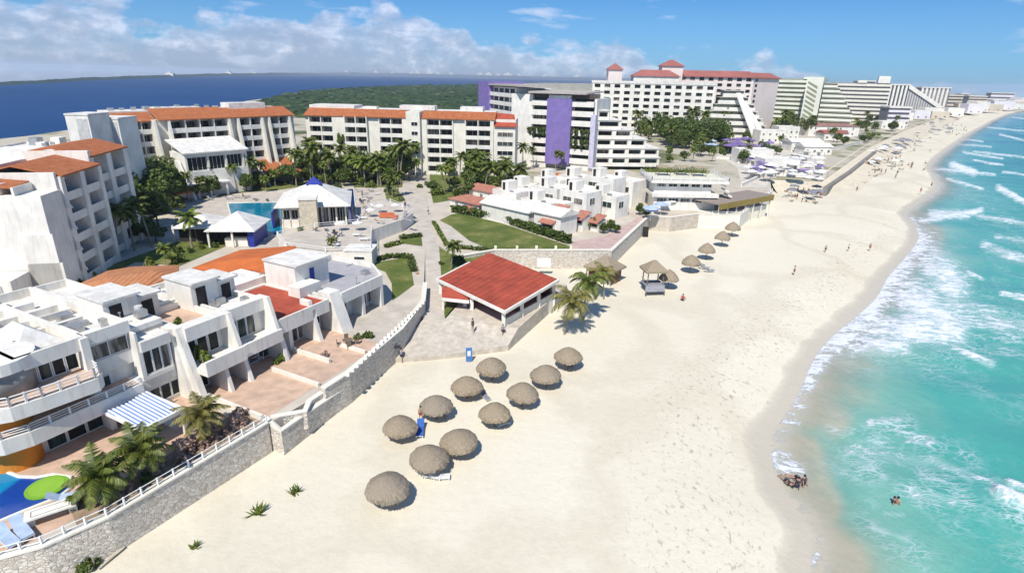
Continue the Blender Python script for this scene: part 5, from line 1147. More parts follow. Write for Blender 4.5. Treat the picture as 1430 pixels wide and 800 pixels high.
# ---- spit buildings low among the greenery, right centre
for i, (x, y, w_, d, h, rm_, lb, kd) in enumerate([(1010, 192, 16, 10, 7, None, 'small white house below the stepped hotel', 'flat'), (1060, 200, 14, 9, 6, None, 'white low building beside the purple umbrellas', 'flat'), (1085, 196, 12, 9, 7, None, 'white kiosk building right of the stepped hotel', 'flat'),
      (1128, 190, 32, 13, 6, mat('dusty_red_tiles', (.33, .17, .14), .9, .15, .2), 'low building with broad dusty red roof near the yellow hotel', 'hip'), (1150, 196, 14, 9, 4, rm, 'small red roofed annex by the yellow hotel', 'gable'), (1104, 212, 15, 9, 4.5, roofwhite, 'white gabled marquee near the crowded beach', 'gable'), (1122, 216, 13, 8, 3.5, roofwhite, 'lower white gabled marquee beside the first one', 'gable'),
      (1066, 240, 13, 8, 4, None, 'white beach bar with brown upper deck', 'flat'), (1030, 228, 14, 7, 5, None, 'white arcade building behind the long terrace building', 'flat'), (1230, 180, 18, 10, 5, None, 'pale low building at the top of the crowded beach', 'flat'), (1010, 178, 10, 8, 6, None, 'white pavilion at the foot of the diagonal slope', 'flat')]):
    p = at(x, y, ZG); simple_house(p.x, p.y, w_, d, h, 4, lb, kind=kd, roofm=rm_, wins=4)

# ---- beach club between the long terrace building and the grey wall: low walls, decks, cabanas
rr = random.Random(31)
for i in range(34):
    x = rr.uniform(1030, 1146); y = rr.uniform(224, 256)-(x-1030)*.06; p = at(x, y, ZG); w_ = rr.uniform(2.5, 4.5)
    T = thing('cabana', 'small white cabana of the beach club below the purple parasols', 'cabana', (p.x, p.y, ZG), rr.uniform(-.3, .5), 'white cabanas of the beach club')
    MB().box(0, w_, 0, 2.4, 2.1, 2.3).build('roof', white if rr.random() < .7 else mat('lilac_cloth', (.30, .20, .52), .8), T); MB().box(0, w_, 2.3, 2.4, 0, 2.1).build('back_wall', white, T); MB().box(.3, w_-.3, .8, 2.2, .1, .5).build('daybed', white, T)
    for a in (.08, w_-.08): MB().cyl(a, .1, 0, 2.1, .06, n=5).build('post', wood, T)
for i, (a, b_) in enumerate((((1035, 262), (1072, 244)), ((1072, 244), (1146, 250)), ((1000, 222), (1060, 226)), ((1060, 226), (1146, 214)), ((1085, 236), (1140, 232)), ((1146, 214), (1205, 200)))):
    pa, pb = at(*a, ZG), at(*b_, ZG); T = thing('garden_wall', ['low white wall beside the beach restaurant', 'low white wall along the sand edge of the beach club', 'low white wall behind the long terrace building', 'low white wall under the gabled marquees', 'short white wall among the cabanas', 'low pale wall towards the grey beach wall'][i], 'wall', (pa.x, pa.y, ZG), math.atan2(pb.y-pa.y, pb.x-pa.x))
    MB().box(0, (pb-pa).length, -.2, .2, -.2, 1.2).build('wall', white, T); MB().box(-.1, (pb-pa).length, -.3, .3, 1.2, 1.32).build('coping', white2, T)
sheet('club_deck', [(1000, 214), (1150, 205), (1150, 250), (1078, 246), (1070, 262), (1036, 262), (1030, 236)], ZG, mat('pale_deck', (.62, .57, .50), .9, .12, .3, .3), .05)

rr = random.Random(12)
for i in range(16):
    x = (1250, 1262, 1276, 1290, 1300, 1312, 1322, 1336, 1350, 1362, 1374, 1386, 1396, 1404, 1414, 1424)[i]; y = (168, 163, 166, 161, 165, 160, 162, 157, 158, 155.5, 155, 152.5, 152, 150.5, 149.8, 149)[i]; p = at(x, y, ZG); k = p.length/600
    simple_house(p.x, p.y, (12+rr.random()*8)*k, 9*k, (3.5+rr.random()*3.5)*k, rr.uniform(-15, 15), 'small pale building in the far row behind the narrowing beach', m=(white, tan, bl)[i % 3], wins=2, group='far row of small buildings', fl=1, winw=2.0)
# planted edges on the long terrace building
for i in range(7):
    X, Y = NF.w(.5+i*2.4, 13.6); T = thing('roof_plant', 'low green planting along the back of the long terrace building roof', 'plant', (X, Y, 10.45), 0, 'roof planting of the terrace building'); ROOFP = T
    vs, fs = [], []
    for j in range(150):
        p = Vector((rr.gauss(0, .9), rr.gauss(0, .5), abs(rr.gauss(.4, .35)))); a = Vector((rr.gauss(0, 1), rr.gauss(0, 1), rr.gauss(0, 1))).normalized()*.22; b_ = a.orthogonal().normalized()*.14; q0 = len(vs); vs += [tuple(p+a), tuple(p+b_), tuple(p-a), tuple(p-b_)]; fs.append((q0, q0+1, q0+2, q0+3))
    MB().add(vs, fs).build('foliage', leafy, T)
# ================================================================= vegetation
def palm_proto(seed, h, r, nf=20, m=leafp, lean=.6, droop=1., nl=15, lw=.05, tr=.16):
    rr = random.Random(seed); T = thing('palm_tree', 'palm', 'palm tree', (0, 0, -500))
    ax = rr.uniform(0, 6.28); L = Vector((math.cos(ax), math.sin(ax), 0))*lean
    pts = [Vector((0, 0, -.3))+L*(t**2)+Vector((0, 0, (h+.3)*t)) for t in [k/6 for k in range(7)]]
    MB().tube([tuple(p) for p in pts], [tr*1.5]+[tr*(1.1-.06*k) for k in range(1, 7)], 7).build('trunk', trunkm, T)
    top = pts[-1]; vs, fs = [], []
    for i in range(nf):
        a = i*2.399+rr.uniform(-.2, .2); e = 1.25-1.75*(i/nf)**.9+rr.uniform(-.12, .12); Lf = r*rr.uniform(.85, 1.12)
        d0 = Vector((math.cos(a), math.sin(a), 0)); p = top.copy(); prev = None; side = Vector((-d0.y, d0.x, 0)); ns = nl; tw = rr.uniform(-.3, .3)
        for k in range(ns+1):
            t = k/ns; ee = e-droop*1.55*t**1.4; d = d0*math.cos(ee)+Vector((0, 0, math.sin(ee)))
            if k > 1:
                ll = r*.30*math.sin(math.pi*min(1, .18+.82*t))**.7*(1 if t < .97 else .6)
                for s in (-1, 1):
                    o = (side*s*math.cos(tw)+Vector((0, 0, 1))*(-.42-.35*t+rr.uniform(-.25, .25))+d*.75).normalized()*ll
                    w_ = d*(lw*r); q = len(vs)
                    vs += [tuple(p-w_), tuple(p+w_), tuple(p+o*.6+w_*.8), tuple(p+o), tuple(p+o*.6-w_*.8)]; fs.append((q, q+1, q+2, q+3, q+4))
            if prev is not None:
                q = len(vs); w_ = side*(.03*(1-t)+.008)*r*.5; vs += [tuple(prev-w_), tuple(prev+w_), tuple(p+w_), tuple(p-w_)]; fs.append((q, q+1, q+2, q+3))
            prev = p.copy(); p = p+d*(Lf/ns)
    MB().add(vs, fs).build('crown', m, T); return T
def tree_proto(seed, h, r, m, n=1700, size=.34, name='tree'):
    rr = random.Random(seed); T = thing(name, 'tree', 'tree', (0, 0, -500)); mb = MB()
    mb.tube([(0, 0, -.3), (.1, 0, h*.3), (.15, .1, h*.55)], [.22, .16, .12], 7)
    for i in range(5):
        a = i*1.3+rr.random(); mb.tube([(.1, 0, h*.3), (math.cos(a)*r*.35, math.sin(a)*r*.35, h*.55), (math.cos(a)*r*.65, math.sin(a)*r*.65, h*.8)], [.12, .08, .03], 5)
    mb.build('trunk', mat('bark', (.14, .11, .085), .9, .2, 3), T)
    leaf_cloud('crown', n, r, r, h*.85, m, seed, size, T, base=h*.22); return T
PALM = [palm_proto(1, 6.5, 2.6), palm_proto(2, 8.0, 2.8, lean=1.1), palm_proto(3, 5.0, 2.5, lean=.3, m=leafy), palm_proto(4, 7.0, 2.4, nf=16, droop=1.2, m=leafy)]
TREE = [tree_proto(11, 5.5, 2.8, leafd), tree_proto(12, 7.5, 3.4, leafd, 2300, .38), tree_proto(13, 4.0, 2.2, leafy, 1200, .3), tree_proto(14, 5.0, 3.0, leafd, 1600, .36)]
BUSH = []
for i, (m_, sz) in enumerate(((leafd, 1.), (leafy, .9), (leafr, .9))):
    T = thing('shrub', 'shrub', 'shrub', (0, 0, -500)); leaf_cloud('foliage', 520, 1.1, 1.1, 1.5, m_, 40+i, .17, T, base=-.05); MB().tube([(0, 0, -.2), (0, 0, .9)], .06, 5).build('stem', trunkm, T); BUSH.append(T)
PROTOS = PALM+TREE+BUSH
def put(proto, x, y, z, label, group=None, s=1., rz=None):
    p = at(x, y, z); return dup(proto, (p.x, p.y, z), rnd.uniform(0, 6.28) if rz is None else rz, label, group, s*rnd.uniform(.94, 1.06))
# near palms on the villa terrace, bushy young crowns
NP = [palm_proto(21, 2.2, 2.6, nf=28, m=leafp, lean=.3, droop=.8, nl=24, lw=.023), palm_proto(22, 3.0, 2.6, nf=28, m=leafp, lean=.5, droop=.8, nl=24, lw=.023), palm_proto(23, 2.6, 2.5, nf=24, m=leafdry, lean=.3, droop=.9, nl=24, lw=.023)]
for (pr, x, y, lb) in ((0, 140, 700, 'bushy palm beside the lime green pool float'), (1, 196, 668, 'bushy palm in the middle of the three on the villa terrace'), (2, 284, 612, 'paler palm right of the striped awning')):
    o = NP[pr]; p = at(x, y, ZG); o.location = (p.x, p.y, ZG); o['label'] = lb
# two beach palms in the wind
BP = [palm_proto(31, 5.0, 3.5, nf=22, m=leafdry, lean=.8, droop=1.25, nl=24, lw=.02, tr=.13), palm_proto(32, 5.8, 3.6, nf=22, m=leafp, lean=.5, droop=1.3, nl=24, lw=.02, tr=.13)]
for o, x, y, lb in ((BP[0], 788, 467, 'yellowing palm on the beach nearest the pavilion corner'), (BP[1], 814, 447, 'green palm on the beach behind the yellowing one')):
    p = at(x, y, 0); o.location = (p.x, p.y, 0); o['label'] = lb
q = dup(BP[0], tuple(at(843, 418, 0)), 2.2, 'palm on the beach in front of the thatched hut by the stone wall', None, .85)
# garden
G1 = 'dense green tree in the dark cluster beside the shaded tall block'
for x, y, k, s in ((178, 318, 1, 1.15), (205, 300, 1, 1.1), (232, 285, 1, 1.), (190, 280, 3, 1.1), (222, 318, 1, .95), (240, 262, 3, 1.1), (160, 345, 0, .9), (205, 330, 3, .8), (172, 300, 1, 1.1), (186, 305, 1, 1.25), (214, 290, 1, 1.3), (236, 275, 1, 1.2), (226, 300, 1, 1.2), (200, 318, 1, 1.1), (176, 335, 3, 1.), (245, 300, 3, .9), (244, 285, 1, 1.05), (218, 338, 3, .7), (150, 362, 0, .8), (190, 338, 0, .8)): put(TREE[k], x, y, ZG, G1, 'trees beside the shaded block', s)
for x, y, k, s in ((167, 358, 1, 1.0), (188, 350, 0, 1.05), (212, 345, 1, .95)): put(PALM[k], x, y, ZG, 'slim palm standing in front of the dark tree cluster by the shaded block', 'palms beside the shaded block', s)
put(PALM[2], 268, 346, ZG, 'full yellow green palm left of the tent shaped roofs', None, 1.1); put(PALM[2], 232, 372, ZG, 'low yellow palm behind the brown orange tiled roof', None, .6)
put(PALM[0], 464, 362, ZG, 'small palm beside the white service kiosk', None, .5); put(PALM[0], 630, 384, 1.8, 'small palm behind the corner of the red pavilion roof', None, .75)
put(TREE[3], 640, 374, 2., 'dark round bush behind the pavilion roof corner', None, .45)
for x, y, k, s in ((105, 398, 0, .8), (122, 390, 1, .8), (140, 380, 0, .8), (250, 352, 0, .9), (290, 342, 0, .8), (205, 374, 1, 1), (250, 366, 1, .9), (118, 402, 0, .9), (310, 338, 0, .7)): put(BUSH[k], x, y, ZG, 'low shrub at the edge of the lawn behind the villa row', 'shrubs behind the villa row', s*1.5)
for x, y, k, s in ((268, 266, 0, .8), (290, 258, 2, .8), (310, 262, 1, .75), (328, 266, 0, .85), (345, 268, 3, .8), (352, 250, 0, .8), (366, 262, 1, .8), (300, 246, 2, .8), (256, 268, 0, .9), (274, 254, 1, .9), (335, 258, 3, .7), (318, 252, 3, .7), (284, 268, 3, .5), (372, 268, 2, .7), (246, 262, 3, .9)): put(PALM[k] if k != 3 else TREE[0], x, y, ZG, 'palm or tree between the white hall and the turquoise pool', 'plants below the white hall', s)
for x, y, k, s in ((380, 258, 0, .8), (390, 240, 1, .9), (372, 238, 3, .9), (410, 236, 0, 1.), (428, 240, 3, .8), (350, 236, 0, .7), (330, 250, 2, .8), (444, 232, 1, .8)): put(TREE[k], x, y, ZG, 'leafy tree left of the blue cupola, at the foot of the stepped block', 'trees between the stepped block and the pool pavilion', s)
rr = random.Random(77)
for i in range(112):
    x = rr.uniform(405, 722); y = rr.uniform(243, 280) if x > 600 else rr.uniform(243, 261)
    if 566 < x < 604 and y > 252: continue
    if rr.random() < .45: put(PALM[rr.randrange(4)], x, y, ZG, 'palm growing among the trees in front of the cream garden block', 'palms in front of the garden block', rr.uniform(.9, 1.35))
    else: put(TREE[rr.randrange(4)], x, y, ZG, 'green tree in the garden strip in front of the cream garden block', 'trees in front of the garden block', rr.uniform(.7, 1.15))
for x, y, s in ((612, 272, 1.6), (640, 276, 1.5), (665, 274, 1.6), (690, 268, 1.5), (540, 268, 1.3), (520, 262, 1.4), (505, 258, 1.2), (470, 262, 1.3), (585, 262, 1.)): put(BUSH[rr.randrange(2)], x, y, ZG, 'round shrub at the front edge of the garden strip', 'shrubs at the garden strip', s*1.3)
for x, y, s in ((730, 238, 1.), (745, 236, .9), (775, 240, .8), (784, 238, .7)): put(PALM[1], x, y, ZG, 'palm in the car park below the striped hotel', 'palms below the striped hotel', s)
BX, BY = PLANT_ON_B[0].w(PLANT_ON_B[1], PLANT_ON_B[2]); dup(TREE[2], (BX, BY, 10.5), 0, 'tall narrow green tree rising against the front of the cream garden block', None, (.6, .6, 1.3))
for i in range(46):
    x = rr.uniform(262, 405); y = rr.uniform(0, 1)*26+(262-(x-262)*.16)-6
    if rr.random() < .5: put(PALM[rr.randrange(4)], x, y, ZG, 'palm in the planting between the white hall and the pool pavilion', 'palms between the hall and the pavilion', rr.uniform(.65, 1.))
    else: put(TREE[rr.randrange(4)], x, y, ZG, 'tree in the planting between the white hall and the pool pavilion', 'trees between the hall and the pavilion', rr.uniform(.45, .8))
for i in range(40):
    x = rr.uniform(262, 560); y = (268-(x-262)*.12 if x < 480 else 255)+rr.uniform(-2, 6); put(BUSH[rr.randrange(2)], x, y, ZG, 'low shrub in the strip of planting behind the pools', 'shrubs behind the pools', rr.uniform(1., 1.7))
for i in range(14):
    x, y = ((545, 272), (552, 276), (538, 268), (560, 281), (448, 338), (430, 333), (405, 336), (415, 340), (270, 352), (284, 348), (300, 345), (240, 362), (620, 372), (632, 392))[i]
    put(BUSH[i % 2], x, y, ZG if y < 365 else 2.2, 'round shrub in a small planter bed of the pool terraces', 'shrubs in the planter beds', rr.uniform(.8, 1.3))
for x, y, s_ in ((548, 276, .75), (556, 274, .85), (541, 270, .7), (420, 338, .4)): put(PALM[0], x, y, ZG, 'palm in the small planting island by the garden walkway', 'palms in the planting island', s_)
# conifers by the beach houses
for x, y, s in ((829, 322, .9), (842, 326, .7), (852, 324, .8), (860, 326, .6), (893, 300, .9), (902, 304, .7)): put(TREE[0], x, y, ZG, 'dark conifer like shrub between the white beach houses', 'conifers by the beach houses', s*.55)
# hotel zone greenery
rr = random.Random(99)
ZONE = [((885, 1012, 184, 208), 60, 1.5, 'tree in the grove in front of the long white hotel', 'grove before the long white hotel'), ((1080, 1140, 177, 190), 26, 1.5, 'tree in the grove below the yellow hotel', 'grove below the yellow hotel'),
        ((1140, 1225, 180, 204), 24, .9, 'small tree beside the dusty red roof near the beach', 'small trees near the red roofed annex'), ((930, 1090, 196, 230), 34, .85, 'small tree between the purple umbrellas and the terrace hotel', 'trees around the purple umbrellas'), ((1150, 1250, 172, 184), 18, 1.0, 'low tree at the foot of the banded hotel', 'low trees at the banded hotel'), ((1250, 1330, 153, 164), 12, .9, 'low tree before the wedge shaped hotel', 'low trees at the wedge hotel')]
for (x0, x1, y0, y1), n, s, lb, gr_ in ZONE:
    for i in range(n):
        k = rr.random(); put(PALM[rr.randrange(4)] if k < .35 else TREE[rr.randrange(4)], rr.uniform(x0, x1), rr.uniform(y0, y1), ZG, lb, gr_, s*rr.uniform(.7, 1.2))
for (x0, x1), z in (((746, 767), 15.6), ((804, 830), 15.6), ((804, 830), 12.2)):
    for i in range(5):
        xx = x0+(x1-x0)*(i+.5)/5; q_ = (xx-715)/118*GF.L; X, Y = GF.w(q_, -.2); dup(BUSH[0], (X, Y, z), i, 'green plants hanging over a balcony of the striped hotel', 'balcony plants on the striped hotel', (2.3, 1.1, 1.5))
# woods across the spit
rr = random.Random(3); vs, fs = [], []
WP = [(352, 152), (360, 145), (400, 135.5), (430, 131), (480, 126.5), (560, 123), (660, 121), (700, 121), (700, 150), (560, 165), (430, 165)]
def inside(x, y, pg):
    c = False; n = len(pg)
    for i in range(n):
        x1, y1 = pg[i]; x2, y2 = pg[(i+1) % n]
        if (y1 > y) != (y2 > y) and x < (x2-x1)*(y-y1)/(y2-y1)+x1: c = not c
    return c
wpw = [at(x, y, ZG)[:2] for x, y in WP]; bx0, bx1 = min(p[0] for p in wpw), max(p[0] for p in wpw); by0, by1 = min(p[1] for p in wpw), max(p[1] for p in wpw)
cnt = 0
while cnt < 6500:
    X, Y = rr.uniform(bx0, bx1), rr.uniform(by0, by1)
    if not inside(X, Y, wpw): continue
    cnt += 1
    if noise.noise(Vector((X*.012, Y*.006, 4))) > .38: continue
    r = rr.uniform(2.5, 6)*(1+.0008*Y); h = r*rr.uniform(.30, .62); k = len(vs); n = 7
    for (rad, zz_) in ((1., 0), (1.05, .35), (.7, .8)):
        for j in range(n): a = 6.283*j/n+zz_; e = rad*r*rr.uniform(.75, 1.2); vs.append((X+math.cos(a)*e, Y+math.sin(a)*e, ZG+h*zz_*rr.uniform(.8, 1.15)))
    vs.append((X, Y, ZG+h)); 
    for t in (0, 1):
        for j in range(n): fs.append((k+t*n+j, k+t*n+(j+1) % n, k+(t+1)*n+(j+1) % n, k+(t+1)*n+j))
    for j in range(n): fs.append((k+2*n+j, k+2*n+(j+1) % n, k+3*n))
tag(MB().add(vs, fs).build('woodland', leaf_mat('woodland_leaf', (.014, .032, .008), (.036, .066, .014), (.075, .11, .026))), 'dense low green woodland reaching the lagoon shore behind the hotels', 'woodland', None, 'stuff')

# ================================================================= thatched umbrellas
def palapa_proto(seed, r=2.0, h=1.65, rise=1.05):
    rr = random.Random(seed); T = thing('thatched_umbrella', 'u', 'beach umbrella', (0, 0, -500)); n = 48; vs, fs = [], []
    prof = [(0, rise), (.12, rise*.97), (.34, rise*.82), (.58, rise*.60), (.63, rise*.50), (.85, rise*.24), (1.0, 0), (1.02, -.26), (.9, -.18)]
    for (q, z) in prof:
        for j in range(n):
            a = 6.283*j/n; e = r*q*(1+.03*math.sin(a*3+seed)+(rr.uniform(-.06, .045) if q > .9 else rr.uniform(-.02, .02)*(q > .5))); zz_ = z+(rr.uniform(-.16, .03) if q > .95 else rr.uniform(-.015, .015))
            vs.append((e*math.cos(a), e*math.sin(a), h+zz_))
    m_ = len(prof)
    fs = [(k*n+j, (k+1)*n+j, (k+1)*n+(j+1) % n, k*n+(j+1) % n) for k in range(m_-1) for j in range(n)]+[tuple(range((m_-1)*n, m_*n))[::-1]]
    c = MB().add(vs, fs)
    for j in range(70):                   # loose ends along the rim
        a = rr.uniform(0, 6.283); e = r*rr.uniform(.94, 1.0); c.slab([(e*math.cos(a-.02), e*math.sin(a-.02), h-.02), (e*math.cos(a+.02), e*math.sin(a+.02), h-.02), (e*1.06*math.cos(a+.015), e*1.06*math.sin(a+.015), h-.32-.12*rr.random()), (e*1.06*math.cos(a-.015), e*1.06*math.sin(a-.015), h-.32)], .02)
    c.build('thatch_canopy', thatch, T); MB().cyl(0, 0, h+rise*.9, h+rise*1.06, r*.10, r*.05, 8).build('cap', thatch, T)
    MB().cyl(0, 0, -.4, h+.5, .09, .08, 8).build('pole', wood, T)
    mb = MB(); [mb.tube([(0, 0, h+rise*.75), (r*.9*math.cos(a), r*.9*math.sin(a), h+.0)], .03, 4) for a in [6.283*k/8 for k in range(8)]]; mb.build('ribs', wood, T); return T
PAL = [palapa_proto(i) for i in range(3)]
NL = [(541, 677, 61, 'thatched umbrella nearest to the viewer at the bottom of the beach group'), (558, 590, 48, 'leftmost thatched umbrella, with the blue lounger at its right'), (609, 563, 47, 'tan thatched umbrella third in the left row'), (652, 535, 45, 'thatched umbrella fourth in the left row'),
      (687, 511, 42, 'thatched umbrella at the top of the left row under the pavilion plaza'), (598, 636, 55, 'thatched umbrella above the pair of white and blue loungers'), (642, 611, 53, 'thatched umbrella between the leftmost one and the right row'), (691, 573, 45, 'greyish thatched umbrella with chairs sticking out around it'),
      (729, 546, 45, 'grey brown thatched umbrella in the middle of the right row'), (763, 520, 43, 'thatched umbrella second from the top in the right row'), (794, 496, 40, 'thatched umbrella at the top of the right row')]
for i, (x, y, w_, lb) in enumerate(NL):
    p = at(x, y+1, 1.75); dep = (Vector((p.x, p.y, 1.75))-Vector((0, 0, H))).dot(FW); s = w_*dep/F/4.06
    o = dup(PAL[i % 3], (p.x, p.y, 0), rnd.uniform(0, 6), lb, 'thatched umbrellas in two rows'); o.scale = (s, s, rnd.uniform(.92, 1.08)); o.rotation_euler.x = rnd.uniform(-.05, .05); o.rotation_euler.y = rnd.uniform(-.05, .05)
for i, (x, y, w_, lb) in enumerate([(1024, 313, 21, 'farthest of the small thatched umbrellas by the white building'), (1010, 326, 21, 'second farthest of the small thatched umbrellas'), (988, 343, 23, 'third of the small thatched umbrellas along the beach'), (966, 360, 26, 'small thatched umbrella with chairs on the sand beside it'), (935, 381, 27, 'thatched umbrella touching the wooden lookout hut')]):
    p = at(x, y+1, 2.7); dep = (Vector((p.x, p.y, 2.7))-Vector((0, 0, H))).dot(FW); s = w_*dep/F/4.06
    o = dup(PAL[i % 3], (p.x, p.y, 0), rnd.uniform(0, 6), lb, 'small thatched umbrellas farther along the beach'); o.scale = (s, s, 1.25)
for i in range(7):
    p = at(1150+rnd.uniform(0, 90), 226-i*3, 2); o = dup(PAL[i % 3], (p.x, p.y, 0), 0, 'thatched umbrella among the crowd on the far beach', 'thatched umbrellas on the crowded beach')
# lookout hut
p = at(910, 406, 0); T = thing('lookout_hut', 'wooden lookout with thatched roof and a grey sloping deck', 'hut', tuple(p), R(8))
for x, y in ((-1.3, -1.1), (1.3, -1.1), (1.3, 1.1), (-1.3, 1.1)): MB().cyl(x, y, -.3, 4.1, .09).build('post', wood, T)
MB().hip(-1.9, 1.9, -1.7, 1.7, 3.9, 5.4, th=.3).build('thatch_roof', thatch, T); MB().box(-1.6, 1.6, -1.3, 1.3, 1.3, 1.45).build('deck', mat('grey_planks', (.30, .30, .33), .85, .15, 2), T)
MB().slab([(-2.2, -2.6, .9), (1.2, -2.6, .9), (1.6, -1.3, 1.4), (-1.6, -1.3, 1.4)], .12).build('ramp', mat('grey_planks', (.3, .3, .33)), T)
for x in (-2., 1.1): MB().box(x, x+.14, -2.55, -2.4, -.2, .85).build('leg', wood, T)
for x in (-1.5, 1.5): MB().tube([(x, -1.2, 2.1), (x, 1.2, 2.1)], .05, 5).build('handrail', wood, T)
p = at(843, 392, 0); T = thing('thatched_hut', 'low hut with pale hipped thatch roof and dark inside against the stone wall', 'hut', tuple(p), R(-40))
MB().hip(-2.8, 2.8, -2.4, 2.6, 2.7, 4.6, th=.3).build('thatch_roof', thatch, T); MB().box(-2.2, 2.2, -1.6, 2, 0, 2.6).build('interior', mat('brown_wall', (.2, .13, .1)), T); MB().box(-2.5, 2.5, -2.2, -2, -.2, 1.).build('low_wall', white2, T)
for x in (-2.3, 2.3): MB().cyl(x, -2.0, 0, 2.7, .1).build('post', wood, T)

# ================================================================= furniture
def lounger_proto(col, fr=frame):
    T = thing('lounger', 'l', 'lounger', (0, 0, -500)); MB().box(-.33, .33, -1., .35, .28, .34).build('frame', fr, T)
    MB().slab([(-.32, -1., .42), (.32, -1., .42), (.32, .35, .42), (-.32, .35, .42)], .07).build('mattress', col, T); MB().slab([(-.32, .35, .42), (.32, .35, .42), (.32, 1., .85), (-.32, 1., .85)], .07).build('backrest', col, T)
    for x in (-.28, .28):
        for y in (-.9, .5): MB().box(x-.03, x+.03, y-.03, y+.03, 0, .3).build('leg', fr, T)
    return T
blue_c = mat('blue_cloth', (.04, .12, .42), .8, .1, 3); pale_c = mat('pale_blue_cloth', (.42, .52, .68), .8); dark_c = mat('dark_cloth', (.05, .05, .06), .8); lil_c = mat('lilac_cloth', (.30, .20, .52), .8); white_c = mat('white_cloth', (.75, .74, .74), .8); tan_c = mat('tan_cloth', (.42, .34, .22))
LG = {k: lounger_proto(c) for k, c in (('blue', blue_c), ('pale', pale_c), ('dark', mat('grey_cloth', (.25, .25, .28), .8)), ('white', white_c), ('tan', tan_c))}
PROTOS += list(LG.values())+PAL
def lg(k, x, y, z, rz, label, group=None, s=1.): p = at(x, y, z); return dup(LG[k], (p.x, p.y, z), R(rz), label, group, s)
zt_ = ZG+.03
lg('pale', 12, 757, zt_, 60, 'pale blue lounger nearest the left edge on the pool terrace', None, 1.15); lg('pale', 33, 745, zt_, 55, 'second pale blue lounger on the pool terrace', None, 1.15); lg('pale', 94, 699, zt_, 115, 'grey white lounger beside the lime green float', None, 1.1); lg('blue', 158, 683, zt_, 20, 'blue lounger under the bushy palms', None, 1.1)
lg('blue', 587, 604, 0, 5, 'blue lounger beside the leftmost thatched umbrella', None, 1.1); lg('white', 600, 667, 0, 80, 'white and blue lounger below the thatched umbrella', None, 1.1); lg('white', 614, 669, 0, 95, 'second white lounger below the thatched umbrella', None, .9)
for i, (x, y, a) in enumerate(((677, 556, 30), (700, 594, 120), (681, 588, 80), (708, 586, 200))): lg('dark', x, y, 0, a, 'dark beach chair half under the greyish thatched umbrella', 'chairs around the greyish umbrella', .9)
for i, (x, y, a) in enumerate(((983, 376, 80), (977, 371, 40), (990, 380, 100))): lg('dark', x, y, 0, a, 'dark beach chair on the sand beside the small thatched umbrella', 'chairs by the small umbrella')
# terrace table
p = at(74, 722, ZG); T = thing('stone_table', 'long white stone table with inlaid border on the pool terrace', 'table', (p.x, p.y, ZG), R(38))
MB().box(-1.45, 1.45, -.6, .6, .68, .8).build('table_top', white, T); mb = MB().box(-1.1, 1.1, -.36, -.3, .8, .81).box(-1.1, 1.1, .3, .36, .8, .81).box(-1.1, -1.04, -.3, .3, .8, .81).box(1.04, 1.1, -.3, .3, .8, .81); mb.build('inlay', mat('bronze_inlay', (.32, .27, .22), .7), T)
for x in (-1.2, 1.2): MB().box(x-.25, x+.25, -.3, .3, 0, .68).build('leg', white, T)
def chair_set(x, y, z, lb, m_=None, n=4):
    p = at(x, y, z); T = thing('patio_table', lb, 'table', (p.x, p.y, z)); MB().cyl(0, 0, .68, .73, .6, n=14).build('table_top', m_ or wood, T); MB().cyl(0, 0, 0, .68, .06).build('leg', wood, T)
    for k in range(n):
        a = 6.28*k/n+.4; q = thing('patio_chair', lb.replace('table', 'chair')+' set', 'chair', (p.x+1.0*math.cos(a), p.y+1.0*math.sin(a), z), a-math.pi/2, 'patio chairs'); q['label'] = 'patio chair around the '+lb
        MB().box(-.24, .24, -.24, .24, .4, .46).build('seat', m_ or wood, q); MB().box(-.24, .24, .2, .26, .46, .95).build('backrest', m_ or wood, q)
        for u1 in (-.2, .2):
            for v1 in (-.2, .2): MB().box(u1-.025, u1+.025, v1-.025, v1+.025, 0, .4).build('leg', m_ or wood, q)
chair_set(486, 482, ZG, 'dark wooden table on the terracotta terrace', n=4); chair_set(468, 330, 5.45, 'dark table on the club terrace', dark_c, 4); chair_set(352, 505, ZG, 'white table on the middle villa terrace', white_c, 3); chair_set(508, 284, 5.45, 'dark table at the far end of the club terrace', dark_c, 3)
p = at(542, 304, 5.45); T = thing('sofa', 'orange curved sofa on the club terrace', 'sofa', (p.x, p.y, 5.45)); oc = mat('coral_cloth', (.55, .16, .08), .8)
MB().box(-1.8, 1.2, -.4, .4, .1, .45).build('seat', oc, T); MB().box(-1.8, 1.2, .4, .62, .1, .95).build('backrest', oc, T); MB().box(1.2, 2.0, -1.6, .6, .1, .45).build('chaise', oc, T)
for i, (x, y) in enumerate(((566, 301), (572, 292), (570, 308), (501, 268), (510, 272), (516, 278))): lg('dark', x, y, 5.4 if x > 560 else ZG+.05, 30*i, 'dark lounger on the pool side terraces', 'dark loungers around the club terrace', 1.)
for i, x in enumerate((268, 280, 292, 318, 332, 346, 358, 372)): lg('dark', x+rnd.uniform(-3, 3), 279+rnd.uniform(-3, 3), ZG+.05, 30*i, 'dark lounger in the row behind the turquoise pool', 'loungers behind the turquoise pool')
for x, y, k, s, lb in ((262, 488, 1, .9, 'yellow green plant hanging over the balcony of the middle villa'), (272, 494, 1, .9, 'green plant at the balcony corner of the middle villa'), (282, 497, 1, .7, 'small green plant on the balcony of the middle villa')):
    p = at(x, y, 7.0); dup(BUSH[k], (p.x, p.y, 6.35), 1, lb, None, s*1.25)
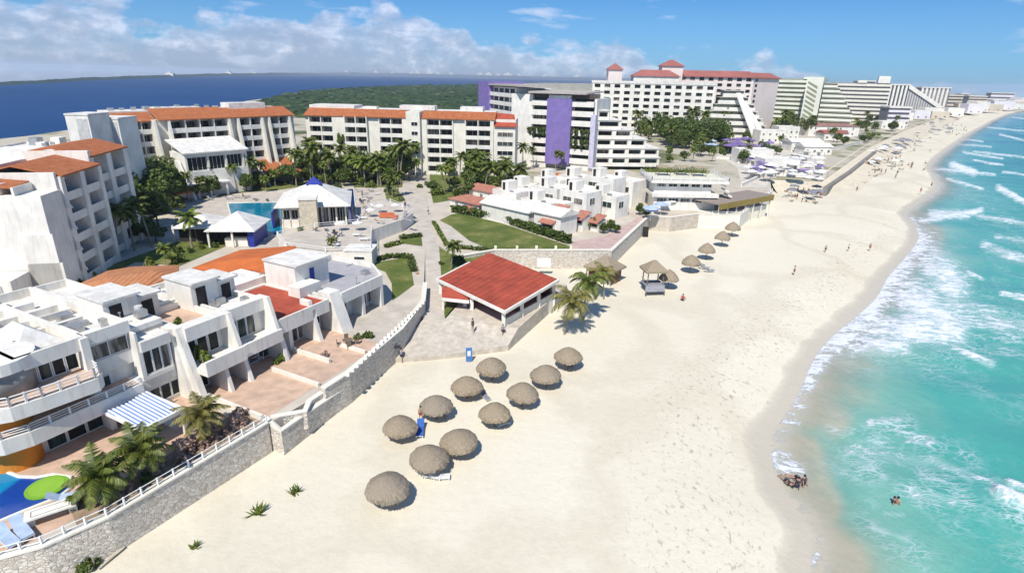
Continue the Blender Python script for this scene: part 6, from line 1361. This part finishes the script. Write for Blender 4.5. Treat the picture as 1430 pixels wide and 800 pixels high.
for x, y, z, k, s, lb in ((245, 455, 9.4, 1, .75, 'round potted plant on the terracotta roof terrace'), (389, 505, ZG, 1, .8, 'yellow green bush beside the last buttress of the red roofed villa'), (512, 470, ZG, 0, 1., 'dark shrub at the foot of the wide white buttress'), (503, 474, ZG, 0, .8, 'small dark shrub beside the terracotta terrace corner'), (455, 497, ZG, 2, .6, 'brown potted bush on the terracotta terrace'),
                          (300, 610, ZG, 2, 1.2, 'pinkish flowering bush right of the awning'), (325, 598, ZG, 2, 1.2, 'pinkish flowering bush near the sea wall bend'), (250, 640, ZG, 2, 1.3, 'brown flowering bush in the strip along the sea wall'), (228, 655, ZG, 2, 1.2, 'reddish bush between palms by the sea wall'), (270, 628, ZG, 2, 1.1, 'dry bush beside the railing'),
                          (215, 668, ZG, 0, .9, 'dark green bush beside the middle palm'), (110, 708, ZG, 1, .9, 'yellow bush beside the white stone table'), (340, 585, ZG, 2, 1., 'pink bush at the end of the planted strip'), (168, 690, ZG, 2, .9, 'dry brown bush beside the blue lounger'), (133, 792, 0, 0, 1., 'green shrub at the foot of the sea wall')):
    p = at(x, y, z); dup(BUSH[k], (p.x, p.y, z), x, lb, None, s)
sheet('planting_bed', [(98, 712), (130, 690), (200, 655), (262, 620), (330, 575), (366, 588), (150, 714), (108, 735)], ZG, mat('dry_soil', (.34, .25, .17), .95, .2, 1.5, bmp=.5), .05)
def agave(x, y, s, lb):
    p = at(x, y, 0); T = thing('beach_plant', lb, 'plant', tuple(p)); vs, fs = [], []; rr = random.Random(int(x))
    for i in range(34):
        a = rr.uniform(0, 6.28); e = rr.uniform(.3, 1.2); d = Vector((math.cos(a)*math.cos(e), math.sin(a)*math.cos(e), math.sin(e))); w_ = Vector((-math.sin(a), math.cos(a), 0))*.06; o = Vector((rr.uniform(-.3, .3), rr.uniform(-.3, .3), 0)); l = rr.uniform(.5, 1.)
        k = len(vs); vs += [tuple(o-w_), tuple(o+w_), tuple(o+d*l*.6+w_), tuple(o+d*l), tuple(o+d*l*.6-w_)]; fs.append((k, k+1, k+2, k+3, k+4))
    MB().add([tuple(Vector(v)*s) for v in vs], fs).build('leaves', leafy, T)
agave(412, 688, .95, 'yellow green plant on the sand above the other two'); agave(360, 716, 1.1, 'largest yellow green plant growing on the sand'); agave(273, 764, .65, 'smallest green plant on the sand near the sea wall')
p = at(141, 770, 0); T = thing('wall_hatch', 'grey recessed hatch in the sea wall with weathered boards in front', 'hatch', (p.x, p.y, 0), VF.a); MB().box(-.9, .7, -.75, .3, .1, 2.1).build('hatch_panel', mat('grey_panel', (.20, .19, .20), .8), T)
for k in range(4): MB().slab([(-1.+.5*k, -1.7+.2*k, .18), (1.+.4*k, -1.3+.2*k, .22), (1.+.4*k, -1.15+.2*k, .22), (-1.+.5*k, -1.55+.2*k, .18)], .08).build('board', mat('pale_board', (.5, .46, .36), .9), T)
p = at(481, 549, 0); T = thing('beach_cart', 'small white cart standing on the sand by the beach steps', 'cart', tuple(p), .5); MB().box(-.5, .5, -.3, .3, .35, .8).build('body', white, T); MB().tube([(.5, 0, .6), (1.0, 0, .9)], .03, 5).build('handle', metal, T)
for y in (-.33, .33): MB().tube([(0, y-.04, .25), (0, y+.04, .25)], .25, 12).build('wheel', dark_c, T)
p = at(655, 505, 0); T = thing('banner', 'upright blue beach board standing before the plaza wall', 'banner', tuple(p), .2); MB().box(-.38, .38, -.06, .06, .1, 1.9).build('panel', mat('sky_blue_panel', (.08, .22, .50), .6), T); MB().box(-.2, .2, -.2, .2, 0, .1).build('base', metal, T); MB().box(-.2, .2, -.075, -.06, .8, 1.5).build('emblem', white_c, T)

def parasol_proto(m_, r=1.5):
    T = thing('parasol', 'p', 'parasol', (0, 0, -500)); MB().cyl(0, 0, 0, 2.5, .035).build('pole', frame, T); vs = [(0, 0, 2.7)]+[(r*math.cos(6.283*k/8), r*math.sin(6.283*k/8), 2.2) for k in range(8)]+[(r*math.cos(6.283*k/8), r*math.sin(6.283*k/8), 2.02) for k in range(8)]
    MB().add(vs, [(0, 1+k, 1+(k+1) % 8) for k in range(8)]+[(1+k, 9+k, 9+(k+1) % 8, 1+(k+1) % 8) for k in range(8)]).build('canopy', m_, T); return T
PS = {'white': parasol_proto(white_c), 'purple': parasol_proto(mat('purple_cloth', (.20, .14, .34), .8)), 'lilac': parasol_proto(mat('lilac_cloth', (.30, .2, .52))), 'blue': parasol_proto(pale_c), 'grey': parasol_proto(mat('grey_cloth', (.25, .25, .28), .8))}
PROTOS += list(PS.values())
rr = random.Random(55)
def scatter(k, n, box, z, lb, gr_, s=(1, 1.2), kind='ps'):
    for i in range(n):
        p = at(rr.uniform(box[0], box[1]), rr.uniform(box[2], box[3]), z); dup(PS[k] if kind == 'ps' else LG[k], (p.x, p.y, z), rr.uniform(0, 6), lb, gr_, rr.uniform(*s))
scatter('purple', 16, (1012, 1056, 204, 216), ZG, 'purple parasol in the dense cluster behind the long terrace building', 'purple parasols', (1.3, 1.9)); scatter('lilac', 7, (1056, 1084, 206, 217), ZG, 'lilac parasol right of the purple cluster', 'lilac parasols', (1.2, 1.6)); scatter('purple', 8, (1048, 1082, 236, 252), ZG, 'purple parasol beside the white beach bar', 'purple parasols by the beach bar', (1., 1.4))
scatter('white', 9, (928, 958, 272, 296), ZG, 'white parasol on the terrace left of the pale blue pool', 'white parasols', (.8, 1.)); scatter('blue', 3, (906, 930, 300, 308), ZG, 'pale blue shade at the beach wall of the white houses', 'pale blue shades', (1., 1.3)); scatter('white', 26, (1040, 1145, 228, 262), ZG, 'white shade on the beach club sand', 'white shades of the beach club', (1., 1.5)); scatter('grey', 10, (1085, 1150, 255, 282), 0, 'grey parasol on the sand before the club', 'grey parasols', (.8, 1.1))
scatter('blue', 5, (978, 1000, 205, 214), ZG, 'pale blue parasol left of the purple cluster', 'pale blue parasols', (1.2, 1.6)); scatter('dark', 8, (972, 1000, 276, 284), ZG, 'dark lounger beside the pale pool', 'loungers by the pale pool', (1, 1), 'lg')
for box, n in (((1095, 1150, 262, 285), 12), ((1180, 1290, 190, 216), 60), ((1215, 1262, 214, 240), 36), ((1290, 1345, 168, 190), 46)): scatter('tan', n, box, .0, 'tan lounger on the crowded far beach', 'loungers on the crowded beach', (.9, 1.2), 'lg')
for box, n, k in (((1180, 1290, 190, 214), 18, 'grey'), ((1215, 1262, 214, 236), 8, 'white'), ((1280, 1345, 168, 190), 14, 'grey')): scatter(k, n, box, 0., k+' parasol on the crowded far beach', k+' parasols on the crowded beach', (1.1, 1.6))
scatter('tan', 16, (1165, 1230, 226, 262), 0., 'tan lounger standing below the long grey beach wall', 'loungers below the grey wall', (1, 1.3), 'lg')

# ================================================================= people
def skinned(name, pts, edges, rad, m_, par, sub=1):
    me = bpy.data.meshes.new(name); me.from_pydata(pts, edges, []); o = bpy.data.objects.new(name, me); COL.objects.link(o)
    md = o.modifiers.new('s', 'SKIN'); md.use_smooth_shade = True
    for v, r in zip(me.skin_vertices[0].data, rad): v.radius = (r, r)
    me.skin_vertices[0].data[0].use_root = True
    sb = o.modifiers.new('u', 'SUBSURF'); sb.levels = sub; sb.render_levels = sub
    dg = bpy.context.evaluated_depsgraph_get(); nm = bpy.data.meshes.new_from_object(o.evaluated_get(dg)); nm.name = name
    bpy.data.objects.remove(o); bpy.data.meshes.remove(me); nm.materials.clear(); nm.materials.append(m_)
    o = bpy.data.objects.new(name, nm); COL.objects.link(o); o.parent = par; return o
SK = mat('skin', (.42, .25, .17), .6, .1, 4)
def person_proto(pose, shirt, shorts, seed=0):
    T = thing('person', 'p', 'person', (0, 0, -500)); hz = .92 if pose != 'sit' else .22
    if pose == 'sit': legs = [(-.1, 0, hz), (-.16, -.42, .45), (-.16, -.75, .06), (.1, 0, hz), (.16, -.42, .42), (.16, -.75, .06)]
    elif pose == 'walk': legs = [(-.1, 0, hz), (-.11, -.16, .5), (-.11, -.10, .08), (.1, 0, hz), (.11, .1, .5), (.11, .32, .12)]
    else: legs = [(-.1, 0, hz), (-.13, -.02, .5), (-.14, 0, .08), (.1, 0, hz), (.13, -.02, .5), (.14, 0, .08)]
    feet = [(l[0]*1.05, l[1]-.16, l[2]-.03) for l in (legs[2], legs[5])]
    c = [(0, 0, hz+.02), (0, 0, hz+.25), (0, .01, hz+.48), (0, 0, hz+.60), (0, -.01, hz+.72), (0, -.02, hz+.82)]
    ar = {'stand': [(-.19, 0, hz+.50), (-.25, .02, hz+.22), (-.24, -.08, hz-.02), (.19, 0, hz+.50), (.25, .02, hz+.22), (.24, -.08, hz-.02)], 'walk': [(-.19, 0, hz+.50), (-.24, .12, hz+.25), (-.22, .05, hz+.0), (.19, 0, hz+.50), (.24, -.1, hz+.24), (.22, -.28, hz+.08)],
          'carry': [(-.19, 0, hz+.50), (-.36, -.1, hz+.68), (-.3, -.2, hz+.9), (.19, 0, hz+.50), (.25, .02, hz+.22), (.24, -.08, hz-.02)], 'sit': [(-.19, 0, hz+.50), (-.26, .15, hz+.25), (-.26, .3, .05), (.19, 0, hz+.50), (.26, .15, hz+.25), (.26, .3, .05)]}[pose]
    pts = c+legs+feet+ar; e = [(0, 1), (1, 2), (2, 3), (3, 4), (4, 5), (0, 6), (6, 7), (7, 8), (0, 9), (9, 10), (10, 11), (8, 12), (11, 13), (2, 14), (14, 15), (15, 16), (2, 17), (17, 18), (18, 19)]
    rad = [.13, .12, .14, .055, .095, .08, .09, .06, .04, .09, .06, .04, .03, .03, .055, .045, .035, .055, .045, .035]
    skinned('body', pts, e, rad, SK, T)
    skinned('shirt', [(0, 0, hz+.08), (0, 0, hz+.25), (0, .01, hz+.46), ar[0], ((ar[0][0]+ar[1][0])/2, (ar[0][1]+ar[1][1])/2, (ar[0][2]+ar[1][2])/2), ar[3], ((ar[3][0]+ar[4][0])/2, (ar[3][1]+ar[4][1])/2, (ar[3][2]+ar[4][2])/2)], [(0, 1), (1, 2), (2, 3), (3, 4), (2, 5), (5, 6)], [.15, .145, .16, .075, .065, .075, .065], shirt, T)
    skinned('shorts', [(0, 0, hz+.06), legs[0], tuple((a+b)/2 for a, b in zip(legs[0], legs[1])), legs[3], tuple((a+b)/2 for a, b in zip(legs[3], legs[4]))], [(0, 1), (1, 2), (0, 3), (3, 4)], [.155, .12, .10, .12, .10], shorts, T)
    h = MB(); n = 10
    for k in range(5):
        z = hz+.74+.035*k; r = (.108, .115, .105, .08, .03)[k]
        for j in range(n): h.v.append((r*math.cos(6.283*j/n), r*math.sin(6.283*j/n)+.015, z+(.03 if 5 < j < 10 else 0)))
    h.f = [(k*n+j, k*n+(j+1) % n, (k+1)*n+(j+1) % n, (k+1)*n+j) for k in range(4) for j in range(n)]+[tuple(range(4*n, 5*n))]; h.m = [0]*len(h.f); h.build('hair', mat('dark_hair', (.03, .02, .015), .6), T, smooth=True); return T
navy = mat('navy_cloth', (.02, .03, .08), .8); redc = mat('red_cloth', (.4, .05, .04), .8); whc = white_c; grc = mat('grey_cloth', (.25, .25, .28))
PE = {'stand_white': person_proto('stand', whc, navy), 'stand_dark': person_proto('stand', dark_c, dark_c), 'carry': person_proto('carry', mat('pale_violet_cloth', (.45, .42, .55), .8), dark_c), 'walk': person_proto('walk', grc, navy), 'sit': person_proto('sit', redc, navy), 'sit_dark': person_proto('sit', dark_c, navy), 'bare': person_proto('stand', SK, redc)}
PROTOS += list(PE.values())
def pp(k, x, y, z, lb, rz=0, gr_=None, rot=None, s=1.):
    p = at(x, y, z); o = dup(PE[k], (p.x, p.y, z), rz, lb, gr_, s)
    if rot: o.rotation_euler = rot
    return o
pp('carry', 561, 506, 0, 'person in pale shirt and dark trousers carrying something on the shoulder', 2.0, s=1.12)
q = at(560, 506, 0); T = thing('beach_bag', 'dark bundle carried on the shoulder of the person by the sea wall', 'bag', (q.x-.35, q.y, 1.95), .4); MB().box(-.35, .35, -.15, .15, 0, .3).build('body', dark_c, T); MB().tube([(-.2, 0, .3), (0, 0, .45), (.2, 0, .3)], .02, 5).build('strap', wood, T)
pp('stand_dark', 660, 462, 1.7, 'person in dark clothes standing on the plaza', 1.); pp('walk', 702, 470, 1.1, 'person in grey shirt at the pavilion corner', .5); pp('sit', 953, 420, 0, 'person in red top sitting alone on the open sand', 2.5, s=1.1)
pp('bare', 588, 588, 0, 'bare chested person standing behind the blue lounger', .4); pp('walk', 126, 705, ZG, 'person in grey shirt near the bushy palm on the pool terrace', 2.); 
for i, (x, y) in enumerate(((1152, 353), (1184, 351), (1214, 350))): pp(('walk', 'stand_white', 'bare')[i], x, y, -.1, ['person walking on the open beach, left of three', 'person in white on the open beach, middle of three', 'bare chested person on the open beach, right of three'][i], i, s=.9)
for i, (x, y, lb) in enumerate(((1088, 661, 'dark clothed person lying in the shallow surf, leftmost'), (1096, 662, 'person in white lying in the shallow surf'), (1113, 680, 'person in dark clothes half sitting in the surf'), (1121, 677, 'person in the surf right of the sitting ones'))):
    pp(('stand_dark', 'stand_white', 'sit_dark', 'sit_dark')[i], x, y, -.62 if i < 2 else -.85, lb, i*1.2, rot=((R(90), 0, .9*i+.3) if i < 2 else None), s=1.05)
pp('stand_dark', 1243, 716, -2.0, 'swimmer with head and shoulders out of the water', 1.); pp('bare', 1248, 716, -2.0, 'second swimmer beside the first in the water', 2.)
rr = random.Random(21)
for i in range(60):
    box = ((1100, 1150, 262, 285), (1180, 1300, 192, 214), (1220, 1300, 214, 245), (1295, 1350, 168, 190))[i % 4]
    pp(('walk', 'stand_dark', 'stand_white', 'bare', 'sit')[rr.randrange(5)], rr.uniform(box[0], box[1]), rr.uniform(box[2], box[3]), 0, 'small figure of a person on the crowded far beach', rr.uniform(0, 6), 'people on the crowded beach', s=rr.uniform(1., 1.25))
for i, (x, y) in enumerate(((1196, 268), (1108, 385), (1300, 262), (1285, 270), (1250, 250), (1272, 236))): pp(('walk', 'bare')[i % 2], x, y, -.1, ['person walking below the grey beach wall', 'person alone on the wide sand', 'person at the water edge beyond the foam', 'person walking on the wet sand', 'person between the crowd and the water', 'person near the wet sand by the crowd'][i], i, s=1.1)
# roof clutter on the near villas, chairs under the near umbrellas, poolside things
rr = random.Random(8)
vil = [o for o in bpy.data.objects if o.name.startswith('villa') and o.type == 'EMPTY']
def clutter(V, spots, z):
    for (s, t) in spots:
        k = rr.random(); e = rr.uniform(.35, .8)
        if k < .4: MB().box(s, s+e*1.2, t, t+e, z, z+e*.8).build('air_conditioner', metal, V)
        elif k < .6: MB().cyl(s, t, z, z+e*1.2, e*.5, n=12).build('water_tank', mat('tank_white', (.6, .6, .58), .6), V)
        elif k < .85: MB().tube([(s, t, z+.1), (s+rr.uniform(.6, 2.2), t+.1, z+.1), (s+2, t+rr.uniform(.8, 2), z+.1)], .05, 5).build('roof_pipe', metal, V)
        else: MB().cyl(s, t, z, z+.9, .05, n=6).cyl(s, t, z+.9, z+1.0, .12, n=6).build('vent', metal, V)
for V in vil:
    lb = V['label']
    if 'orange drum' in lb: clutter(V, [(rr.uniform(2, 9), rr.uniform(12.4, 21)) for _ in range(9)]+[(10.2, 13.4), (11.5, 13), (12.2, 14)], 11.25); 
    if 'two stair heads' in lb: clutter(V, [(rr.uniform(18.8, 22.4), rr.uniform(11.6, 14)) for _ in range(4)]+[(rr.uniform(14, 17.5), rr.uniform(18, 23)) for _ in range(4)]+[(rr.uniform(18.8, 22.5), rr.uniform(19, 23)) for _ in range(4)], 9.5)
    if 'red membrane' in lb: clutter(V, [(rr.uniform(24, 31), rr.uniform(20.5, 24.5)) for _ in range(4)], 8.4)
    if 'grey flat' in lb: clutter(V, [(37.6, 10.6), (40.8, 12), (38.2, 18), (42.6, 17)], 6.95)
for (x, y, a) in ((536, 690, 40), (552, 694, 100), (552, 604, 20), (604, 577, 60), (648, 549, 200), (684, 524, 90), (592, 651, 20), (650, 624, 110), (724, 559, 70), (760, 532, 150), (792, 508, 10), (640, 628, 40)):
    lg('dark' if a % 20 else 'white', x, y, 0, a, 'beach lounger in the shade below one of the near thatched umbrellas', 'loungers in the shade of the near umbrellas', .8)
for i, (x, y) in enumerate(((548, 696), (613, 580), (656, 552), (733, 563), (798, 512))): pp('sit_dark', x, y, 0, 'person sitting in the shade under one of the near thatched umbrellas', i*1.1, 'people under the near umbrellas')
scatter('white', 6, (505, 560, 300, 322), 5.45, 'cream parasol on the club terrace', 'cream parasols of the club terrace', (.6, .8)) if False else None
for i, (x, y) in enumerate(((250, 270), (262, 272), (283, 268), (520, 256), (538, 257))):
    p = at(x, y, ZG); o = dup(PS['white'], (p.x, p.y, ZG), 0, 'closed cream parasol standing on the pool deck', 'closed parasols on the pool deck'); o.scale = (.22, .22, 1.)
for i, (x, y) in enumerate(((508, 290), (514, 298), (522, 290), (530, 312), (505, 306), (526, 272), (518, 268), (470, 345), (455, 322), (440, 322), (500, 330), (510, 336), (262, 282), (300, 276), (234, 316), (246, 312))):
    lg('white' if i % 3 else 'tan', x, y, 5.45 if (y > 300 and x > 430) else ZG+.05, 25*i, 'pale lounger on the paving around the pool pavilion', 'pale loungers around the pool pavilion', 1.)
for i, (x, y) in enumerate(((518, 303), (531, 297), (553, 296), (500, 322), (476, 322))):
    p = at(x, y, 5.45); dup(PS['white'], (p.x, p.y, 5.45), i, 'open cream parasol on the raised club terrace', 'open parasols on the club terrace', .7)
for i, (x, y) in enumerate(((512, 300), (506, 276), (470, 340), (566, 292), (340, 300-22), (583, 392), (598, 300))): pp(('walk', 'bare', 'stand_white', 'stand_dark')[i % 4], x, y, (5.45 if x in (512, 470, 566) else (1.9 if y > 380 else ZG)), 'guest walking around the pool terraces and the walkway', i*1.3, 'guests around the pools')
# the builds the copies came from
for t in PROTOS:
    if t.location.z < -400:
        for ch in list(t.children_recursive): bpy.data.objects.remove(ch)
        bpy.data.objects.remove(t)
